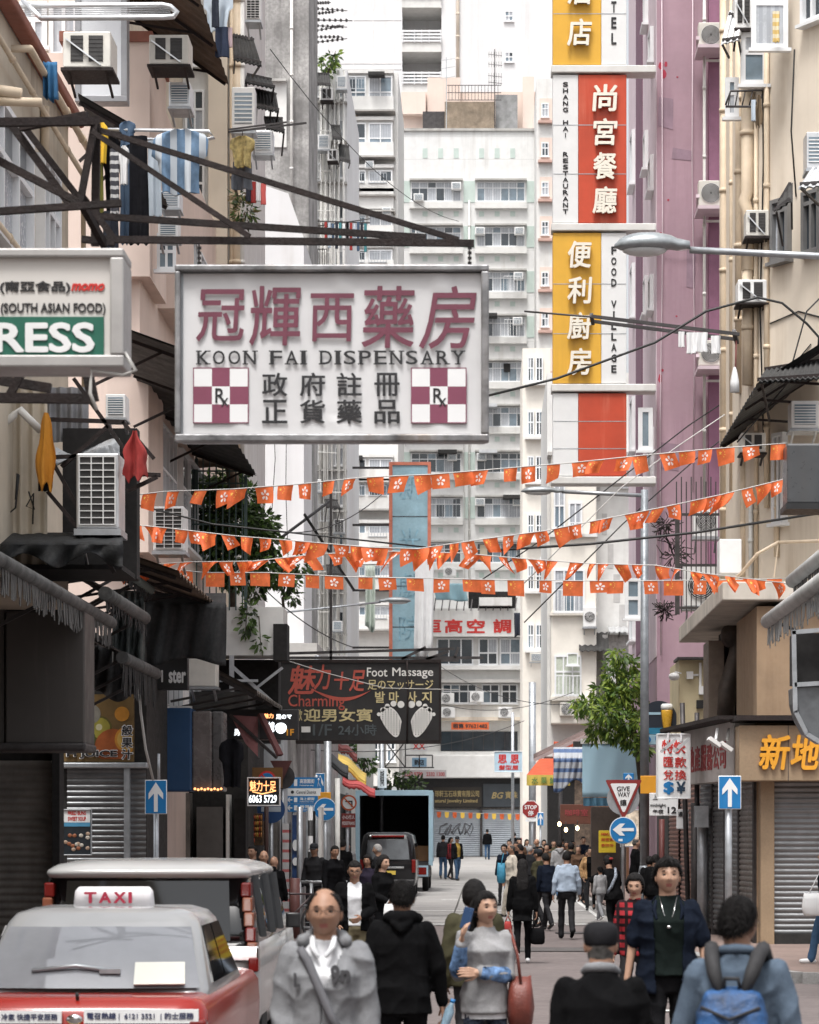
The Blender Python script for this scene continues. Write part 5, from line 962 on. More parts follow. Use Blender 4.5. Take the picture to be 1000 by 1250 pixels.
mb.beam(P(300,745,Y-.1),P(300,580,Y-.1),.06);mb.beam(P(240,600,Y-.1),P(240,560,Y-.1),.06);mb.build('cage',M('green_steel',(.055,.09,.085),.5,var=.2),t)
pipe('duct','bent rusty duct over the roof garden cage',[P(225,565,57.2),P(262,562,57.2),P(282,568,57.2),P(286,600,57.3)],.13,M('rusty_duct',(.16,.12,.09),.6,.3,var=.4),clamps=False)
def foliage(name,label,cat,blobs,n,size,mats,seed=1,trunk=None,droop=.4,long=2.2):
 """leaves spread through the volume of several clumps, each a small bent blade"""
 q=random.Random(seed);t=thing(name,label,cat,trunk[0]if trunk else blobs[0][0]);mb=MB();tot=sum(b_[1]**2 for b_ in blobs)
 for c,r,*sq in blobs:
  c=Vector(c);k=int(n*r*r/tot);sqz=sq[0]if sq else 1
  for _ in range(k):
   d=Vector((q.gauss(0,1),q.gauss(0,1),q.gauss(0,1)));d.normalize();p=c+Vector((d.x,d.y,d.z*sqz))*r*(q.uniform(.35,1.12)**.6)
   a=(d+Vector((q.uniform(-.8,.8),q.uniform(-.8,.8),q.uniform(-.7,.5)-droop))).normalized();s=a.cross(Vector((q.uniform(-1,1),q.uniform(-1,1),q.uniform(-1,1)))).normalized();L_=size*q.uniform(.6,1.4);wv=L_/long/2;nn=a.cross(s)
   mid=p+a*L_*.5+nn*L_*.08
   mb.add([p,mid+s*wv,p+a*L_-nn*L_*.1,mid-s*wv,mid],[(0,4,1),(1,4,2),(2,4,3),(3,4,0)],(0 if q.random()<.5 else 1 if q.random()<.6 else 2),True)
 mb.build('foliage',mats,t)
 if trunk:
  tb=MB()
  for pts,r in trunk[1]:tb.tube(pts,r,7)
  tb.build('trunk',m_bark,t)
 return t
LG=[m_leafd,m_leaf,m_leafl]
foliage('climbing_shrub','dense dark shrub growing through the roof garden cage','shrub',[(P(a,q,57.8),S(r,57.8),1.05)for a,q,r in((262,618,26),(285,640,30),(300,610,18),(312,655,22),(265,660,24),(290,690,28),(318,690,20),(335,665,12),(255,595,12),(282,590,20),(322,640,16))],5200,.15,[m_leafd,m_leaf,m_leaf],3,(P(285,740,57.8),[([P(285,742,57.8),P(282,690,57.8),P(290,630,57.8)],[.07,.05,.02]),([P(284,700,57.8),P(310,660,57.8)],[.05,.015])]))
foliage('climbing_shrub','lower shrub spilling beside the white roof garden parapet','shrub',[(P(a,q,58.5),S(r,58.5))for a,q,r in((330,700,17),(350,708,15),(368,690,11),(310,718,14),(358,728,9))],700,.13,[m_leafd,m_leaf,m_leaf],4,(P(350,770,58.5),[([P(350,775,58.5),P(345,730,58.5),P(366,705,58.5)],[.04,.03,.01])]))
foliage('hanging_plant','thin trailing plant hanging down the white parapet','plant',[(P(a,q,56.9),S(r,57),2.2)for a,q,r in((300,760,7),(304,748,8),(318,782,5))],120,.16,[m_leaf,m_leafd,m_leaf],5,(P(300,780,56.9),[([P(302,740,56.9),P(299,780,56.9)],[.012,.006]),([P(316,752,56.9),P(319,795,56.9)],[.012,.006])]))
foliage('wall_plant','tuft of leaves sprouting below the coloured cloths on the left','plant',[(P(298,258,60),S(13,60),1.2),(P(292,240,60),S(7,60))],260,.17,[m_leafd,m_leaf,M('dry_leaf',(.22,.17,.08),.7)],6,(P(290,225,60.2),[([P(284,215,60.2),P(291,245,60.2)],[.06,.02])]),long=4)
foliage('rooftop_plant','sparse wild plant sprouting from the roof of the narrow white house','plant',[(P(400,78,105.5),S(11,105),1.1),(P(408,70,105.5),S(7,105))],140,.22,[m_leaf,m_leafl,m_leafd],7,(P(400,90,105.5),[([P(400,92,105.5),P(405,75,105.5),P(410,62,105.5)],[.05,.03,.01]),([P(400,85,105.5),P(394,74,105.5)],[.03,.01])]))
Y=110;x0,x1,z0,z1=X_(475,Y),X_(526,Y),Z_(806,Y),Z_(564,Y)
t=thing('vertical_sign','tall faded blue vertical sign with a peeling orange border','sign',Vector(((x0+x1)/2,Y,z0)))
MB().box(x0+.12,x1-.12,Y,Y+.5,z0,z1-.12).build('panel',M('faded_blue_panel',(.26,.40,.46),.7,var=.22,sc_=.9,streak=.5,dirt=(.16,.27,.33),fine=.15),t)
fb=MB();fb.box(x0,x0+.13,Y-.04,Y+.5,z0,z1-.12);fb.box(x1-.12,x1,Y-.04,Y+.5,z0+3.2,z1-.12);fb.box(x0,x1,Y-.04,Y+.5,z1-.12,z1);fb.build('border',M('peeling_orange',(.50,.16,.10),.7,var=.25),t)
for c,q in(('新',580),('光',645),('戲',700),('院',752)):tb=MB();text(tb,c,X_(487,Y),X_(514,Y),Z_(q+30,Y),Z_(q,Y),Y-.001,0,.0,.01);tb.build('faded_character',M('faded_teal',(.19,.33,.40),.8,var=.6,sc_=3),t)
mb=MB();[mb.box(x0+.12,x1-.12,Y-.012,Y,Z_(q+.8,Y),Z_(q,Y))for q in(630,715,765)];mb.build('seams',m_dsteel,t)
mb=MB();[mb.beam((-5.6,Y+.25,Z_(q,Y)),(x0,Y+.25,Z_(q,Y)),.08)for q in(570,640,720,790)];mb.build('bracket',m_dsteel,t)
towel('sheet','white sheet tied over the lower right side of the tall blue sign','sheet',506,529,672,800,109.4,c_wht,.12);towel('sheet','white and green wrapped bundle hanging left of the tall blue sign','sheet',446,458,690,768,100,M('greenish_white_cloth',(.55,.62,.55),.9,var=.2,sc_=2),.1)
t=thing('house','old low houses with jumbled awnings behind the truck on the left','building',(-6,110,0));MB().box(-11,-4.9,84.5,128,0,Z_(830,105)).build('wall',m_conc,t);MB().box(-4.9,-4.6,90,100,.1,3.2).build('shop_panel',m_stall,t)
for args in(('sagging yellow and white awning left of the truck',403,447,912,955,84,M('yellow_awning',(.42,.29,.05),.7,var=.3,sc_=3)),('red awning just above the no left turn sign',418,458,948,968,82,M('red_awning',(.30,.035,.035),.7,var=.25,sc_=3)),('dark awning under the yellow one',375,425,905,945,78,m_tarpd),('red and dark awning high behind the yellow one',412,436,905,925,95,M('dark_red_awning',(.16,.03,.025),.7,var=.4,sc_=3))):
 lb,p0,p1,q0,q1,Ya,m=args;mb=MB().grid(lambda u,v:P(p0+(p1-p0)*u,q0+(q1-q0)*(u*.75+v*.25)+2*math.sin(u*9),Ya+2.5*(1-v)),14,5);mb.grid(lambda u,v:P(p0+(p1-p0)*u,q0+(q1-q0)*(u*.75+.25)+2*math.sin(u*9)+5*v+v*math.sin(u*40),Ya-.02),14,2)
 o=solo(mb,'awning',lb,'awning',m);s=o.modifiers.new('cloth','SOLIDIFY');s.thickness=.03
solo(MB().box(X_(436,97),X_(458,97),97,97.3,Z_(925,97),Z_(905,97)),'sign','pale blank back of a sign above the yellow awning','sign',m_conc)
for lb,p0,p1,q0,q1,Ya,tx,m in(('small hanging sign with a faded red mark right of the massage sign',501,522,905,917,120,'XX',m_vinyl),('small blue shop sign in a wire frame right of the massage sign',503,521,925,936,119,'新店',M('pale_blue_plate',(.22,.36,.5),.5)),('white notice board on the distant grey pole above the truck',461,472,938,962,97.8,'停車場',m_signw)):
 panel('sign',lb,'sign',p0,p1,q0,q1,Ya,.1,m,[(tx,p0+3,p1-3,q0+2,q1-2,m_signr if tx=='XX' else m_blk,.02)])
mb=MB();Ya=118.5
for a,b_ in(((470,905),(470,937)),((495,905),(495,937)),((528,922),(528,937)),((470,937),(530,937)),((495,922),(528,922)),((470,905),(495,937)),((495,905),(470,937)),((512,922),(512,937))):mb.beam(P(*a,Ya),P(*b_,Ya),.05)
solo(mb,'wire_truss','black wire truss frame hanging right of the massage sign','sign frame',m_dsteel)
foliage('shrub','dark shrub on the canopy above the truck','shrub',[(P(a,q,118),S(r,118))for a,q,r in((480,955,10),(495,950,9),(508,957,8))],260,.25,[m_leafd,m_leafd,m_leaf],9,(P(490,968,118),[([P(490,968,118),P(492,950,118)],[.06,.02])]))
foliage('climbing_shrub','green creeper above the yellow awning on the left','shrub',[(P(a,q,100),S(r,100),1.5)for a,q,r in((442,920,9),(450,930,9),(437,905,7))],260,.2,[m_leafd,m_leaf,m_leaf],10,(P(444,945,100),[([P(444,950,100),P(445,915,100)],[.05,.02])]))
# ---------------------------------------------------------------- right side of the street
Y=66.0
t=thing('apartment_block','tall pink purple apartment block behind the cream corner house','building',(6,72,0))
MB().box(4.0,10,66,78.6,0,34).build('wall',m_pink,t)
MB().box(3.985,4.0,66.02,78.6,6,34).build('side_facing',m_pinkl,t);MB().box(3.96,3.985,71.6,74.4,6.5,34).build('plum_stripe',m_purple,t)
MB().box(X_(864,Y),7.0,65.6,66,8,34).build('shaded_return',M('shadow_side_pink',(.27,.125,.195),.8,var=.12,streak=.4,dirt=(.14,.06,.10)),t)  # shadow side of the block: its shade is painted in as a darker pink
for y0,y1,z0,z1 in((66.8,68.0,10.2,11.4),(75,76.6,7.0,8.2),(67,67.9,14.2,15),(67,67.9,17,17.8),(67,67.9,20,20.8),(69.2,70,14.5,15.4),(69.2,70,18,18.9),(69.2,70,21.5,22.4),(75.2,76.4,12,13.4),(75.2,76.4,15.5,16.9),(75.2,76.4,19,20.4)):window(t,-y1,-y0,z0,z1,0,nx=1,xf=XR(3.985),th=.09,mix=(.4,.1,.5),bar=.06)
wn=pwin(t,779,797,498,550,Y-.45,nx=1,bar=.10,mix=(0,0,1));pwin(t,763,783,706,755,Y-.6,nx=1,tr=.5,bar=.08,mix=(0,0,1))
mb=MB()
for px,q,w_,h_ in((807,80,5,9),(813,78,3,7),(811,90,4,11),(807,286,4,6),(827,94,2,2),(806,462,4,10),(808,452,4,4),(816,244,2,3),(826,386,2,2)):mb.prism([(X_(px+w_*math.cos(a)*rnd.uniform(.5,.75),Y),Z_(q+h_*.6*math.sin(a)*rnd.uniform(.7,1),Y))for a in[6.283*i/9 for i in range(9)]],Y-.006,Y-.0005)
mb.build('red_paint_spots',M('red_paint_spot',(.36,.03,.06),.7),t)
pipe('drain_pipe','white drain pipe down the pink purple block',[P(860,-60,Y-.5),P(860,610,Y-.5)],.035,m_pipew)
for q0,q1,ql in((26,58,60),(219,251,256),(414,446,451)):
 i=(26,219,414).index(q0);o=aircon(868,q1,Y-1.2,30,31,'split','cream air conditioner with round grille on the pink block, %s'%('uppermost of three','middle of three','lowest, behind white cloths')[i],bm=m_ac,dep=.35,bracket=False,group='air conditioners on the pink block')
 mb=MB().box(X_(851,Y-1),X_(884,Y-1),Y-1.3,Y-.2,Z_(ql+2,Y-1),Z_(ql-2,Y-1));mb.beam(P(852,q0+20,Y-1.2),P(852,ql,Y-.4),.08);mb.build('shelf',m_pinkl,o,local=False)
 MB().beam(P(862,ql+14,Y-.7),P(884,ql+14,Y-.7),.05).build('rail',m_pipew,o)
for(px,q1,w_,h_,Ya,lb)in((862,655,30,38,60,'white fan unit in the upper part of the black cage by the pink block'),(856,740,42,50,58,'big white fan unit at the bottom of the black cage by the pink block')):aircon(px,q1,Ya,w_,h_,'split',lb,bm=m_acw,dep=.4,group=None or 'air conditioners on the pink block')
mb=MB();Ya=57.0
for px in range(826,884,6):mb.beam(P(px,748,Ya),P(px+0,582+(px%4)*3,Ya),.022)
for q in(628,690,742):mb.beam(P(826,q,Ya),P(884,q,Ya),.05)
mb.beam(P(827,750,Ya),P(827,625,Ya),.09);solo(mb,'window_cage','black spiked iron cage between the pink block and the balcony','cage',m_dsteel)
q=random.Random(5);mb=MB();Ya=61
for c in((822,678,26),(812,745,16),(812,640,20)):
 for k in range(46):a=q.uniform(0,6.28);r0=q.uniform(0,.35)*c[2];r1=r0+q.uniform(.3,.9)*c[2];a2=a+q.uniform(-.5,.5);mb.tube([P(c[0]+r0*math.cos(a),c[1]+r0*math.sin(a),Ya),P(c[0]+(r0+r1)/2*math.cos(a2),c[1]+(r0+r1)/2*math.sin(a2),Ya+q.uniform(-.3,.3)),P(c[0]+r1*math.cos(a),c[1]+r1*math.sin(a),Ya)],.011,4)
solo(mb,'dead_creeper','bare tangled dead creeper against the pink block','plant',M('dead_twig',(.03,.022,.02),.9))
Y=65.4
def vsign(label,q0,q1,left,right,split,chars,eng,lab_left):
 t=thing('vertical_sign',label,'sign',Vector((X_(720,Y),Y,Z_(q1,Y))),'stacked vertical signs')
 MB().box(X_(675,Y),X_(split,Y),Y,Y+.55,Z_(q1,Y),Z_(q0,Y)).build('left_panel',left,t,bev=.015);MB().box(X_(split,Y)+.004,X_(765,Y),Y,Y+.55,Z_(q1,Y),Z_(q0,Y)).build('right_panel',right,t,bev=.015)
 sm=MB();[sm.box(X_(675,Y)+.01,X_(765,Y)-.01,Y-.004,Y+.001,Z_(z_+.45,Y),Z_(z_-.45,Y))for z_ in(q0+(q1-q0)*.34,q0+(q1-q0)*.67)];sm.build('panel_seams',m_steel,t)
 if chars:
  cx=(675+split)/2+2 if lab_left else(split+765)/2+2;w_=29;n=len(chars);a,b_=chars_span[label]
  for i,ch in enumerate(chars):
   zc=a+(b_-a)*(i+.5)/n;h=33
   tb=MB();text(tb,ch,X_(cx-w_/2,Y),X_(cx+w_/2,Y),Z_(zc+h/2,Y),Z_(zc-h/2,Y),Y-.06,0,.022,.07,shear=.06);tb.build('raised_character',m_raised,t)
  ex=(split+765)/2 if lab_left else(675+split)/2;a,b_,s_=eng;n=len(s_);st=(b_-a)/n;tb=MB()
  for i,ch in enumerate(s_):
   if ch!=' ':zc=a+(i+.5)*st;text(tb,ch,X_(ex-3.2,Y),X_(ex+3.2,Y),Z_(zc+st*.36,Y),Z_(zc-st*.36,Y),Y-.001,0,.03,.01,keep=(ch=='I'))
  tb.build('english_lettering',m_blk,t)
 mb=MB().box(X_(673,Y),X_(801,Y),Y-.06,Y+.5,Z_(q1+10,Y),Z_(q1+1,Y));mb.build('bracket',m_white,t,bev=.02);return t
chars_span={'yellow and white hotel sign at the top of the stack':(-85,66),'white and red restaurant sign below the yellow hotel sign':(100,266),'yellow and white food sign under the red restaurant sign':(290,464),'blank white and streaked red panel at the foot of the sign stack':(0,0)}
L4=list(chars_span)
vsign(L4[0],-110,79,m_yel,m_signw,734,'大酒店'[-3:],(-40,57,'HOTEL'),True);vsign(L4[1],91,272,m_signw,m_red,706,'尚宮餐廳',(99,262,'SHANG HAI  RESTAURANT'),False);vsign(L4[2],284,468,m_yel,m_signw,734,'便利廚房',(299,457,'FOOD VILLAGE'),True);vsign(L4[3],480,581,m_signw,m_red,706,'',None,True)
t=thing('corner_house','cream rendered corner house with pipes and window units on the right','building',(6,50,0))
fp=[(4.58,55.5),(4.86,52.6),(6.3,50.2),(10,50.2),(10,56.3),(4.64,56.3)]
def cwY(px):
 k=(px-CX)/F;(ax,ay),(bx_,by)=(fp[0],fp[1])if px<913 else(fp[1],fp[2]);u=(k*ay-ax)/((bx_-ax)-k*(by-ay));return ay+(by-ay)*u
mb=MB();n=len(fp);mb.add([(x_,y_,3.6)for x_,y_ in fp]+[(x_,y_,30)for x_,y_ in fp],[tuple(range(n,2*n))]+[((i+1)%n,i,i+n,(i+1)%n+n)for i in range(n)]);mb.build('wall',m_cream,t)
ang=math.atan2(50.2-52.6,6.3-4.86);CH=RX((4.86,52.6,0),ang)
def chs(px):
 dx,dy=math.cos(ang),math.sin(ang);k=(px-CX)/F;return(k*52.6-4.86)/(dx-k*dy)
def chz(py,s_):return Z_(py,52.6+s_*math.sin(ang))
for p0,p1,q0,q1,kw in((946,967,246,322,dict(fm=M('grey_window_frame',(.22,.22,.22),.5,.3),mix=(.2,.6,.2))),(984,1006,236,312,dict(fm=M('grey_window_frame',(0,0,0)),mix=(.7,.1,.2))),(983,1010,-40,32,dict(mix=(.4,.4,.2))),(948,962,530,640,dict(mix=(.8,.1,.1)))):a_,b_=chs(p0),chs(p1);window(t,a_,b_,chz(q1,a_),chz(q0,a_),0,nx=2,tr=.8,xf=CH,th=.12,bar=.07,**kw)
Ya=53.5
for p0,p1,q0,q1,yo in((917,962,-30,60,0),(904,937,40,104,.8),(885,902,95,144,1.6)):window(t,X_(p0,Ya+yo-2.2),X_(p1,Ya+yo-2.2),Z_(q1,Ya+yo-2.2),Z_(q0,Ya+yo-2.2),Ya+yo-2.2,nx=1,tr=.62,bar=.09,mix=(0,.6,.4),th=.05,name='casement_window')
for k,(px,q0,q1,r,dy,lb)in enumerate(((884,-60,720,.075,0,'cream downpipe at the far edge of the cream corner house'),(903,-60,480,.085,-.2,'stout cream downpipe second from the edge of the corner house'),(913,90,330,.12,-.4,'thickest cream soil pipe on the corner house'),(913,330,470,.10,-.4,'lower run of the thickest cream soil pipe'),(893,-60,600,.04,-.1,'thin cream pipe between the two left downpipes'),(936,30,620,.05,-.8,'slim cream pipe dividing off the blank chamfer wall'),(923,150,720,.04,-.5,'thin cream pipe right of the soil pipe'),(948,560,680,.05,-.9,'kinked cream pipe above the balcony'),(908,560,720,.07,-.3,'cream pipe dropping to the balcony'),(917,600,720,.045,-.4,'white pipe dropping to the balcony'))):
 Yp=cwY(px)-r*1.3-.02+(dy*.0 if k!=3 else-.03);pts=[P(px,q0,Yp),P(px,q1,Yp)]
 if k==2:pts=[P(px,q0,Yp),P(px,235,Yp),P(px-4,245,Yp),P(px,258,Yp),P(px,q1,Yp)]
 pipe('downpipe',lb,pts,r,m_pipe if k not in(9,)else m_pipew,'pipes on the cream corner house')
for px,q1,w_,h_,Ya,kd,lb,bm in((908,34,22,40,52.0,'box','white window air conditioner at the very top of the corner house',m_acw),(925,288,28,32,52.6,'box','cream air conditioner with strut right of the pipes, upper one',m_ac),(919,369,36,28,52.3,'box','white air conditioner with strut under the near lamp arm',m_acw),(995,205,20,44,49.6,'front','grey air conditioner above the silver window hood at the right edge',m_alu),(983,523,34,34,48.6,'front','white framed air conditioner under the big tin canopy',m_acw),(920,552,30,24,50.6,'box','dusty air conditioner in the shade of the big tin canopy',m_ac),(892,700,27,42,48.5,'none','grey outdoor unit standing on the balcony',m_acw)):
 Ya=min(Ya,cwY(px)-.5)if 'balcony' not in lb else Ya
 aircon(px,q1,Ya,w_,h_,kd,lb,bm=bm,dep=.55,group='air conditioners on the corner house',bracket=kd!='none')
solo(sheet_canopy(((1000,192),(1020,190),(1012,228),(974,231)),49.2,.7,4),'window_hood','small silver sheet hood over a window at the right edge','canopy',[m_alu,m_dsteel])
solo(sheet_canopy(((890,14),(908,22),(903,50),(880,55)),51.8,.5,3),'window_hood','crumpled grey tin hood left of the top casement window','canopy',[m_alu,m_dsteel]);solo(sheet_canopy(((955,245),(967,222),(967,246),(946,260)),50.5,.5,3),'window_hood','narrow dark hood over the grey framed window','canopy',[m_corr,m_dsteel])
solo(lean_to(MB(),4.4,9.15,5.9,10.1,46.2,53.4,18),'tin_canopy','big dark corrugated canopy sweeping round the corner house','canopy',[m_corr,m_rust]);solo(sheet_canopy(((935,452),(1030,436),(1030,462),(924,468)),45.4,1.2,16),'tin_canopy','near end of the corrugated canopy lit along its rippled edge','canopy',[m_corr,m_rust])
mb=MB();Ya=51.5;mb.tube([P(886,128,Ya),P(892,111,Ya),P(932,110,Ya),P(930,118,Ya),P(920,130,Ya),P(886,130,Ya)],.022,6)
for k in range(4):mb.tube([P(892+k*9,111,Ya),P(889+k*8.5,130,Ya)],.012,4)
solo(mb,'laundry_rack','small wire laundry rack on the corner house','laundry rack',m_dsteel);garment('pale blue towel on the small wire rack','towel',917,923,122,148,51.4,c_pale,71);garment('brown cloth bunched on the small wire rack','drape',921,932,116,158,51.5,M('brown_cloth',(.14,.10,.06),.9),72)
garment('yellow checked cloth inside the top casement window','towel',943,952,14,52,51.0,M('yellow_check',(.62,.45,.16),.9,wave=(2,7,(.7,.62,.45),.5)),73)
mb=MB();Ya=50;mb.beam(P(722,386,Ya),P(903,408,Ya),.055);mb.beam(P(722,392,Ya+.3),P(897,414,Ya+.3),.055);mb.beam(P(722,384,Ya),P(724,395,Ya+.3),.06);mb.beam(P(896,404,Ya),P(900,418,Ya+.3),.07);mb.tube([P(640,380,Ya),P(724,387,Ya),P(800,396,Ya)],.018,5);solo(mb,'laundry_pole','pair of dark laundry poles reaching across the yellow sign from the corner house','laundry pole',m_dsteel)
for k,(p0,p1,q0,q1)in enumerate(((828,836,405,424),(838,850,406,432),(848,864,406,430),(868,880,410,432))):garment('white cloth on the dark poles, %s of four'%('first from the left','second from the left','third from the left','rightmost')[k],'towel',p0,p1,q0,q1,49.9,c_wht,80+k)
mb=MB();mb.cyl(P(899,415,50.2),P(898,450,50.2),.015);mb.lathe([(.02,.0),(.05,-.10),(.08,-.26),(.085,-.44),(.02,-.45)],P(897,448,50.2),10,1);solo(mb,'mop','white mop hanging upside down from the dark poles','mop',[M('mop_red',(.4,.16,.14),.7),c_wht])
t=thing('balcony','stained white concrete balcony slab jutting from the corner house','balcony',(4.9,51,5.68));MB().box(3.85,9,46.1,56.4,5.68,5.98).build('slab',M('stained_slab',(.50,.46,.40),.85,var=.2,sc_=1.2,streak=1.0,dirt=(.05,.045,.04),bump=.2),t,bev=.02)
mb=MB();mb.tube([P(950,662,47),P(925,676,47),P(905,700,47.5),P(890,712,48)],.03,6);mb.tube([P(1010,660,46.5),P(950,662,47)],.03,6);mb.beam(P(950,664,47),P(945,705,47),.02);mb.build('handrail',m_pipe,t)
t=thing('shop','closed corner shop with tan fascia, gold characters and steel shutters','shop',(5.2,46,0));Ys=46.0
MB().box(4.42,9,46.3,50,.12,5.6).build('wall',M('ochre_wall',(.29,.20,.125),.8,var=.12,streak=.5,dirt=(.15,.09,.05)),t)
MB().box(X_(945,Ys),8,Ys+.1,Ys+.3,.12,2.9).build('back_wall',m_stall,t);shutter(t,X_(946,Ys),7.2,.30,2.78,Ys+.09,M('corner_shutter',(.20,.205,.21),.42,.5,var=.18,sc_=2,streak=.35),.088);MB().box(X_(944,Ys),7.2,Ys-.05,Ys+.2,.13,.32).build('base_step',m_stall,t)
MB().box(X_(928,Ys),X_(945,Ys),Ys-.08,Ys+.3,.13,2.85).build('tan_pillar',m_tan,t,bev=.01)
fa=MB().box(X_(899,Ys),7.4,Ys-.55,Ys+.3,Z_(954,Ys),Z_(887,Ys)).build('fascia',m_tan,t,bev=.01)
for ch,a_,b_ in(('新',921,957),('地',959,993)):tb=MB();text(tb,ch,X_(a_,Ys),X_(b_,Ys),Z_(941,Ys),Z_(898,Ys),Ys-.56,0,.025,.05,shear=.12);tb.build('gold_character',m_gold,fa)
MB().box(X_(958,Ys)-.006,X_(958,Ys)+.006,Ys-.553,Ys-.5,Z_(954,Ys),Z_(887,Ys)).build('seam',m_dsteel,fa)
sa=math.atan2(51.6-46.35,3.92-4.42);SX=RX((3.92,51.6,0),math.atan2(46.35-51.6,4.42-3.92))
Ls=math.hypot(.5,5.25)
for a_,b_ in((.05,1.3),(1.42,2.5),(2.62,3.8),(3.92,5.15)):shutter(t,a_,b_,.25,2.85,0,m_shutd if a_>3 else m_shut,.088,SX);MB(SX).box(b_,b_+.12,-.05,.05,.13,2.9).build('post',m_dsteel,t)
MB(SX).box(0,Ls,.05,.3,.1,3.7).build('wall',m_stall,t)
wb=MB(SX).box(.2,Ls-.1,-.35,0,2.8,3.75).build('white_fascia',M('dirty_white_fascia',(.50,.48,.46),.6,var=.12,streak=.6),t);[text(tb:=MB(SX),c_,.8+.62*i_,1.35+.62*i_,3.0,3.45,-.352,0,.02,.01).build('lettering',M('dull_red_ink',(.32,.05,.05),.6),wb)for i_,c_ in enumerate('地產服務公司')]
MB(SX).box(-.3,Ls+.4,-.7,.3,3.76,3.82).build('tin_edge',m_rust,t);MB().box(X_(895,Ys),7.6,Ys-.7,Ys+.5,3.72,3.80).build('tin_edge',m_rust,t)
for px,Yp in((884,47.5),(892,47)):pass
mb=MB();Yp=46.8
for dx in(0,14):mb.cb(P(872+dx,906+dx*.4,Yp-.6),.22,.5,.06,0,Matrix.Rotation(R(35),3,'Y'));mb.beam(P(876+dx,890,Yp-.3),P(874+dx,903,Yp-.6),.04)
solo(mb,'spot_lamps','white flood lamps over the dirty white fascia','lamp',m_acw)
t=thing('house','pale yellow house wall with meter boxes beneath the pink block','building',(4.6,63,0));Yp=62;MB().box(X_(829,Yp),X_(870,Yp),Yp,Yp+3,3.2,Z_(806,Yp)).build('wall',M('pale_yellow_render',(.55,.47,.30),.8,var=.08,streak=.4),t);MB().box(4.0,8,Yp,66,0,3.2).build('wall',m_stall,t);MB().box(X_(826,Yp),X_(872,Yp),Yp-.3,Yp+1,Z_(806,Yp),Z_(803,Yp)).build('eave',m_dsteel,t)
mb=MB();mb.box(X_(838,Yp),X_(846,Yp),Yp-.12,Yp,Z_(829,Yp),Z_(820,Yp));mb.box(X_(853,Yp),X_(862,Yp),Yp-.12,Yp,Z_(848,Yp),Z_(838,Yp));mb.beam(P(855,809,Yp-.05),P(855,838,Yp-.05),.05);mb.beam(P(846,824,Yp-.04),P(853,824,Yp-.04),.04);mb.build('meter_box',m_acw,t)
mb=MB();mb.box(X_(850,Yp),X_(858,Yp),Yp-.16,Yp,Z_(865,Yp),Z_(855,Yp));mb.build('meter_box',m_black,t)
mb=MB();mb.ell(P(823,826,Yp-.2),(.12,.2,.09),10,6);mb.beam(P(824,820,Yp),P(832,822,Yp),.03);solo(mb,'security_camera','small white camera on the pale yellow wall','camera',m_acw)
Yp=52;mb=MB();mb.box(X_(865,Yp),X_(884,Yp),Yp,Yp+1.2,Z_(880,Yp),Z_(782,Yp),0);mb.tube([P(886,880,Yp-.2),P(888,840,Yp-.2),P(900,800,Yp-.2),P(905,775,Yp-.2)],.16,8,1);mb.box(X_(884,Yp),X_(905,Yp),Yp+.6,Yp+1.2,Z_(885,Yp),Z_(770,Yp),2);mb.lathe([(.01,0),(.22,0),(.26,.2),(.24,.4)],P(898,775,Yp-.3),14,1,'y')
solo(mb,'ventilation_duct','brown sheet metal duct box with pipes under the balcony','duct',[M('brown_duct',(.17,.13,.10),.6,.2,var=.3,streak=.6),M('grimy_duct',(.07,.055,.045),.6,.2,var=.5),m_dark])
awning('upper white rolled awning with torn fringe at the right edge',4.2,5.36,33,38.9,.42,5.6,m_tarpg,.10,rollm=M('pale_tarp_roll',(.40,.40,.39),.7,var=.2),seed=11)
awning('lower white rolled awning with torn fringe at the right edge',3.9,4.84,32,39.3,.40,5.5,M('pale_torn_tarp',(.27,.28,.28),.7,var=.35,sc_=4,bump=.3),.10,rollm=M('pale_tarp_roll',(0,0,0)),seed=12)
t=thing('metal_hood','curved grey sheet metal hood at the right edge below the awnings','hood',(4.1,33,3));Yp=33
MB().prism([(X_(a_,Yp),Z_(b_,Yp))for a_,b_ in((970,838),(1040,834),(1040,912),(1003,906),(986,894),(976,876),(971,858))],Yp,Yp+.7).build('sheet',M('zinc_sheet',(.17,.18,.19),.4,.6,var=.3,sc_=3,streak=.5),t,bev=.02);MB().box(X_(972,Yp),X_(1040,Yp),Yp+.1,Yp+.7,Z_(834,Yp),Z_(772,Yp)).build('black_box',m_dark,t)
mb=MB();[mb.beam(P(a_,q0,Yp-.03),P(b_,q1,Yp-.03),.05)for a_,q0,b_,q1 in((969,770,971,870),(971,868,985,896),(985,896,1005,908),(970,836,1040,832),(967,772,1040,766))];mb.build('trim',m_steel,t)
panel('sign_box','dark grey blank sign box at the right edge behind the top flag string','sign box',961,1050,541,615,39.5,.6,M('dark_grey_panel',(.06,.063,.067),.35,var=.15,streak=.3),bev=.03)
MB().box(X_(959,39.5),X_(1050,39.5),39.42,40.2,Z_(622,39.5),Z_(615,39.5)).build('trim',m_black,[o for o in col.objects if o.name.startswith('sign_box')and o.parent is None][-1])
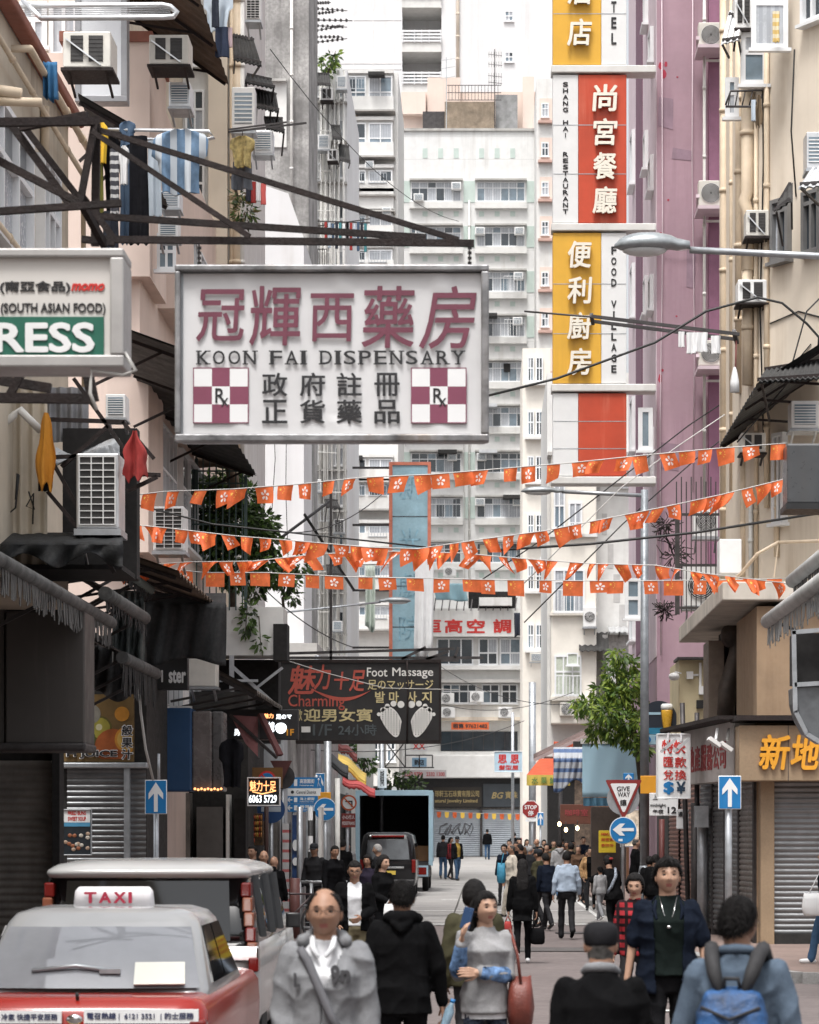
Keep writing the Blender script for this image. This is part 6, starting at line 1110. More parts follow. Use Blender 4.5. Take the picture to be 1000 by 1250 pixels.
def street_lamp(label,base,top,arm_to,head,Y,r,hr,dirn=-1):
 t=thing('street_lamp',label,'street lamp',base,'street lamps');base=Vector(base)
 mb=MB();mb.cyl(base,(base.x,base.y,1.1),r*1.45,r*1.4,14);mb.cyl((base.x,base.y,1.1),(base.x,base.y,1.25),r*1.4,r,14);mb.cyl((base.x,base.y,1.25),(base.x,base.y,top),r,r*.8,14);mb.build('pole',M('lamp_pole_grey',(.23,.25,.27),.5,.4,var=.25,sc_=3,streak=.4),t)
 MB().tube([Vector((base.x,base.y,top-.12)),arm_to],r*.42,8).build('arm',m_steel,t)
 h0,h1,zc=head;L_=h1-h0;sec=[]
 for k in range(13):
  u=k/12;x_=h1-L_*u;hh=hr*(.42+.58*min(1,u*2.2))*(1 if u<.6 else math.sqrt(max(.02,1-((u-.6)/.4)**2)));zz=zc+(.0 if u<.2 else .02)-.02*u
  sec.append([Vector((x_,Y+math.cos(a)*hh*1.15,zz+math.sin(a)*hh*(.9 if math.sin(a)>0 else .35)))for a in[6.283*i/14 for i in range(14)]])
 MB().loft(sec).build('lamp_head',M('lamp_head_grey',(.26,.28,.29),.4,.4,var=.25,sc_=6),t)
 MB().ell(((h0*.6+h1*.4),Y,zc-hr*.25),(L_*.30,hr*.85,hr*.42),14,8).build('lens',m_lens,t);return t
Y=30;street_lamp('near street lamp with long arm over the yellow food sign',(X_(1120,Y),Y,0),8.05,P(842,305,Y),(X_(750,Y),X_(842,Y),Z_(301,Y)),Y,.085,.155)
Y=60;street_lamp('grey street lamp post in front of the pink block',(X_(787,Y),Y,.13),Z_(598,Y),P(686,600,Y),(X_(636,Y),X_(688,Y),Z_(600,Y)),Y,.098,.115)
Y=72;street_lamp('street lamp reaching right over the massage sign',(X_(345,Y),Y,.13),Z_(742,Y),P(465,735,Y),(X_(502,Y),X_(463,Y),Z_(734,Y)),Y,.06,.11)
one_way('blue one way sign with up arrow before the corner shop shutters',877,905,947,988,43.5,890,.055)
Y=57.5;t=thing('give_way_sign','red bordered give way triangle over a grey disc on the right','road sign',(X_(761,Y),Y+.08,.13));bx=X_(761,Y)
mb=MB();c=(bx,Z_(975,Y));disc(mb,c,S(20,Y),Y+.02,0);mb.build('back_disc',m_steel,t)
def tri(k):return[(X_(761.5-22*k,Y),Z_(953+(1-k)*17,Y)),(X_(761.5-20*k,Y),Z_(953+(1-k)*17-1,Y)),(X_(761.5+20*k,Y),Z_(953+(1-k)*17-1,Y)),(X_(761.5+22*k,Y),Z_(953+(1-k)*17,Y)),(X_(761.5+1.5*k,Y),Z_(998-(1-k)*26,Y)),(X_(761.5-1.5*k,Y),Z_(998-(1-k)*26,Y))]
MB().prism(tri(1),Y-.02,Y).build('red_border',M('give_way_red',(.22,.025,.022),.5),t);MB().prism(tri(.74),Y-.026,Y-.0205).build('white_field',m_signw,t)
for s_,a_,b_,q0,q1 in(('GIVE',753,769,960,966),('WAY',754,769,967,973),('讓',757,765,976,984)):tb=MB();text(tb,s_,X_(a_,Y),X_(b_,Y),Z_(q1,Y),Z_(q0,Y),Y-.0262,0,.02,.004);tb.build('lettering',m_blk,t)
MB().cyl((bx,Y+.08,.13),(bx,Y+.08,Z_(955,Y)),.035).build('pole',m_steel,t)
Y=57.2;t2=thing('arrow_sign','round blue left arrow sign under the give way triangle','road sign',(bx,Y,Z_(1031,Y)),'direction and arrow signs');mb=MB();c=(X_(761,Y),Z_(1014,Y));disc(mb,c,S(16.8,Y),Y,1);disc(mb,c,S(15.8,Y),Y-.013,0);arrow_left(mb,c[0]-S(13,Y),c[0]+S(13,Y),c[1]+.02,S(16,Y),Y-.026,1);mb.box(c[0]-S(6,Y),c[0]-S(1,Y),Y-.030,Y-.0255,c[1]-S(13,Y),c[1]-S(10,Y),1);mb.build('disc',[m_blue,m_signw],t2)
panel('direction_sign','tiny blue up arrow sign peeping over the give way triangle','road sign',761,774,944,956,62,.03,m_blue);o=[q for q in col.objects if q.parent is None][-1];mb=MB();arrow_up(mb,X_(767.5,62),Z_(955.5,62),Z_(945,62),S(8,62),61.999,0);mb.build('arrow',m_signw,o)
Y=49.2;t=panel('sign','white money exchange sign with red characters and blue currency signs','sign',802,843,896,975,Y,.2,m_signw,[('特快',808,837,903,920,m_signr,.02),('匯',810,822,924,936,m_signr,.015),('款',824,838,924,937,m_signr,.015),('兌',810,822,940,952,m_signr,.015),('換',824,838,940,952,m_signr,.015),('$',810,823,954,970,m_blue,.04),('¥',826,837,954,969,M('navy_letter',(.02,.05,.09),.5),.03)],frame=m_signw,fw=.8)
mb=MB()
for px in(814,830):mb.cb(P(px,912,Y-.5),.10,.42,.05,0,Matrix.Rotation(R(-40),3,'Y'));mb.beam(P(px+2,896,Y),P(px+1,906,Y-.5),.035);mb.cb(P(px+2,910,Y-.45),.34,.12,.05,0,Matrix.Rotation(R(-42),3,'Y'))
solo(mb,'spot_lamps','pair of flood lamps over the money exchange sign','lamp',m_alu)
Y=58.6;panel('sign','small white minibus notice with the number twelve by the lamp post','sign',793,828,968,996,Y,.05,m_signw,[('7',812,817,970,975,m_blk,.02),('midnight',794,813,981,986,m_blk,.015),('午夜',797,810,988,993,m_blk,.01),('12',815,826,985,993,m_blk,.03),('上',797,803,970,976,m_blk,.01)])
panel('sign','yellow sign panel half hidden behind the lamp post','sign',782,803,947,969,59.2,.05,m_gold)
Y=63;t=thing('bar_sign','round dark bar sign with a glass of beer','sign',(X_(806,Y),Y,Z_(903,Y)));mb=MB();c=(X_(804,Y),Z_(878,Y));disc(mb,c,S(22,Y),Y,0,.2,32);mb.build('disc',M('bar_navy',(.016,.022,.034),.4),t)
mb=MB().prism([(X_(a_,Y),Z_(b_,Y))for a_,b_ in((786,889),(809,889),(808,893),(802,897),(794,897),(788,893))],Y-.212,Y-.2);mb.build('blue_base',M('bar_blue',(.02,.16,.27),.4),t);mb=MB().box(X_(788,Y),X_(806,Y),Y-.212,Y-.2,Z_(873,Y),Z_(870,Y));mb.build('lettering_bar',M('pale_blue_letter',(.3,.45,.55),.5),t)
gl=MB().lathe([(.001,.0),(.075,.0),(.085,.1),(.11,.25),(.125,.42),(.12,.48)],(X_(813.5,Y),Y-.22,Z_(893,Y)),14).build('beer_glass',M('beer_yellow',(.72,.40,.04),.3,spec=.7),t);MB().lathe([(.125,0),(.135,.05),(.13,.1),(.10,.13),(.001,.13)],(X_(813.5,Y),Y-.22,Z_(867,Y)),14).build('foam',m_signw,gl)
panel('shop_sign','pale blue shop name strip under the round bar sign','sign',783,836,897,909,60.6,.15,M('ice_blue_panel',(.34,.52,.62),.5),[('D',785,795,898.5,907.5,m_blue,.03),('Design',800,833,899,905,m_blue,.01)])
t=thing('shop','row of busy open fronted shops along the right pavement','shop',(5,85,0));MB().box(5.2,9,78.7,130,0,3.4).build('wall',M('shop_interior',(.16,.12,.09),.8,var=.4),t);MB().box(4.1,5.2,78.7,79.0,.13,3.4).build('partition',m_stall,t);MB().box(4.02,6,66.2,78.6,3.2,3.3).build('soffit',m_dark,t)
for y0,m in((84,M('wood_brown',(.13,.06,.03),.6)),(92,m_stall),(104,M('wood_brown',(0,0,0))),(118,m_stall)):MB().box(4.2,5.2,y0,y0+.4,.13,3.3).build('partition',m,t)
for k,(y0,y1,z)in enumerate(((52.6,58,2.9),(58.6,61.6,2.9))):shutter(t if False else[o for o in col.objects if o.get('label','').startswith('pale yellow house')][0],-y1,-y0,.16,z,0,m_shutr,.09,XR(4.02))
MB().box(4.05,4.4,51.7,62,.1,3.2).build('wall',m_stall,[o for o in col.objects if o.get('label','').startswith('pale yellow house')][0])
Y=69;t=thing('shop_blind','pale blue fabric blind hung over the pavement beneath the tree','awning',(X_(748,Y),Y,Z_(984,Y)));MB().grid(lambda u,v:Vector((X_(711,Y)+(X_(792,Y)-X_(711,Y))*u,Y-.12*v+.015*math.sin(u*20+v*3),Z_(907+66*v,Y))),24,10).build('blind',M('pale_blue_blind',(.33,.50,.60),.7,var=.05,sc_=.9,streak=.25,dirt=(.22,.34,.42)),t);MB().grid(lambda u,v:Vector((X_(712,Y)+(X_(792,Y)-X_(712,Y))*u,Y-.13+.04*math.sin(u*60)*v,Z_(974+10*v,Y))),60,2).build('valance',M('blue_valance',(.06,.16,.24),.7),t);MB().box(X_(709,Y),X_(792,Y),Y-.05,Y+.1,Z_(908,Y),Z_(902,Y)).build('head_rail',m_white,t)
for o in list(t.children)[:2]:s_=o.modifiers.new('cloth','SOLIDIFY');s_.thickness=.02
panel('menu_board','yellow menu board on a dark wall behind the round arrow sign','menu board',731,752,1014,1041,71,.05,M('menu_yellow',(.70,.52,.03),.5),[('MENU',734,744,1017,1020,m_signr,.03),('飯面粥',734,749,1023,1027,m_signr,.0),('茶咖啡',734,749,1030,1034,m_signr,.0)])
panel('display_window','bright lit shop window behind the lamp post','shop window',757,806,988,1034,73.5,.6,M('lit_goods',(.55,.47,.36),.5,var=.5,sc_=7,emit=.35),frame=m_alu,fw=1.5);panel('brown_sign','brown wooden shop sign under the striped awning','sign',684,725,982,1006,82,.2,M('brown_board',(.11,.035,.02),.6,var=.2),[('咖啡室',690,718,988,996,M('dull_red_letter',(0,0,0)),.01)])
for k,(px,q)in enumerate(((683,1006),(691,1013),(705,1011),(793,1007),(801,1006))):mb=MB().ell(P(px,q,80 if px<750 else 72.6),(.05,.05,.065),10,6);mb.cyl(P(px,q-3,80 if px<750 else 72.6),P(px,q-10,80 if px<750 else 72.6),.01,mi=1);solo(mb,'hanging_bulb','warm glowing bare bulb over the right shops, %s'%('far left one above the crowd','lowest above the crowd','beside the brown wooden sign','left one behind the lamp post','right one behind the lamp post')[k],'bulb',[m_bulb,m_black],'bulbs over the shops')
panel('wall','dark timber shop wall carrying the yellow menu','wall',722,757,985,1090,71.3,.4,M('dark_timber',(.045,.032,.025),.7,var=.3))
Y=92;t=thing('awning','red orange awning with a yellow printed valance over the crowd','awning',(X_(672,Y),Y,Z_(960,Y)));MB().grid(lambda u,v:P(643+57*u+(16-22*u)*(1-v),926+20*v,Y+2-2*v),10,4).build('canvas',M('orange_canvas',(.55,.10,.04),.7,var=.15,sc_=1.5,tr=.3),t);MB().grid(lambda u,v:P(643+53*u,946+13*v,Y-.03+.03*math.sin(u*40)*v),30,3).build('valance',M('yellow_valance',(.62,.48,.10),.7,var=.1,tr=.2),t)
tb=MB();[text(tb,c,X_(649+11*k,Y),X_(657+11*k,Y),Z_(957,Y),Z_(949,Y),Y-.075,0,.03,.006)for k,c in enumerate('水果鮮花')];tb.build('lettering',M('green_print',(.12,.20,.05),.6),t)
Y=90;mb=MB();mb.grid(lambda u,v:P(652+66*u,922-32*u+6*v,Y-1.5*v+1),10,3,0);mb.beam(P(652,928,Y-.5),P(718,897,Y-.5),.1,.1,2);o=solo(mb,'tin_canopy','brown pitched tin canopy above the red orange awning','canopy',[M('brown_tin',(.12,.075,.065),.6,.2,var=.3),m_stall,M('pinkish_edge',(.34,.26,.25),.7)]);o.modifiers.new('s','SOLIDIFY').thickness=.04
drape('awning','blue white and red striped plastic sheet slung beside the orange awning','awning',676,712,926,960,84,.8,M('striped_plastic',(.45,.47,.5),.6,var=.1,tr=.3,wave=(2,3.4,(.10,.16,.30),.6)),5,8,seed=21);towel('flag_cloth','loose red cloth at the back of the orange awning','cloth',676,704,905,945,93,M('orange_canvas',(0,0,0)),.1)
solo(MB().box(X_(700,88),X_(725,88),88,88.3,Z_(950,88),Z_(905,88)),'shop_sign','dark vertical board left of the pale blue blind','sign',m_stall)
Y=100;t=thing('stop_sign','red octagonal stop sign on a pole among the crowd','road sign',(X_(648,Y),Y,.1));mb=MB();c=(X_(648,Y),Z_(988,Y));oc=lambda r:[(c[0]+S(r,Y)*math.cos(R(22.5+45*i)),c[1]+S(r,Y)*math.sin(R(22.5+45*i)))for i in range(8)];mb.prism(oc(11.5),Y,Y+.03,1);mb.prism(oc(10.6),Y-.012,Y,0);text(mb,'STOP',c[0]-S(7.5,Y),c[0]+S(7.5,Y),c[1]+S(0,Y),c[1]+S(5,Y),Y-.0122,1,.03,.004);text(mb,'停',c[0]-S(3.4,Y),c[0]+S(3.4,Y),c[1]-S(8,Y),c[1]-S(1.5,Y),Y-.0122,1,.02,.004);mb.build('plate',[M('stop_red',(.26,.022,.02),.5),m_signw],t);MB().cyl((c[0]+.05,Y+.06,.1),(c[0]+.05,Y+.06,Z_(978,Y)),.045).build('pole',m_steel,t);MB().cb((c[0],Y-.02,Z_(1001,Y)),S(13,Y),.02,S(4,Y)).build('lower_plate',m_signw,t)
one_way('small distant blue one way sign right of the stop sign',656,664,992,1008,98,660,.035)
panel('hanging_sign','pale blue hairdresser sign with two red characters on a pole','sign',603,638,917,943,132,.3,M('pale_blue_sign',(.42,.56,.66),.5),[('思',608,619,921,932,m_signr,.03),('思',623,634,921,932,m_signr,.03),('髮型屋',609,633,934,940,m_signr,.02)],frame=m_signw,fw=.8)
pipe('post','thin grey post carrying the pale blue hairdresser sign',[P(626,870,132.5),Vector((X_(626,132.5),132.5,.1))],.07,m_steel,cat='post',clamps=False);pipe('post','grey street pole standing behind the stop sign',[P(650,833,104),Vector((X_(650,104),104,.1))],.13,m_steel,cat='post',clamps=False);pipe('post','dark thin post left of the orange awning',[P(684,915,90),Vector((X_(684,90),90,.1))],.07,m_dsteel,cat='post',clamps=False)
for px,q0,r,Yp,lb,m in((851,870,.045,51.2,'slender dark rod rising beside the exchange sign',m_dsteel),(837,858,.045,51.4,'leaning dark rod left of the slender one',m_dsteel),(858,985,.10,50.6,'thick blue grey pole at the corner of the shutters',m_steel),(849,980,.08,51,'dark steel post left of the thick blue grey pole',m_dsteel),(808,1000,.06,60.5,'maroon post behind the lamp post',M('maroon_paint',(.11,.028,.025),.6))):pipe('post',lb,[P(px-(4 if 'leaning' in lb else 0),q0,Yp),Vector((X_(px+(4 if 'leaning' in lb else 0),Yp),Yp,.13))],r,m,cat='post',clamps=False)
mb=MB().box(X_(848,50.4),X_(864,50.4),50.2,50.5,Z_(1010,50.4),Z_(984,50.4));solo(mb,'junction_box','grey junction box fixed on the pole at the shutters','box',m_steel);mb=MB().ell(P(815,1030,72.4),(.3,.2,.3),8,6);
panel('poster','white and black stacked notices left of the brown shutter','poster',826,841,988,1012,51.7,.05,m_signw,[('通告',828,839,991,997,m_blk,.02)])
fb=[]
for a_,q_,r_ in((757,806,9),(768,818,11),(752,832,12),(772,842,13),(738,852,12),(758,856,13),(776,864,12),(722,866,10),(742,876,13),(764,884,13),(712,872,7),(732,892,10),(752,900,11),(772,906,11),(784,884,9),(727,905,6),(786,920,8),(748,818,6),(706,862,5)):fb.append((P(a_-2,q_-6,66.5+(a_%7)*.12-.3),S(r_*1.1,66.5),.8))
foliage('street_tree','bright green leafy street tree beside the lamp post','tree',fb,2700,.20,[m_leaf,m_leafl,M('leaf_fresh',(.36,.46,.09),.5,var=.3,sc_=5,tr=.45)],14,(Vector((X_(786,67.2),67.2,.13)),[([Vector((X_(786,67.2),67.2,.1)),P(784,960,67.2),P(776,900,67),P(765,850,66.8)],[.11,.09,.06,.03]),([P(778,905,67),P(745,880,66.6),P(725,872,66.5)],[.05,.03,.01]),([P(770,870,66.8),P(752,840,66.6),P(757,812,66.6)],[.04,.025,.01])]),droop=.7,long=3.2)
foliage('potted_plant','green plant at the foot of the lamp post','plant',[(Vector((X_(806,62),61.9,.85)),.35,1.2),(Vector((X_(800,62),61.8,.55)),.28)],260,.14,[m_leafd,m_leaf,m_leafl],15,(Vector((X_(806,62),62,.13)),[([(X_(806,62),62,.13),(X_(806,62),62,.8)],[.04,.02])]))
# ---------------------------------------------------------------- flags
def bunting(label,pts,Y,seed,wh=(24.5,19),wild=.5):
 """cord through the given points with small cloth flags hung from it, each its own part"""
 q=random.Random(seed);sp=31 if wild<.3 else 27 if wild<.7 else 21;yy=Y if callable(Y)else(lambda x:Y)
 t=thing('bunting_string',label,'bunting',P(pts[len(pts)//2][0],pts[len(pts)//2][1],yy(pts[len(pts)//2][0])),'flag strings across the street')
 MB().tube([P(a,b_,yy(a))for a,b_ in pts],.008,5).build('cord',m_cord,t);out=[]
 for i in range(len(pts)-1):
  L_=math.hypot(pts[i+1][0]-pts[i][0],pts[i+1][1]-pts[i][1]);out.append((pts[i],pts[i+1],L_))
 tot=sum(o[2]for o in out);n=int(tot/sp)
 for k in range(n):
  d=min(tot-1,(k+.5)*tot/n+q.uniform(-7,7));s_=0
  for a,b_,L_ in out:
   if d<=s_+L_:u=(d-s_)/L_;break
   s_+=L_
  cx,cy=a[0]+(b_[0]-a[0])*u,a[1]+(b_[1]-a[1])*u;sl_=(b_[1]-a[1])/max(1,(b_[0]-a[0]));Yf=yy(cx);w_=wh[0]*q.uniform(.62,1.08)*(1-wild*.35*q.random());h_=wh[1]*q.uniform(.85,1.15);sk=q.uniform(-1,1)*10*wild;tw=q.uniform(-1.3,1.3)*wild;fold=q.uniform(.2,1.6)*wild;ph=q.uniform(0,6);lift=q.uniform(-.3,.75)*wild*(1 if q.random()<.6 else-1)
  def at(u,v,off=0.):
   x_=cx+(u-.5)*w_*(1-.35*wild*v*abs(tw))+sk*v+1.5*math.sin(v*3+ph)*wild;z_=cy+(u-.5)*w_*sl_+h_*v*(1-.3*abs(fold)*wild*u)-lift*(u-.5)*h_*v
   return P(x_,z_,Yf+(tw*(u-.5)*.25+fold*.10*math.sin(u*5+ph))*v-off)
  mb=MB();mb.grid(lambda u,v:at(u,v),8,6,0);china=k%2==0
  def mark(pl,mi):
   for off in(.004,-.004):mb.add([at(min(.98,max(.02,a_)),min(.98,max(.02,b2)),off)for a_,b2 in pl],[tuple(range(len(pl)))],mi)
  if china:
   for(sx,sy,r_)in((.2,.28,.13),(.38,.12,.05),(.45,.24,.05),(.45,.4,.05),(.38,.52,.05)):
    for j in range(5):
     a_=6.283*j/5-1.57;mark([(sx+r_*.75*math.cos(a_),sy+r_*math.sin(a_)),(sx+r_*.3*math.cos(a_+.63),sy+r_*.4*math.sin(a_+.63)),(sx,sy),(sx+r_*.3*math.cos(a_-.63),sy+r_*.4*math.sin(a_-.63))],2)
  else:
   for j in range(5):
    a_=6.283*j/5-1.57;pl=[(.5+.05*math.cos(a_),.5+.06*math.sin(a_))]
    for rr,da in((.16,-.35),(.27,-.15),(.30,.18),(.25,.5),(.14,.42)):pl.append((.5+rr*.82*math.cos(a_+da),.5+rr*1.12*math.sin(a_+da)))
    mark(pl,1)
  mb.build('flag',[m_flag,m_flagw,m_flagy],t)
 return t
bunting('uppermost flag string running from the red jacket to the right sign box',[(120,610),(200,600),(285,597),(365,591),(440,583),(528,579),(612,572),(697,565),(783,556),(868,548),(960,541)],40,31,wild=.6)
bunting('second flag string climbing steeply to the right sign box',[(125,637),(200,644),(285,654),(370,661),(450,668),(510,670),(590,658),(665,648),(735,634),(810,619),(880,604),(961,584)],42,32,wild=.8)
bunting('third flag string with the most twisted flags',[(118,694),(230,686),(310,685),(390,676),(480,673),(560,675),(640,682),(720,688),(800,690),(860,700),(960,712)],44,33,wild=1.25)
bunting('lowest flag string hanging almost straight',[(180,692),(250,699),(325,699),(423,704),(518,706),(617,708),(713,709),(777,709),(880,708),(960,706)],47,34,(24,17),wild=.12)
# ---------------------------------------------------------------- loose cables
for lb,pts in(('long black cable from the street end up to the corner house',[P(560,492,48),P(680,462,48),P(800,418,48),P(862,380,48),P(925,363,48),P(955,370,48),P(985,395,48),P(1000,412,48),P(998,440,48)]),('black cable level with the second flag string on the right',[P(600,672,46),P(720,664,46),P(850,650,46),P(1010,625,46)]),('thin black cable falling left across the flag strings',[P(150,612,43),P(260,640,43),P(400,655,43),P(520,668,43)]),('sagging dark cable in front of the pink block',[P(570,720,60),P(660,660,60),P(750,590,60),P(840,520,60),P(900,480,60),P(960,400,60),P(1010,360,60)]),('thin wire looping over the blank chamfer wall',[P(900,540,49),P(960,470,49),P(985,380,49),P(1005,360,49)]),('slack wire beside the pink block pipe',[P(640,760,62),P(760,640,62),P(850,560,62),P(930,500,62)])):
 cable(lb,pts,.022 if 'long' in lb or 'level' in lb else .014)
for lb,pts in(('white line slanting over the pink block towards the canopy',[P(640,712,47),P(760,594,47),P(830,543,47),P(885,506,47)]),('pale wire in front of the massage sign',[P(330,800,60),P(400,822,60),P(470,840,60),P(560,842,60)])):cable(lb,pts,.009,m_cord)
# ---------------------------------------------------------------- vehicles (rear at y = 0, nose towards +y)
m_tred=M('taxi_red_paint',(.26,.020,.014),.15,var=.05,spec=.4);m_silver=M('silver_paint',(.34,.345,.35),.15,.2,var=.04,sc_=1);m_pearl=M('pearl_white_paint',(.42,.42,.415),.15,var=.04);m_vblack=M('black_van_paint',(.010,.010,.011),.15,var=.2,spec=.4)
m_cargl=M('car_glass',(.006,.007,.008),.03,var=.2,spec=.7);m_tail=M('tail_light_red',(.16,.010,.008),.12);m_taila=M('tail_light_amber',(.26,.09,.05),.12);m_rub=M('tyre_rubber',(.015,.015,.015),.85);m_chr=M('chrome',(.6,.6,.6),.15,1.0)
def rr(hw,y0,y1,z,r=.12,n=6):
 pts=[]
 for cx,cy,a0 in((hw-r,y1-r,0),(-hw+r,y1-r,90),(-hw+r,y0+r,180),(hw-r,y0+r,270)):
  for i in range(n):a=R(a0+90*i/(n-1));pts.append((cx+r*math.cos(a),cy+r*math.sin(a),z))
 return pts
def wheels(t,hw,ys,rad):
 for y in ys:
  for s in(-1,1):
   w_=MB().lathe([(rad*.6,-.1),(rad*.95,-.1),(rad,-.06),(rad,.06),(rad*.95,.1),(rad*.6,.1)],(s*(hw-.1),y,rad),20,0,'x').build('wheel',m_rub,t,local=True)
   MB().lathe([(.01,-.08),(rad*.6,-.08),(rad*.6,.08),(.01,.08)],(s*(hw-.09),y,rad),14,0,'x').build('rim',m_steel,w_,local=True)
def quad(pts,th=.012):
 a=[Vector(p)for p in pts];n=(a[1]-a[0]).cross(a[3]-a[0]).normalized();k=len(a);return MB().add([p+n*th for p in a]+[p-n*th for p in a],[tuple(range(k)),tuple(reversed(range(k,2*k)))]+[(i,i+k,(i+1)%k+k,(i+1)%k)for i in range(k)])
t=thing('taxi','red taxi with silver roof and a lit roof sign parked at the bottom left','taxi',(-2.64,18.55,0))
MB().loft([rr(.80,.06,4.5,.22,.2),rr(.845,.0,4.6,.38,.22),rr(.85,-.02,4.62,.62,.22),rr(.84,.02,4.58,.78,.2),rr(.80,.08,4.5,.85,.18),rr(.74,.2,4.3,.875,.16)]).build('body',m_tred,t,local=True)
MB().loft([rr(.80,.62,3.5,.80,.14),rr(.785,.72,3.35,.90,.14),rr(.665,1.28,2.75,1.325,.14),rr(.62,1.36,2.65,1.385,.14),rr(.52,1.5,2.5,1.42,.14),rr(.2,1.9,2.1,1.43,.05)]).build('cabin',m_silver,t,local=True)
def curved(u,v,d=0.):hw=.735-.11*v;x_=(u*2-1);return Vector((x_*hw,.700+.521*v-.085*(1-x_*x_)-.03*math.sin(v*3.14)+.012+d,.905+.395*v))
MB().grid(curved,24,8).grid(lambda u,v:curved(1-u,v,.09),24,8).build('rear_window',M('reflective_rear_glass',(.22,.23,.25),.03,.085,var=.1,spec=.9),t,local=True)
for s in(-1,1):
 for y0,y1,y2,y3 in((1.10,1.95,1.9,1.42),(2.02,3.0,2.55,1.98)):quad([(s*.782,y0,.92),(s*.782,y1,.92),(s*.677,y2,1.30),(s*.677,y3,1.30)]).build('side_window',m_cargl,t,local=True)
 MB().box(s*.79-.06,s*.79+.06,-.035,.12,.56,.74,0).build('tail_light',m_tail,t,local=True,bev=.02)
MB().loft([rr(.82,-.09,.15,.34,.05),rr(.84,-.10,.15,.44,.05),rr(.82,-.08,.15,.53,.05)]).build('bumper',m_silver,t,local=True)
MB().box(-.26,.26,-.05,-.02,.50,.61).build('number_plate',M('plate_yellow',(.62,.46,.08),.4),t,local=True)
k_=MB().box(-.80,-.085,-.032,.0,.715,.795,0);tb=text(k_,'專營長途 冷氣 快捷平安服務',-.66,-.11,.735,.778,-.033,1,.015,.003);k_.build('boot_sticker',[m_signw,M('navy_print',(.03,.04,.10),.6)],t,local=True)
k_=MB().box(.06,.80,-.032,.0,.715,.805,0);text(k_,'電召熱線 |  6121 3521  | 的士服務',.08,.77,.735,.785,-.033,1,.02,.003);k_.build('boot_sticker',[m_signw,M('navy_print',(0,0,0))],t,local=True)
MB().ell((0,-.035,.74),(.055,.02,.035)).build('badge',m_chr,t,local=True);MB().cyl((0,.1,.86),(0,.08,.905),.012).build('boot_lock',m_black,t,local=True)
mb=MB().loft([rr(.285,1.86,2.06,1.425,.05),rr(.275,1.87,2.05,1.53,.06),rr(.25,1.89,2.03,1.56,.05)]);rs=mb.build('roof_sign',M('roof_sign_white',(.72,.70,.72),.4),t,local=True)
for i,ch in enumerate('TAXI'):
 tb=MB();x0=-.20+i*.105;text(tb,ch,x0,x0+(.026 if ch=='I' else .088),1.445,1.525,1.852,0,.035,.006,keep=False);tb.build('lettering',M('taxi_letter',(.36,.02,.05),.5),rs,local=True)
mb=MB().tube([(-.40,.755,1.02),(-.1,.755,1.05),(.12,.735,1.02)],.016,6);mb.box(.06,.2,.71,.75,1.0,1.03);mb.build('wiper',m_steel,t,local=True)
quad([(.30,.625,.93),(.64,.675,.93),(.62,.865,1.07),(.29,.81,1.07)],.004).build('paper_notice',M('paper_cream',(.66,.66,.60),.6,var=.05),t,local=True)
wheels(t,.82,(.95,3.65),.31)
for x_ in(-.36,.36):MB().loft([rr(.24,2.35,2.5,.6,.05),rr(.24,2.25,2.38,1.05,.05),rr(.12,2.24,2.32,1.2,.04)]).build('seat',m_black,t,local=True)
t=thing('minivan','white minivan with tall red tail lights parked in front of the taxi','minivan',(-2.82,24.0,0))
MB().loft([rr(.88,.1,4.6,.25,.2),rr(.94,.0,4.7,.45,.2),rr(.945,0,4.7,.8,.2),rr(.93,.02,4.6,1.02,.2)]).build('body',m_pearl,t,local=True)
MB().loft([rr(.93,.02,4.4,1.0,.16),rr(.92,.06,3.9,1.12,.16),rr(.84,.16,2.9,1.60,.16)]).build('dark_glasshouse',m_cargl,t,local=True)
MB().loft([rr(.84,.04,2.95,1.565,.2),rr(.868,-.04,2.9,1.60,.24),rr(.86,-.03,2.85,1.632,.26),rr(.80,.06,2.7,1.675,.28),rr(.66,.25,2.5,1.708,.28),rr(.3,.6,2.2,1.718,.1)]).build('roof',m_pearl,t,local=True)
quad([(-.70,.035,1.04),(.70,.035,1.04),(.68,.125,1.55),(-.68,.125,1.55)]).build('rear_window',m_cargl,t,local=True);MB().box(-.945,.945,-.02,.1,.86,1.0).build('tailgate_trim',m_chr,t,local=True,bev=.02)
for s in(-1,1):
 tl=MB();z=.78
 for k in range(6):xk=s*(.895-.014*k);tl.box(xk-.04,xk+.045,-.03+.015*k,.2+.02*k,z+.125*k,z+.125*(k+.98),1 if k in(1,3,4)else 0)
 tl.build('tail_light',[m_tail,m_taila],t,local=True,bev=.015)
 for y0,y1 in((.5,1.5),(1.6,2.5),(2.6,3.4)):MB().beam((s*.938,y0-.05,1.06),(s*.86,y0+.04,1.58),.07,.03).build('pillar',m_black,t,local=True)
 MB().loft([rr(.07,-.04,.04,z_,.035)for z_ in(0,.02,.12,.14)]).build('door_mirror',m_black,t,local=True).location=(s*1.0,3.45,1.04)
mb=MB().loft([rr(.90,-.08,.2,.35,.06),rr(.93,-.1,.2,.5,.06),rr(.92,-.06,.2,.66,.06)]);mb.build('bumper',m_pearl,t,local=True);MB().box(-.26,.26,-.12,-.02,.66,.78).build('number_plate',M('plate_yellow',(0,0,0)),t,local=True)
for x_ in(.26,.62):MB().ell((x_,.9,1.28),(.13,.08,.17)).build('headrest',m_black,t,local=True)
wheels(t,.92,(.9,3.7),.33)
t=thing('van','black van parked behind the open truck','van',(-2.9,87,0))
MB().loft([rr(.80,.06,4.6,.3,.15),rr(.845,0,4.69,.5,.16),rr(.85,0,4.69,1.0,.16),rr(.80,.06,4.3,1.55,.18),rr(.74,.12,4.1,1.86,.2),rr(.6,.3,3.9,1.95,.2)]).build('body',m_vblack,t,local=True)
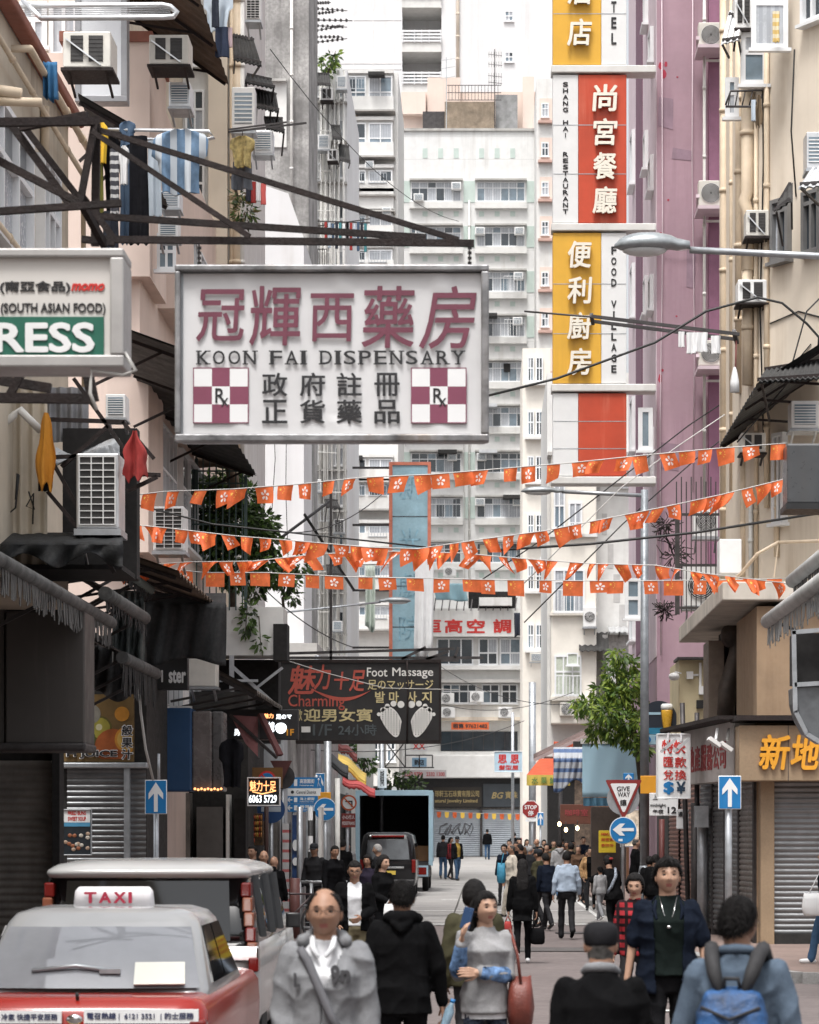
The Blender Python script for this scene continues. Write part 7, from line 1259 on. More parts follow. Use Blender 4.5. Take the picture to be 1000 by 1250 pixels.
quad([(-.66,-.0,1.12),(.66,-.0,1.12),(.60,.09,1.72),(-.60,.09,1.72)],.02).build('rear_window',M('van_glass',(.06,.065,.07),.08,var=.5,sc_=1.6,spec=.8),t,local=True);MB().box(-.5,.5,.05,.16,1.80,1.86).build('brake_light',m_tail,t,local=True,bev=.01)
for s in(-1,1):MB().box(s*.79-.06,s*.79+.06,-.025,.1,.72,1.12).build('tail_light',m_tail,t,local=True,bev=.02)
MB().box(-.24,.24,-.03,.0,.66,.78).build('number_plate',M('plate_yellow',(0,0,0)),t,local=True);MB().box(-.5,.5,-.03,.02,.84,.90).build('chrome_strip',m_chr,t,local=True,bev=.01);MB().box(-.82,.82,-.07,.1,.34,.52).build('bumper',m_black,t,local=True,bev=.04);MB().beam((-.33,-.02,1.12),(.25,.02,1.2),.02).build('wiper',m_black,t,local=True);wheels(t,.82,(.95,3.6),.33)
for s in(-1,1):quad([(s*.835,.5,1.1),(s*.835,3.6,1.1),(s*.78,3.5,1.6),(s*.78,.55,1.6)],.02).build('side_window',m_cargl,t,local=True)
t=thing('box_truck','pale blue framed box truck with its empty dark cargo box open','truck',(-2.92,94,0));m_tb=M('pale_blue_truck_paint',(.30,.44,.52),.5,var=.12,sc_=2,streak=.4)
b_=MB();b_.box(-1.2,-1.14,.1,5,.95,3.28);b_.box(1.14,1.2,.1,5,.95,3.28);b_.box(-1.14,1.14,.1,5,3.2,3.27);b_.box(-1.14,1.14,.1,5,.88,.98);b_.box(-1.14,1.14,4.9,5,.98,3.2);b_.build('cargo_box',M('dark_lining',(.02,.02,.022),.8),t,local=True)
b_=MB();b_.box(-1.27,-1.13,0,.1,.85,3.32);b_.box(1.13,1.27,0,.1,.85,3.32);b_.box(-1.13,1.13,0,.1,3.15,3.33);b_.box(1.2,1.215,.1,5,.95,3.28);b_.box(-1.22,1.22,.1,5,3.28,3.31);b_.build('frame',m_tb,t,local=True,bev=.015)
MB().box(-1.2,1.2,-.06,.1,.72,.88).build('tail_lift',m_dsteel,t,local=True);MB().box(-1.0,1.1,.4,7.0,.45,.72).build('chassis',m_dsteel,t,local=True);MB().loft([rr(1.0,5.2,6.9,.5,.15),rr(1.02,5.2,7.0,1.3,.15),rr(.95,5.3,6.6,2.3,.2)]).build('cab',m_tb,t,local=True)
for s in(-1,1):l_=MB().box(s*.92-.2,s*.92+.2,-.09,-.05,.5,.86,0);l_.box(s*.92-.14,s*.92+.14,-.105,-.088,.56,.8,1);l_.build('tail_light',[m_tb,m_tail],t,local=True)
MB().box(.62,1.12,.9,1.6,1.0,1.5).build('cardboard_box',M('cardboard',(.16,.085,.04),.8),t,local=True);MB().cyl((0,.02,3.36),(0,.08,3.36),.09).build('marker_lamp',m_signw,t,local=True);wheels(t,1.1,(1.3,5.9),.42)
# ---------------------------------------------------------------- people
SK=[M('skin_tan',(.31,.175,.115),.5,var=.08,sc_=14,spec=.4),M('skin_light',(.41,.25,.175),.5,var=.07,sc_=14,spec=.4),M('skin_brown',(.33,.175,.11),.5,var=.08,sc_=14,spec=.4)]
m_lip=M('lips',(.30,.105,.085),.45);m_eyew=M('eye_white',(.17,.14,.12),.25);m_iris=M('iris_dark',(.012,.008,.006),.1);m_hair=M('black_hair',(.008,.007,.007),.62,var=.5,sc_=40,bump=.5,spec=.18);m_hairg=M('grey_hair',(.33,.32,.31),.6,var=.3,sc_=40,bump=.5);m_hairs=M('salt_hair',(.07,.066,.062),.65,var=.6,sc_=40,bump=.5,spec=.2)
m_glassesf=M('spectacle_frame',(.02,.02,.02),.3)
def cloth(name,c,**k):return M(name,c,k.pop('rough',.88),var=k.pop('var',.22),sc_=k.pop('sc_',7),bump=k.pop('bump',.12),spec=.06,**k)
def remesh(mb,vox,it=4):
 me=bpy.data.meshes.new('t');me.from_pydata(mb.v,[],mb.f);o=bpy.data.objects.new('t',me)
 m1=o.modifiers.new('r','REMESH');m1.mode='VOXEL';m1.voxel_size=vox;m2=o.modifiers.new('s','SMOOTH');m2.factor=.5;m2.iterations=it
 vv,ff=bake_obj(o);bpy.data.meshes.remove(me);return vv,ff
def creases(vv,ff,amp,fq,sd):
 """cloth folds: push the surface along its normals with ridged noise, stretched across the limbs"""
 nn=[Vector((0,0,0))for _ in vv]
 for f in ff:
  n_=(vv[f[1]]-vv[f[0]]).cross(vv[f[2]]-vv[f[0]])
  for i in f:nn[i]+=n_
 off=Vector((sd*3.1,sd*1.7,sd*2.3));out=[]
 for p,n_ in zip(vv,nn):
  q=Vector((p.x*fq*.75+p.z*fq*.35,p.y*fq*.75,p.z*fq*.9-p.x*fq*.4))+off;d=(.45-1.9*abs(mnoise.noise(q))**.8)*.9+(.3-abs(mnoise.noise(q*2.1+off)))*.3;out.append(p+n_.normalized()*(amp*max(-.38,min(.7,d))))
 return out
def head_mesh(nu,nv,rot,org,k=1.0):
 """sculpted head: returns grid function and point list; local +y is the face, z up, origin at mid head"""
 G=lambda x,a,s:math.exp(-((x-a)/s)**2)
 def pt(u,v,off=0.):
  th=2*math.pi*u;ph=math.pi*(v-.5);c=math.cos(ph);d=Vector((math.sin(th)*c,math.cos(th)*c,math.sin(ph)))
  x,y,z=d.x*.077,d.y*.096,d.z*.116
  fr=max(0,d.y)
  jaw=max(0,-z-.02)/.098;x*=1-.24*jaw**1.6*(1 if d.y>-.3 else .6);y*=1-.10*jaw if d.y>0 else 1-.38*jaw**1.2
  if z>.03:x*=1+.03*(z/.1)
  ax=abs(x)
  y+=fr*(.026*G(ax,0,.0125)*G(z,-.030,.015)+.015*G(ax,0,.010)*G(z,-.006,.022)+.008*G(ax,.014,.009)*G(z,-.036,.010)-.011*G(ax,.031,.017)*G(z,.004,.013)+.006*G(ax,.030,.024)*G(z,.028,.010)+.006*G(ax,.042,.018)*G(z,-.026,.018)+.008*G(ax,0,.020)*G(z,-.057,.0065)+.008*G(ax,0,.018)*G(z,-.070,.0075)-.006*G(ax,0,.022)*G(z,-.0635,.0035)-.003*G(ax,0,.02)*G(z,-.083,.008)+.011*G(ax,0,.022)*G(z,-.100,.014))
  return(Vector((x,y,z))+d*off)*k
 return pt
def person(label,px,Y,H,yaw,topm,legm,lean=0,head=(0,0),arms=None,stride=.28,lead=1,skin=0,hair='short',hairm=None,coat=None,sleeve='long',hem=.86,bulk=1.,vox=.016,shoes=None,hood=False,face=False,shorts=False,fem=False,ground=None,group='people in the street',openw=.075,fold=.007,hand=True,kx=0,shoulder=1.0,crop=0,spine=0):
 """one walking figure. yaw 0 looks away down the street, 180 looks at the camera; arms = ((upper dir),(fore dir)) right then left in body axes"""
 s=H/1.75;g=gz(Y)if ground is None else ground;rz=R(-yaw)
 t=thing('person',label,'person',(X_(px,Y),Y,g),group,rz);q=random.Random(int(px*13+Y));hm=hairm or m_hair;sh=shoes or m_black
 SP=lambda x,y,z:Vector((x,y+max(0,z-.95)*math.tan(R(lean)),z))*s
 W=(.92 if fem else 1.0);B=bulk
 arms=arms or(((.16,.08,-1),(.08,.30,-1)),((.16,-.08,-1),(.08,.22,-1)))
 shx=.166*W*shoulder;sho=[SP(shx,0,1.398),SP(-shx,0,1.398)];J=[]
 for sd,(a_,(u_,f_))in zip((1,-1),zip(sho,arms)):
  u=Vector((u_[0]*sd,u_[1],u_[2])).normalized()*.285*s;f=Vector((f_[0]*sd,f_[1],f_[2])).normalized()*.25*s;J.append((a_,a_+u,a_+u+f,f.normalized()))
 LG_=[]
 for sd in(1,-1):
  fw=stride/2*(1 if sd==lead else-1);hp=Vector((.088*sd,0,.93))*s;an=Vector((.085*sd,fw,.085+(.10 if fw<-.05 else .0)))*s;kn=hp.lerp(an,.5)+Vector((0,(.035 if fw>=-.05 else .07)*s,0));LG_.append((hp,kn,an,fw<-.05))
 def ring(z,rx,ry,yc=0,n=18,e=2.4):
  pts=[]
  for i in range(n):
   a=2*math.pi*i/n;ca,sa=math.cos(a),math.sin(a);pts.append(SP(math.copysign(abs(ca)**(2/e),ca)*rx,yc+math.copysign(abs(sa)**(2/e),sa)*ry,z))
  return pts
 TR=[(.80,.10,.09,0),(.90,.158,.115,-.005),(.98,.158*(1.03 if fem else 1),.115,-.01),(1.08,.140*(.93 if fem else 1),.105,0),(1.20,.150,.110,.01),(1.30,.165,.115,.012+(.02 if fem else 0)),(1.37,.160,.10,0),(1.42,.115,.078,-.005),(1.455,.075,.062,-.005)]
 mb=MB();mb.loft([ring(z,rx*W*.84,ry*.82,yc)for z,rx,ry,yc in TR])
 hd=SP(0,.022,1.612);nk=SP(0,.0,1.44);pitch,turn=head;Rh=Matrix.Rotation(R(turn),3,'Z')@Matrix.Rotation(R(-lean*.3+pitch),3,'X')
 mb.cap([nk,SP(0,.0,1.50),hd+Rh@Vector((0,-.022,-.035))*s],[.066*s,.060*s,.062*s],12)
 for(a_,e_,w_,f)in J:mb.cap([a_,e_,w_],[.042*s,.034*s,.024*s],10)
 for hp,kn,an,up in LG_:mb.cap([hp,kn,an],[.078*s,.05*s,.035*s],10);mb.cap([an+Vector((0,-.02,-.03))*s,an+Vector((0,.11,-.045-(.05 if up else 0)))*s],[.034*s,.03*s],8)
 vv,ff=remesh(mb,max(vox,.010),3);B_=MB().add(vv,ff,0,True)
 nu,nv=(56,44)if face else(28,22);pt=head_mesh(nu,nv,None,None);T=lambda p:hd+Rh@(p*s*(1.05 if face else 1.0))
 def hmi(u,v):
  p=pt(u,v);return 1 if face and p.y>.07 and abs(p.x)<.023-.3*abs(p.z+.0635)and-.075<p.z<-.053 else 0
 B_.grid(lambda u,v:T(pt(u,v)),nu,nv,0,True,hmi)
 for sd in(-1,1):B_.ell(T(Vector((sd*.077,-.008,-.008))),(.010*s,.020*s,.032*s),8,8,0,Rh@Matrix.Rotation(R(-22*sd),3,'Z'))
 if abs(((yaw-turn)+180)%360-180)>55 or face:
  for sd in(-1,1):
   ec=Vector((sd*.031,.0745,.003));B_.ell(T(ec),(.0135*s,.0125*s,.0055*s),10,8,2,Rh);B_.ell(T(ec+Vector((0,.0105,-.0004))),(.0062*s,.003*s,.0054*s),8,6,3,Rh)
   B_.tube([T(Vector((sd*(.031+(k-2)*.0082),.0845-.0022*abs(k-2)**1.5*(1 if True else 0),.0075+.003*(1-((k-2)/2)**2)-.003)))for k in range(5)],[.0010*s,.0019*s,.0021*s,.0019*s,.0010*s],5,4)
   B_.tube([T(Vector((sd*(.031+(k-2)*.009),.0905-.0035*abs(k-1.5)**1.4,.0245+.004*(1-((k-2)/2)**2))))for k in range(5)],[.0015*s,.0034*s,.0036*s,.003*s,.001*s],5,4)
 if hand:
  for(a_,e_,w_,f),sd in zip(J,(1,-1)):
   hb=MB();lat=f.cross(Vector((sd,0,.1))).normalized();nrm=lat.cross(f).normalized()*sd
   if lat.y<0 and f.z<-.3:lat=-lat
   pal=-Vector((sd,0,0));pal=(pal-f*pal.dot(f)).normalized();lat=f.cross(pal).normalized();lat=lat if lat.y>0 or f.z>-.3 else-lat;c_=.5 if vox>.012 else .42
   hb.cap([w_-f*.02*s,w_+f*.03*s],[.023*s,.024*s],8)
   for k in range(4):b0=w_+f*.02*s+lat*(k-1.5)*.012*s;b1=w_+f*.092*s+lat*(k-1.5)*.020*s;hb.cap([b0,b1],[.013*s,.0125*s],8)
   for k,L_ in enumerate((.066,.078,.085,.076)):
    p0=w_+f*.092*s+lat*(k-1.5)*.020*s;d=f.copy();pts=[p0]
    for j,fr in enumerate((.45,.32,.23)):an_=c_*(1+.15*k)*(.6 if j==0 else .9);d=(d*math.cos(an_)+pal*math.sin(an_)*(1 if j<2 else .8)).normalized();pts.append(pts[-1]+d*L_*fr*s)
    hb.cap(pts,[.0095*s,.0088*s,.008*s,.0068*s],7)
   th0=w_+f*.025*s+lat*.022*s;hb.cap([th0,th0+(f*.6+lat*.6+pal*.35).normalized()*.04*s,th0+(f*.6+lat*.6+pal*.35).normalized()*.04*s+(f*.9+lat*.2+pal*.4).normalized()*.05*s],[.013*s,.011*s,.008*s],7)
   hv,hf=remesh(hb,.0045 if vox<.012 else .007,2);B_.add(hv,hf,0,True)
 B_.build('body',[SK[skin],m_lip,m_eyew,m_iris,hm],t,local=True)
 mb=MB();mb.loft([ring(z,rx,ry,yc)for z,rx,ry,yc in((.80,.12,.10,0),(.88,.166*W*B**.5,.125,-.008),(.97,.165*W*B**.5,.122,-.01),(1.02,.142*W*B**.5,.108,0))]);lr=(.092,.066,.062)if not fem else(.088,.060,.046)
 for hp,kn,an,up in LG_:mb.cap([hp+Vector((0,0,.02)),hp.lerp(kn,.5),kn,kn.lerp(an,.5),an.lerp(kn,-.04)],[lr[0]*s*B**.4,(lr[0]+lr[1])/2*s*1.02,lr[1]*s,(lr[1]+lr[2])/2*s,lr[2]*s],12)
 vv,ff=remesh(mb,vox,3);MB().add(creases(vv,ff,fold*1.5,7,q.random()*5),ff,0,True).build('trousers',legm,t,local=True)
 for(hp,kn,an,up),sd in zip(LG_,(1,-1)):
  mb=MB();d=Vector((0,1,-.55 if up else 0)).normalized();h0=an+Vector((0,-.035,-.045))*s;mb.cap([h0,h0+d*.09*s,h0+d*.19*s],[.043*s,.042*s,.036*s],10);mb.cap([an,h0+d*.03*s],[.04*s,.042*s],8)
  vv,ff=remesh(mb,max(vox,.012),2);zz=min(p.z for p in vv);vv=[Vector((p.x,p.y,max(p.z,.004)))for p in vv];MB().add(vv,ff,0,True).build('shoe',sh,t,local=True)
 def upper(name,mat,grow,hemz,slv,cut,neck=1.478):
  mb=MB();rg=[(hemz,.172+grow,.128+grow,-.004)]+[(z,rx+grow+.008,ry+grow+.006,yc)for z,rx,ry,yc in TR if hemz+.04<z<1.36]+[(1.385,.150+grow*.5,.090+grow*.5,-.004),(1.425,.112+grow*.5,.078+grow*.4,-.006),(1.455,.082+grow*.4,.070+grow*.3,-.007),(neck,.070+grow*.4,.066+grow*.3,-.008)]
  mb.loft([ring(z,rx*W*B,ry*B,yc)for z,rx,ry,yc in rg])
  for(a_,e_,w_,f)in J:
   r0=(.059+grow*.7)*s
   if slv=='long':mb.cap([a_,a_.lerp(e_,.5),e_,e_.lerp(w_,.5),w_.lerp(e_,.06)],[r0*.93,r0*.93,r0*.86,r0*.78,(.036+grow*.6)*s],12)
   elif slv=='short':mb.cap([a_,a_.lerp(e_,.5),a_.lerp(e_,.82)],[r0*.86,r0*.84,r0*.86],12)
  vv,ff=remesh(mb,vox,3);vv=creases(vv,ff,fold*(2.0 if grow>.018 else 1.5),6.5,q.random()*9)
  if cut:
   ok=[]
   for f in ff:
    c=sum((vv[i]for i in f),Vector())/len(f);zz=c.z/s;yy=c.y/s-max(0,zz-.95)*math.tan(R(lean));ok.append(not(yy>.015 and abs(c.x/s)<(openw*(1+.35*(zz-1.1))if openw>0 else max(.004,-openw*(zz-1.20)*4))and zz<1.5))
   ff=[f for f,k in zip(ff,ok)if k]
  o=MB().add(vv,ff,0,True).build(name,mat,t,local=True)
  if cut:sm=o.modifiers.new('thick','SOLIDIFY');sm.thickness=.008;sm.offset=0
  return o
 garm=upper('shirt' if coat is None else 'inner_shirt',topm,.017 if coat is None else .002,hem if coat is None else .92,sleeve if coat is None else 'short',False)
 if coat is not None:garm=upper('jacket',coat,.023,hem,sleeve,True)
 if hood:
  mb=MB();mb.cap([SP(.11,.035,1.47),SP(.075,-.06,1.485),SP(0,-.098,1.475),SP(-.075,-.06,1.485),SP(-.11,.035,1.47)],[.034*s,.044*s,.052*s,.044*s,.034*s],12);mb.cap([SP(.05,-.10,1.44),SP(0,-.125,1.40),SP(-.05,-.10,1.44)],[.03*s,.045*s,.03*s],10);vv,ff=remesh(mb,vox,3);MB().add(creases(vv,ff,.006,12,3),ff,0,True).build('hood',coat or topm,t,local=True)
 def scalp(name,mat,fn,thick,ru=44,rv=34,rough=.006):
  vs_,fs_=[],[];
  for lay in(0,1):
   for j in range(rv+1):
    for i in range(ru):
     u,v=i/ru,j/rv;p=pt(u,v);k=fn(p);n_=mnoise.noise(p*70+Vector((H,px,0)))*rough*(1 if k>.3 else 0)
     vs_.append(T(pt(u,v,-.004 if lay==0 else-.003+k*thick+n_*min(1,k*2))))
  o_=ru*(rv+1)
  for j in range(rv):
   for i in range(ru):
    a_=[j*ru+i,j*ru+(i+1)%ru,(j+1)*ru+(i+1)%ru,(j+1)*ru+i]
    if max(fn(pt((i+.5)/ru,(j+.5)/rv)),0)>.02:fs_.append(tuple(o_+k for k in a_));fs_.append(tuple(reversed(a_)))
  hb=MB().add(vs_,fs_,0,True)
  if vox<.0125:
   ln={'messy':.036,'short':.026,'bun':.022,'bob':.03,'thin':.016}.get(hair,.022)
   for _ in range(2600 if vox<.011 else 700):
    u,v=q.random(),.5+math.asin(q.uniform(-.75,1))/math.pi;p=pt(u,v)
    if fn(p)<.35:continue
    c0=T(pt(u,v,thick*.72));nn=(c0-T(pt(u,v))).normalized();fl=Rh@Vector((p.x*3+q.uniform(-.4,.4),-.5 if p.y<.05 else .5,-.7-6*max(0,.06-p.z)+q.uniform(-.3,.3)));up_=q.uniform(.12,.6)if hair=='messy' else q.uniform(.05,.42);d=(fl.normalized()*(1-up_)+nn*up_+Vector((q.uniform(-.3,.3),q.uniform(-.3,.3),q.uniform(-.2,.2)))).normalized();L_=ln*s*q.uniform(.5,1.3);sd_=d.cross(nn);sd_=(sd_.normalized()if sd_.length>1e-4 else Vector((1,0,0)))*.0022*s;m_=c0+d*L_*.55+nn*.003;e_=c0+d*L_-nn*.004
    hb.add([c0-sd_,c0+sd_,m_+sd_*.7,m_-sd_*.7,e_],[(0,1,2,3),(3,2,4)],0)
  return hb.build(name,mat,t,local=True)
 cl=lambda x:max(0,min(1,x))
 if hair in('short','messy','bob','long','bun','thin','bald'):
  def fn(p):
   zl=.052 if p.y>.045 else(.052-(.045-p.y)*1.5 if p.y>-.0 else-.015-(-p.y)*.75)
   if hair in('bob','long','bun'):zl=.060 if p.y>.058 else(.060-(.058-p.y)*2.2 if p.y>0 else-.085)
   k=cl((p.z-zl)/.012)
   if hair in('thin','bald'):
    zb_=.040 if hair=='bald' else .098;k*=cl((zb_-p.z)/.02)if(p.y>-.045 and hair=='thin')or hair=='bald' else 1
    if p.y>.05:k=0
   return k
  scalp('hair',hm,fn,{'short':.013,'messy':.022,'bob':.026,'long':.020,'bun':.014,'thin':.010,'bald':.006}[hair],rough=.011 if hair=='messy' else .006)
  if hair in('long',):
   mb=MB();mb.loft([[T(Vector((math.cos(a)*wx,-.075+yo+math.sin(a)*wy,z)))for a in[6.283*i/14 for i in range(14)]]for z,wx,wy,yo in((.03,.07,.04,0),(-.08,.088,.04,-.012),(-.16,.10,.035,-.03),(-.27,.105,.032,-.05),(-.38,.085,.026,-.055),(-.44,.04,.012,-.05))]);vv,ff=remesh(mb,max(.010,vox*.8),1);MB().add(creases([Vector(v_)for v_ in vv],ff,.006,26,2),ff,0,True).build('long_hair',hm,t,local=True)
  if hair=='bun':MB().ell(T(Vector((0,-.105,.03))),(.04*s,.038*s,.04*s),12,8).build('hair_bun',hm,t,local=True)
 if hair=='cap' or hair=='beanie':
  scalp('hair',hm,lambda p:cl((p.z+.045)/.01)if p.y<.02 else 0,.008)
  cz=.035;MB().loft([[T(Vector((math.cos(a)*rx,.0+math.sin(a)*ry,z)))for a in[6.283*i/24 for i in range(24)]]for z,rx,ry in((cz-.012,.080,.103),(cz+.008,.084,.107),(cz+.04,.086,.106),(cz+.07,.077,.095),(cz+.092,.05,.06),(cz+.10,.008,.01))]).build('cap',coat if hair=='beanie' else M('cap_navy',(.012,.014,.018),.9,var=.3,sc_=9),t,local=True)
  if hair=='cap':MB().loft([[T(Vector((x_,.085+.075*math.sqrt(max(0,1-(x_/.085)**2))*f_,cz-.004-.02*f_-.008*(x_/.08)**2+dz)))for x_,dz in[(-.078+.026*i,0)for i in range(7)]+[(.078-.026*i,-.006)for i in range(7)]]for f_ in(0,.5,1)]).build('cap_peak',M('cap_navy',(0,0,0)),t,local=True)
 return t,s,T,SP,J,rz
def spectacles(t,T,s,thin=.0013):
 mb=MB()
 for sd in(-1,1):
  mb.tube([T(Vector((sd*.032+.0235*math.cos(a),.104-.010*abs(math.cos(a))*(1 if math.cos(a)*sd>0 else 0),.001+.016*math.sin(a))))for a in[6.283*i/20 for i in range(21)]],thin*s,5,0,False);mb.tube([T(Vector((sd*.055,.094,.006))),T(Vector((sd*.079,.03,.004))),T(Vector((sd*.080,-.01,-.002)))],thin*s,5)
 mb.tube([T(Vector((-.009,.106,.004))),T(Vector((0,.110,.006))),T(Vector((.009,.106,.004)))],thin*s,5);return mb.build('spectacles',m_glassesf,t,local=True)
def bag(name,label,cat,c,sx,sy,sz,mat,hnd=None,group=None,sag_=.15):
 """soft bag: bulging sides, drooping top edge and handles"""
 mb=MB();c=Vector(c);rg=[]
 for k,(f,g_)in enumerate(((0,.72),(.08,.95),(.4,1.05),(.75,.95),(1,.82))):rg.append([c+Vector((math.copysign(abs(math.cos(a))**.6,math.cos(a))*sx/2*g_,math.copysign(abs(math.sin(a))**.6,math.sin(a))*sy/2*g_*(1 if k<4 else .5),sz*f-(sag_*sz*math.cos(a)**2*-.3 if k==4 else 0)))for a in[6.283*i/18 for i in range(18)]])
 mb.loft(rg,0);vv=mb.v;mb.v=creases(vv,mb.f,.010,9,c.x)
 o=solo(mb,name,label,cat,mat,group)
 if hnd:MB().tube([Vector(p)for p in hnd],.011,6).build('handle',mat,o)
 return o
 # ---------------------------------------------------------------- the people in the street
def Wd(t,v):return Matrix.Translation(t.location)@Matrix.Rotation(t.rotation_euler.z,4,'Z')@Vector(v)
k_blk=cloth('black_fabric',(.0045,.0045,.005));k_blk2=cloth('soft_black_knit',(.007,.007,.008));k_gry=cloth('grey_marl',(.20,.205,.215),fine=.2);k_lgr=cloth('light_grey_marl',(.25,.25,.255),fine=.2);k_wht=cloth('white_shirt',(.62,.63,.65));k_nvy=cloth('navy_fabric',(.007,.010,.018));k_dnm=cloth('denim_jacket',(.085,.115,.155),fine=.25);k_jean=cloth('blue_jeans',(.045,.085,.15));k_drk=cloth('charcoal_trousers',(.022,.022,.024));k_lbl=cloth('light_blue_shirt',(.30,.36,.44));k_tan=cloth('tan_coat',(.36,.22,.11));k_bei=cloth('beige_shirt',(.52,.47,.40));k_khk=cloth('khaki_trousers',(.14,.12,.075));k_bro=cloth('brown_jacket',(.085,.05,.032));k_red=cloth('red_check',(.24,.022,.028),wave=(2,13,(.02,.012,.014),.6),wave2=(0,13,(.02,.012,.014),.6));k_grn=cloth('dark_green_tee',(.008,.012,.011));k_ora=cloth('orange_panel_cloth',(.34,.08,.035));k_olv=cloth('olive_fabric',(.05,.047,.028));k_legg=cloth('patterned_leggings',(.028,.034,.05),var=.9,sc_=34);k_shw=M('white_trainer',(.6,.6,.6),.5)
N_=dict(vox=.0095,fold=.0095)
t,s,T,SP,J,rz=person('bespectacled balding man in a grey zip hoodie walking towards us at front left',397,14.0,1.69,184,k_wht,k_drk,coat=k_gry,hood=True,hair='thin',face=True,bulk=1.0,head=(4,4),hem=.78,openw=-.11,skin=0,arms=(((.15,.05,-1),(.06,.22,-1)),((.15,-.02,-1),(.06,.18,-1))),**N_);spectacles(t,T,s)
front=t
mb=MB();mb.tube([SP(.115,.085,1.43),SP(.075,.125,1.38),SP(.02,.16,1.26),SP(-.05,.17,1.10),SP(-.13,.15,.95)],.022,8);mb.v=[Vector((p.x,p.y,p.z))for p in mb.v];mb.build('shoulder_strap',cloth('strap_grey',(.12,.12,.13)),t,local=True)
mb=MB()
for sd in(1,-1):mb.cap([SP(.055*sd,.065,1.487),SP(.050*sd,.108,1.44),SP(.022*sd,.128,1.40)],[.014,.017,.010],7)
mb.build('collar',k_wht,t,local=True)
tb=MB(RX((0,0,0),R(180)));
for ch,x0,x1,z0,z1 in(('L',-.135,-.105,1.20,1.27),('9',.045,.090,1.215,1.31),('n',.092,.140,1.225,1.285)):tb=MB(RX((0,0,0),R(180)));text(tb,ch,x0,x1,z0,z1,-.168+abs((x0+x1)/2)*.28,0,.05,.012);tb.build('chest_print',cloth('print_dark',(.07,.07,.075)),t,local=True)
t,s,T,SP,J,rz=person('man in a black hooded top seen from behind carrying a water bottle',491,18.6,1.655,2,k_blk,k_blk2,hood=True,hair='short',arms=(((.30,.05,-1),(.10,.22,-1)),((.26,-.08,-1),(.1,.12,-1))),hem=.82,bulk=1.1,head=(-6,0),**N_)
w_=Wd(t,J[0][2]+J[0][3]*.085);mb=MB().lathe([(.001,-.11),(.030,-.11),(.032,-.06),(.028,-.02),(.032,.02),(.032,.06),(.014,.10),(.014,.12),(.001,.12)],(0,0,0),14);mb.lathe([(.015,.115),(.016,.14),(.001,.14)],(0,0,0),10,1);Rr=Matrix.Rotation(R(18),3,'Y');mb.v=[w_+Vector((.02,-.035,-.02))+Rr@p for p in mb.v];solo(mb,'water_bottle','clear water bottle with a blue cap in the hand of the black hooded man','bottle',[M('bottle_plastic',(.20,.30,.38),.1,spec=.8,var=.3,sc_=20),M('bottle_cap_blue',(.02,.16,.40),.4)])
t,s,T,SP,J,rz=person('woman in a grey sweatshirt holding a phone to her ear',592,19.0,1.57,176,k_lgr,k_legg,hair='bun',face=True,fem=True,hem=.84,skin=1,head=(4,26),arms=(((.20,.28,-1),(-.10,.40,1.05)),((.06,.22,-1),(-1.25,.62,.12))),bulk=1.05,stride=.12,**N_);phw=t
cw=cloth('tie_dye_blue',(.10,.17,.30),var=.95,sc_=16)
for(a_,e_,w2,f),b0 in zip(J,(.15,.1)):mb=MB().cap([e_.lerp(w2,b0),e_.lerp(w2,.55),e_.lerp(w2,.86)],[.060,.054,.046],12);vv,ff=remesh(mb,.0095,2);MB().add(creases(vv,ff,.006,12,2),ff,0,True).build('tie_dye_sleeve',cw,t,local=True)
mb=MB().loft([[SP(math.cos(a)*.168*k_,math.sin(a)*.125*k_,z)for a in[6.283*i/20 for i in range(20)]]for z,k_ in((.80,1.02),(.86,1.0))],caps=False);mb.build('shirt_hem',k_wht,t,local=True)
mb=MB();mb.cap([T(Vector((.058,-.05,.03))),T(Vector((.070,-.075,-.06))),T(Vector((.060,-.09,-.16))),T(Vector((.035,-.085,-.24)))],[.03,.034,.03,.014],8);mb.cap([T(Vector((0,-.10,.0))),T(Vector((0,-.105,-.12))),T(Vector((.0,-.09,-.22)))],[.04,.045,.02],8);mb.build('loose_hair',m_hair,t,local=True)
mb=MB().cb(P(570,1121,18.88),.072,.012,.145,0,Matrix.Rotation(R(14),3,'Y')@Matrix.Rotation(R(-28),3,'Z'));solo(mb,'mobile_phone','dark blue mobile phone held against the ear of the woman in grey','phone',M('phone_blue',(.03,.06,.13),.25),bev=.004)
c=Wd(t,(-.235,.02,.66));m_bag=M('oxblood_leather',(.135,.028,.018),.45,var=.25,sc_=8,bump=.3);bag('shoulder_bag','oxblood leather shoulder bag hanging beside the woman on the phone','bag',c,.17,.30,.33,m_bag,[c+Vector((0,-.10,.30)),c+Vector((-.02,-.07,.48)),Wd(t,(-.165,.03,1.455*s)),c+Vector((-.02,.09,.48)),c+Vector((0,.11,.30))])
t,s,T,SP,J,rz=person('heavy set man in black tee and open navy short sleeved shirt walking towards us',815,20.4,1.775,180,k_grn,k_blk2,coat=k_nvy,sleeve='short',hair='messy',face=True,bulk=1.14,skin=1,head=(7,3),hem=.80,openw=.10,arms=(((.30,.02,-1),(.16,.10,-1)),((.30,.05,-1),(.10,.26,-1))),shoulder=1.0,**N_)
mb=MB();mb.tube([SP(.06,.075,1.47),SP(.035,.125,1.36),SP(0,.150,1.27),SP(-.035,.125,1.36),SP(-.06,.075,1.47)],.0025,5);mb.ell(SP(0,.156,1.262),(.016,.008,.011),10,8);mb.build('pendant',m_chr,t,local=True)
mb=MB();w2=J[1][1].lerp(J[1][2],.94);mb.tube([w2+Vector((.033*math.cos(a),.033*math.sin(a),0))for a in[6.283*i/14 for i in range(15)]],.008,6,0,False);mb.build('wrist_band',m_black,t,local=True)
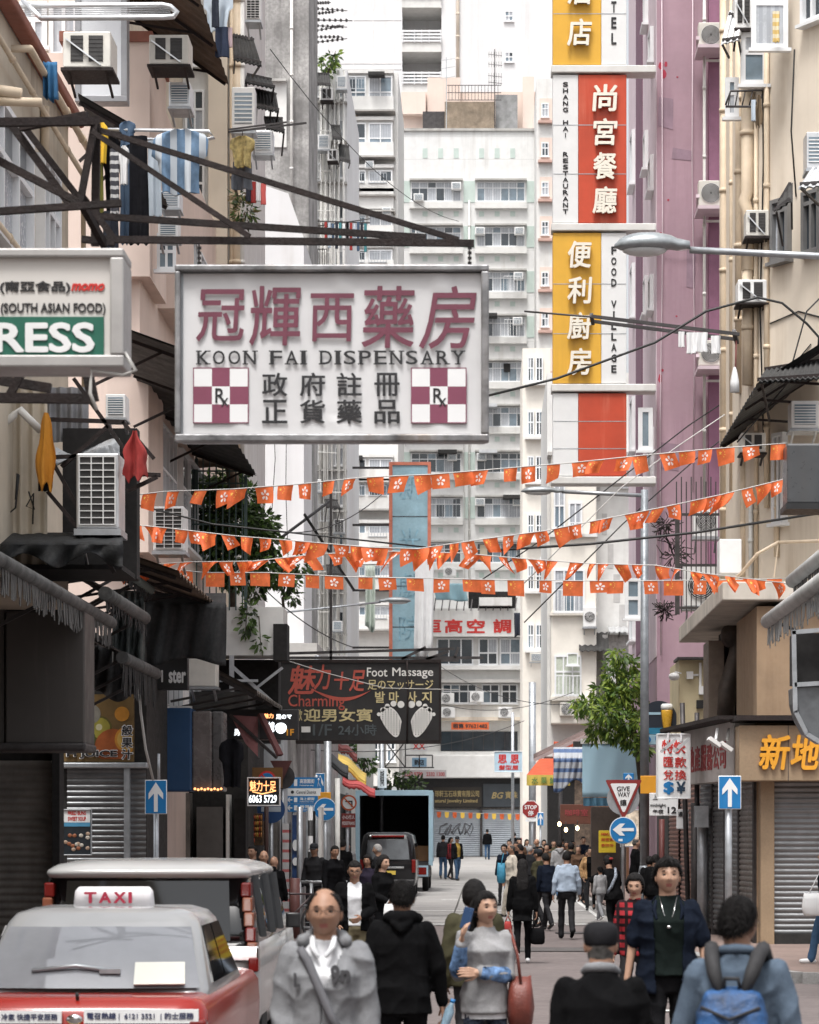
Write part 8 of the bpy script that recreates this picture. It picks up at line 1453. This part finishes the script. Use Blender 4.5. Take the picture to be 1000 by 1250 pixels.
for sd in(1,-1):MB().cap([SP(.085*sd,.05,1.44),SP(.10*sd,.10,1.385),SP(.085*sd,.13,1.32)],[.012,.016,.010],7).build('lapel',k_nvy,t,local=True)
t,s,T,SP,J,rz=person('elderly man in a dark cap and black jacket seen from behind at the bottom',733,13.0,1.56,4,k_gry,k_drk,coat=None,hair='none',bulk=1.12,lean=4,shoulder=1.05,sleeve='long',hem=.8,hairm=m_hairs,**N_)
for o in t.children:
 if o.name.startswith('shirt'):o.data.materials[0]=k_blk;o.name='jacket'
mb=MB();cz=.03;mb.loft([[T(Vector((math.cos(a)*rx,.004+math.sin(a)*ry,z)))for a in[6.283*i/28 for i in range(28)]]for z,rx,ry in((cz-.034,.079,.102),(cz-.02,.086,.109),(cz+.02,.090,.112),(cz+.055,.086,.108),(cz+.078,.070,.09),(cz+.088,.04,.05),(cz+.09,.008,.01))]);mb.v=creases(mb.v,mb.f,.003,30,4);mb.build('cap',cloth('cap_black',(.016,.016,.018)),t,local=True);mb=MB();mb.cap([SP(.085,.03,1.475),SP(.06,-.055,1.50),SP(0,-.075,1.505),SP(-.06,-.055,1.50),SP(-.085,.03,1.475)],[.018,.022,.024,.022,.018],8);mb.build('collar',k_gry,t,local=True)
mb=MB().grid(lambda u,v:T(Vector((math.cos(3.3+2.83*u)*(.077-.012*v),math.sin(3.3+2.83*u)*(.099-.014*v),.002-.075*v))),18,5);mb.build('hair',m_hairs,t,local=True)
t,s,T,SP,J,rz=person('man in a denim jacket with a blue rucksack seen from behind at the lower right',901,12.4,1.69,12,k_dnm,k_drk,hair='short',bulk=1.0,head=(-3,-24),arms=(((.28,-.02,-1),(.1,.2,-1)),((.28,.05,-1),(.1,.2,-1))),sleeve='long',hem=.8,shoulder=1.0,**N_);mb=MB();mb.cap([SP(.085,.03,1.47),SP(.06,-.055,1.495),SP(0,-.075,1.50),SP(-.06,-.055,1.495),SP(-.085,.03,1.47)],[.018,.022,.023,.022,.018],8);mb.build('collar',k_dnm,t,local=True);spectacles(t,T,s)
bk=MB();bk.loft([[SP(math.copysign(abs(math.cos(a))**.55,math.cos(a))*rx,yc+math.copysign(abs(math.sin(a))**.6,math.sin(a))*ry,z)for a in[6.283*i/24 for i in range(24)]]for z,rx,ry,yc in((.92,.12,.05,-.20),(.95,.15,.075,-.21),(1.08,.165,.095,-.225),(1.22,.155,.085,-.215),(1.31,.125,.06,-.195),(1.335,.07,.03,-.185))]);vv,ff=remesh(bk,.009,2);vv=creases(vv,ff,.007,10,4);bp=MB();bp.add([Wd(t,v_)for v_ in vv],ff,0,True)
m_rk=M('rucksack_blue',(.012,.06,.17),.5,var=.8,sc_=9,bump=.4);bo=solo(bp,'rucksack','bright blue and black rucksack worn by the man in the denim jacket','rucksack',m_rk)
for sd in(1,-1):mb=MB();mb.tube([Wd(t,SP(sd*.05,-.215,1.30)),Wd(t,SP(sd*.085,-.175,1.40)),Wd(t,SP(sd*.105,-.11,1.475)),Wd(t,SP(sd*.115,-.02,1.500)),Wd(t,SP(sd*.125,.07,1.44))],[.02,.032,.034,.034,.03],8);mb.build('shoulder_strap',M('strap_black',(.018,.018,.02),.8),bo)
mb=MB();mb.tube([Wd(t,SP(-.035,-.215,1.33)),Wd(t,SP(-.03,-.235,1.375)),Wd(t,SP(.03,-.235,1.375)),Wd(t,SP(.035,-.215,1.33))],.01,6);mb.cap([Wd(t,SP(-.12,-.30,1.16)),Wd(t,SP(0,-.325,1.13)),Wd(t,SP(.12,-.30,1.16))],[.012,.014,.012],6);mb.tube([Wd(t,SP(-.13,-.27,1.25)),Wd(t,SP(.0,-.325,1.20)),Wd(t,SP(.13,-.27,1.25))],.008,6);mb.build('trim',M('strap_black',(0,0,0)),bo)
MD=dict(vox=.013,fold=.008);A_=lambda*a:a
person('dark haired woman in olive and orange half hidden behind the woman on the phone',579,21.6,1.60,0,k_ora,k_drk,hair='bob',coat=k_olv,**MD)
person('short haired woman in a red checked shirt behind the heavy set man',776,27.5,1.56,200,k_red,k_drk,hair='bob',face=True,skin=1,fem=True,head=(-8,10),**MD)
t,s,T,SP,J,rz=person('long haired woman in black walking away with a handbag',638,42.8,1.56,2,k_blk,k_blk2,hair='long',fem=True,hem=.70,bulk=1.06,shoes=k_shw,arms=(((.18,.0,-1),(.1,.1,-1)),((.2,.02,-1),(.1,.12,-1))),**MD)
c=Wd(t,J[0][2])+Vector((.02,0,-.50));bag('handbag','black handbag in the right hand of the long haired woman','bag',c,.22,.10,.24,k_blk,[c+Vector((-.07,0,.22)),c+Vector((0,0,.43)),c+Vector((.07,0,.22))]);c=Wd(t,J[1][2])+Vector((-.01,0,-.32));bag('shopping_bag','small red shopping bag in the left hand of the long haired woman','bag',c,.12,.06,.16,c_rd,[c+Vector((-.04,0,.15)),c+Vector((0,0,.25)),c+Vector((.04,0,.15))])
person('man in a light blue shirt and grey trousers walking away mid street',692,52.4,1.62,354,k_lbl,k_drk,hair='short',hem=.93,shoes=k_blk,stride=.42,lead=-1,bulk=1.08,arms=(((.26,.06,-1),(.12,.3,-1)),((.26,-.12,-1),(.12,.1,-1))),**MD)
person('man in a navy cap turning right beside the long haired woman',658,58.5,1.62,300,k_khk,k_drk,hair='cap',coat=k_olv,**MD);person('man in a dark denim jacket striding among the crowd',669,57,1.55,330,k_nvy,k_drk,hair='short',stride=.6,lean=8,**MD)
person('woman in an open tan coat walking towards us on the right',721,71.5,1.60,184,k_blk,k_drk,hair='bun',coat=k_tan,fem=True,skin=1,bulk=1.08,openw=.09,stride=.4,arms=(((.42,.02,-1),(-.25,.3,-1)),((.42,.02,-1),(-.25,.3,-1))),ground=.0,vox=.014)
t,s,T,SP,J,rz=person('woman in black with a red hair clip bending over a child she carries',749,50,1.56,330,k_blk,k_blk2,hair='bun',fem=True,lean=16,bulk=1.15,arms=(((.4,.3,-.8),(-.3,.8,.0)),((.75,.35,-.55),(-.6,.6,.1))),**MD);MB().ell(T(Vector((0,-.135,.045))),(.045,.018,.022),10,6).build('hair_clip',c_rd,t,local=True)
mb=MB();mb.tube([SP(.12,-.02,1.47),SP(.03,-.15,1.33),SP(-.12,-.16,1.12),SP(-.17,-.05,1.0)],.03,7);mb.build('sling',cloth('sling_pattern',(.17,.19,.22),var=.8,sc_=30),t,local=True)
tc=person('small child in grey carried at the front of the bending woman',733,49.4,.95,330,k_lgr,k_gry,hair='short',stride=.5,ground=.42,shoes=k_shw,vox=.010,fold=.004,hand=False)
person('older man in a beige shirt walking left past the crowd',625,66,1.69,250,k_bei,k_bei,hair='thin',hairm=m_hairs,skin=0,vox=.014,stride=.35);c=P(612,1078,65.6);bag('tote_bag','bright blue tote bag beside the older man in beige','bag',c,.20,.3,.45,M('tote_blue',(.03,.20,.32),.7),[c+Vector((0,-.08,.43)),c+Vector((.05,0,.68)),c+Vector((0,.08,.43))])
person('bald man in black standing sideways behind the lamp post',776,66.5,1.70,80,k_blk,k_drk,hair='thin',hairm=m_hairs,skin=1,stride=.1,ground=.13,vox=.014)
person('dark haired person half hidden behind the lamp post',793,57,1.35,10,k_blk2,k_drk,hair='bob',vox=.014,ground=.13);person('person in black standing at the foot of the lamp post',800,50,1.45,20,k_blk,k_blk2,hair='short',vox=.014,ground=.13)
t,s,T,SP,J,rz=person('person at the very right edge carrying a white bag',1010,39.6,1.62,270,k_nvy,k_jean,hair='bob',stride=.45,ground=.13,shoes=k_shw,vox=.014);c=P(992,1118,39.2);bag('shoulder_bag','white shoulder bag poking in at the right edge','bag',c,.28,.12,.30,c_wht,[c+Vector((-.06,0,.28)),c+Vector((.1,0,.6)),c+Vector((.12,.05,.25))])
CR=(('person in a light grey hooded top walking away in the crowd',683,82,1.72,350,k_lgr,k_jean,'short',dict(hood=True)),('dark coated woman left of the light grey hooded person',667,86,1.62,170,k_bro,k_drk,'long',dict(fem=True)),('person in black right of the light grey hooded person',697,84,1.66,10,k_blk,k_drk,'bob',{}),('woman with long brown hair in a patterned dark top',706,80,1.60,185,k_bro,k_drk,'long',dict(fem=True,hairm=M('brown_hair',(.035,.018,.011),.5,var=.4,sc_=40,bump=.4))),('bent person in black at the right of the crowd',714,76,1.50,150,k_blk,k_drk,'short',dict(lean=12)),('man with grey hair carrying a pale strap over his shoulder',647,76,1.62,20,k_drk,k_drk,'thin',dict(hairm=m_hairg)),('tall man in brown at the back of the crowd',634,92,1.78,182,k_bro,k_drk,'short',{}),('woman in navy behind the older man in beige',616,76,1.64,200,k_nvy,k_drk,'bob',dict(fem=True)),('man in black beside the older man in beige',636,74,1.66,300,k_blk,k_blk2,'short',{}),('bald man looking left at the back of the crowd',656,98,1.74,240,k_blk2,k_drk,'bald',{}),('person in olive at the back of the crowd',676,100,1.7,180,k_olv,k_drk,'short',{}),('fair coated person among the heads at the back',664,104,1.66,170,k_bei,k_drk,'bob',{}),('person in maroon under the hanging bulbs',692,97,1.66,195,cloth('maroon_fabric',(.08,.018,.02)),k_drk,'short',{}),('person in a dark jacket under the brown wooden sign',712,92,1.7,170,k_nvy,k_drk,'short',{}),('woman in grey near the stop sign pole',643,108,1.64,160,k_gry,k_drk,'long',dict(fem=True)),('person in black near the orange awning post',686,108,1.72,5,k_blk,k_drk,'short',{}),('small dark haired person looking down in mid crowd',653,84,1.52,220,k_drk,k_blk,'bob',{}),('person in teal deep in the crowd',671,92,1.58,0,cloth('teal_fabric',(.02,.06,.07)),k_drk,'short',{}),('person in brown leather beside the dark timber wall',727,88,1.68,160,k_bro,k_drk,'short',{}))
CR+=(('broad man in black coming forward left of the stop sign pole',630,82,1.7,178,k_blk,k_drk,'short',{}),('young woman in beige walking beside the man with a pale strap',660,79,1.58,182,k_bei,k_drk,'long',dict(fem=True)),('man in denim at the left edge of the crowd',622,95,1.72,190,k_dnm,k_jean,'short',{}),('person in white at the very back of the crowd',650,116,1.7,180,k_wht,k_drk,'short',{}),('dark coated pair member nearest the orange awning',674,112,1.7,175,k_blk2,k_drk,'short',{}),('dark coated pair member under the orange awning valance',681,114,1.64,180,k_bro,k_drk,'bob',{}),('stout woman in plum among the right crowd',687,88,1.56,190,cloth('plum_coat',(.05,.02,.04)),k_drk,'bob',dict(fem=True,bulk=1.15)),('man in khaki facing us under the bulbs',699,94,1.7,180,k_khk,k_drk,'short',{}),('person in grey beside the yellow menu board',733,80,1.62,200,k_gry,k_drk,'short',{}),('man in black bending towards the yellow menu board',741,76,1.6,30,k_blk,k_drk,'short',dict(lean=8)),('tiny figure in red at the back of the street',640,140,1.66,180,k_red,k_drk,'short',{}),('tiny figure in black walking away at the back of the street',628,136,1.7,0,k_blk,k_drk,'short',{}))
for lb,px,Y,H,yw,tm,lm,hr,kw in CR:person(lb,px,Y,H,yw,tm,lm,hair=hr,vox=.018,stride=.3+(px%5)*.05,skin=px%3,ground=gz(Y)+(.13 if X_(px,Y)>3.0 else 0),hand=False,**kw)
person('man in a dark gilet over white standing near the truck',541,113,1.76,6,k_drk,k_jean,hair='short',stride=.2,vox=.018,hand=False);person('woman in a dark red top between two men near the truck',550,112,1.68,120,k_red,k_drk,hair='long',fem=True,vox=.018,hand=False);person('man in a yellow and black jacket and baggy jeans near the truck',558,111,1.72,150,k_gold if 'k_gold' in globals()else cloth('mustard_fabric',(.30,.20,.05)),k_jean,hair='cap',coat=k_blk2,bulk=1.1,vox=.018,hand=False)
person('lone man in a dark jacket walking down the far street',595,158,1.72,0,k_blk,k_jean,hair='short',vox=.02,stride=.45,hand=False,bulk=1.12);person('distant pair, the one in navy at the far corner',608,171,1.74,20,k_nvy,k_drk,hair='short',vox=.02,ground=gz(175)+.1,hand=False);person('distant pair, the one in a pale coat at the far corner',613,170,1.66,340,k_bei,k_drk,hair='long',vox=.02,ground=gz(175)+.1,hand=False)
person('man in white tee and black jacket with glasses looking down on the left',433,33.5,1.63,178,k_wht,k_khk,coat=k_blk,hair='short',face=True,skin=0,head=(-10,0),openw=.085,arms=(((.2,.05,-1),(-.1,.5,-.6)),((.2,.05,-1),(-.55,.75,-.35))),**MD);t=[o for o in col.objects if o.get('label','').startswith('man in white tee')][0]
Rm=Matrix.Rotation(R(-10),3,'X');spectacles(t,lambda p:Vector((0,.022,1.612))*(1.63/1.75)+Rm@(p*(1.63/1.75*1.05)),1.63/1.75,.002)
t,s,T,SP,J,rz=person('long haired woman in black carrying a white plastic bag on the left',467,41,1.64,130,k_blk,k_blk2,hair='long',fem=True,skin=1,arms=(((.15,.1,-1),(-.1,.8,-.3)),((.15,.05,-1),(0,.7,-.5))),**MD);c=Wd(t,J[0][2])+Vector((.02,-.05,-.30));bag('plastic_bag','white plastic bag held by the long haired woman on the left','bag',c,.16,.12,.26,c_wht,[c+Vector((-.05,0,.24)),c+Vector((0,0,.33)),c+Vector((.05,0,.24))]);c=Wd(t,(-.19,-.08,.62));bag('handbag','small red handbag at the hip of the long haired woman on the left','bag',c,.14,.1,.2,c_rd)
person('silver haired man facing left in front of the black van',462,60,1.72,285,k_drk,k_drk,hair='short',hairm=m_hairg,skin=1,vox=.014,hand=False);person('person in purple black jacket left of the silver haired man',449,52,1.55,200,cloth('plum_fabric',(.022,.018,.03)),k_drk,hair='bob',vox=.014,hand=False)
person('man in a dark jacket leaning on the left railing',405,51,1.60,150,k_blk2,k_drk,hair='short',lean=10,ground=.13,vox=.014,hand=False);person('person in dark clothes behind the left railing',384,54,1.62,200,k_drk,k_drk,hair='cap',ground=.13,vox=.014,hand=False);person('dark figure walking beside the tall grey street pole',418,64,1.68,10,k_blk,k_drk,hair='short',ground=.13,vox=.014,hand=False);person('figure in white cap beside the no left turn pole',424,72,1.6,190,k_lgr,k_drk,hair='short',ground=.13,vox=.016,hand=False)
person('bald man in dark clothes behind the white minivan',322,45,1.55,170,k_blk,k_drk,hair='bald',skin=0,ground=.13,vox=.014,hand=False);person('dark haired person at the shop door behind the minivan',309,48,1.62,210,k_blk2,k_drk,hair='short',ground=.13,vox=.014,hand=False);person('person in a black coat right of the bald man by the shop',334,46,1.45,20,k_blk,k_drk,hair='none',ground=.13,vox=.014,hand=False)
# ---------------------------------------------------------------- wear and clutter
q=random.Random(77)
def find(lb):return[o for o in col.objects if o.get('label','').startswith(lb)][0]
def cage(b,p0,p1,q0,q1,Y,out=.45,mat=m_frame,n=5):
 mb=MB()
 for yy in(Y-out,Y-.02):
  for z in(q0,q1):mb.beam(P(p0,z,yy),P(p1,z,yy),.035)
 for i in range(n+1):x_=p0+(p1-p0)*i/n;mb.beam(P(x_,q0,Y-out),P(x_,q1,Y-out),.025);mb.beam(P(x_,q1,Y-out),P(x_,q1,Y),.025)
 return mb.build('window_cage',mat,b)
fb_=find('white tiled apartment block');lt_=find('white apartment tower with broad');ln_=find('narrow white house');rw_=find('white apartment house with cream');gw_=find('tall blank white tower')
for r in rows[2:]:
 for a,c in((503,532),(533,562),(583,611),(612,640)):
  k=q.random()
  if k<.30:cage(fb_,a+q.randint(0,6),c-q.randint(0,6),r+2+q.randint(0,6),r+25,174.9,.6,m_frame if q.random()<.6 else m_steel)
  elif k<.55:slab(fb_,'tin_hood',a+2,c-4,r-1,r+3,174.9,.9,m_corr if q.random()<.4 else m_alu)
  elif k<.75:slab(fb_,'blind',a+3,a+3+q.randint(7,14),r+3,r+q.randint(12,22),174.9,.09,(M('blind_buff',(.42,.36,.27),.8),M('blind_teal',(.16,.27,.28),.8),M('blind_grey',(.30,.30,.31),.8),m_dark)[q.randint(0,3)])
 for px in(565+q.randint(0,2),483+q.randint(3,12)):slab(fb_,'pipe',px,px+.8,r-6,r+49,174.9,.12,m_conc)
for q0 in(93,150,208,262,305,560,590,640,690,740):
 for a in(423,450):
  k=q.random()
  if k<.4:cage(lt_,a,a+22,q0+3,q0+15,157.3,.5,m_steel,6)
  elif k<.6:slab(lt_,'tin_hood',a,a+20,q0-2,q0+2,157.3,.7,m_corr)
mb=MB()
for k in range(9):px=376+k*5.4;mb.tube([P(px,90+q.randint(0,60),105.6),P(px,300+q.randint(0,120),105.6),P(px+q.choice((-3,3)),430,105.6),P(px+q.choice((-3,3)),790,105.6)],.03,5)
for k in range(14):y_=110+k*49;mb.beam(P(376,y_,105.5),P(400+q.randint(0,22),y_+q.randint(-2,2),105.5),.03)
mb.build('pipework',m_pipew,ln_)
for k in range(13):
 q0=96+k*52;a=q.choice((377,388,402,408))
 if q.random()<.75:cage(ln_,a,a+q.randint(9,14),q0,q0+20,105.8,.5,m_dsteel if q.random()<.5 else m_alu,4)
for a,c,q0,q1 in((676,712,700,748),(694,711,618,652),(678,709,805,848)):cage(rw_,a,c,q0+20,q1,111,.3,m_frame,7)
for k in range(5):slab(rw_,'wall_patch',728+k*7,733+k*8,590+37*k,612+41*k,112,.012,M('patch_grey',(.47,.46,.45),.9))
pw_=find('tall pink purple');mp=M('patched_mauve',(.29,.20,.25),.85,var=.15,streak=.5)
for a,c,q0,q1 in((803,822,118,158),(838,850,300,352),(806,830,540,575),(820,846,180,196),(804,812,620,700)):MB().prism([(X_(a+q.uniform(0,2),66),Z_(q0,66)),(X_(c,66),Z_(q0+q.uniform(0,5),66)),(X_(c-q.uniform(0,3),66),Z_(q1,66)),(X_(a,66),Z_(q1-q.uniform(0,6),66))],65.992,65.999).build('wall_patch',mp,pw_)
mb=MB();[mb.tube(pts,.012,4)for pts in([P(808,-20,65.9),P(809,300,65.9),P(806,520,65.9),P(807,800,65.9)],[P(846,-20,65.9),P(845,200,65.9),P(848,420,65.9),P(846,600,65.9)],[P(802,300,65.9),P(830,306,65.9),P(858,302,65.9)])];mb.build('conduit',m_pinkl,pw_)
ch_=find('cream rendered corner');mb=MB()
for pts in([(930,-20),(932,200),(928,380),(934,600)],[(970,60),(966,160),(972,240)],[(940,395),(975,380),(1005,388)],[(930,470),(955,462),(990,420)]):mb.tube([P(a,b_,cwY(a)-.03)for a,b_ in pts],.014,4)
mb.build('conduit',m_wire,ch_)
for lb,pts in(('thin black wire down the blank white party wall',[P(333,480,85.8),P(336,560,85.8),P(331,640,85.8),P(334,700,85.8)]),('second thin wire on the blank white party wall',[P(350,490,85.8),P(349,600,85.8),P(352,690,85.8)]),('thin wire looping from the roof garden to the bay tower',sag(P(300,640,58),P(470,600,70),.5)),('thin wire from the green steel cage to the massage sign',sag(P(304,700,58),P(430,790,64),.2)),('pair of thin lines high over the dispensary sign',sag(P(330,60,70),P(560,270,110),.8)),('thin cable crossing below the massage sign',sag(P(370,915,70),P(640,880,100),.4)),('thin cable sagging across the street end',sag(P(520,800,110),P(690,860,90),.5)),('thin cable running to the pale blue hairdresser sign',sag(P(540,860,110),P(700,845,100),.4)),('grey diagonal stay behind the second flag string',[P(345,655,63),P(405,610,66)]),('dark diagonal stay behind the third flag string',[P(372,628,63),P(432,720,66)])):cable(lb,pts,.012 if 'stay' not in lb else .035)
mb=MB()
for x_,y_,w_,h_,m_ in((-.9,36,1.1,2.6,0),(1.9,33,.9,3.4,1),(.3,47,1.6,1.6,0),(-1.8,53,.8,4,1),(2.2,49,.7,3,0),(.6,26.5,1.2,1.5,1)):mb.add([(x_+w_*a+q.uniform(-.05,.05),y_+h_*b_,.0008+.0004*m_)for a,b_ in((0,0),(1,0),(1,1),(0,1))],[(0,1,2,3)],m_)
struct(mb,'road_patches',[M('patch_dark',(.085,.078,.076),.9,var=.2,bump=.5,fine=.4),M('patch_pale',(.17,.15,.145),.9,var=.2,bump=.5,fine=.3)])
for x_,y_,lb in((2.66,48.5,'rusty drain grating at the right kerb behind the heavy set man'),(-3.6,58,'rusty drain grating at the left kerb near the railing')):
 mb=MB();mb.box(x_-.2,x_+.2,y_-.35,y_+.35,-.02,.006);[mb.box(x_-.17,x_+.17,y_-.3+k*.1,y_-.26+k*.1,.006,.014)for k in range(7)];solo(mb,'drain_grating',lb,'drain',m_rust)
bpy.data.scenes.remove(TMP)
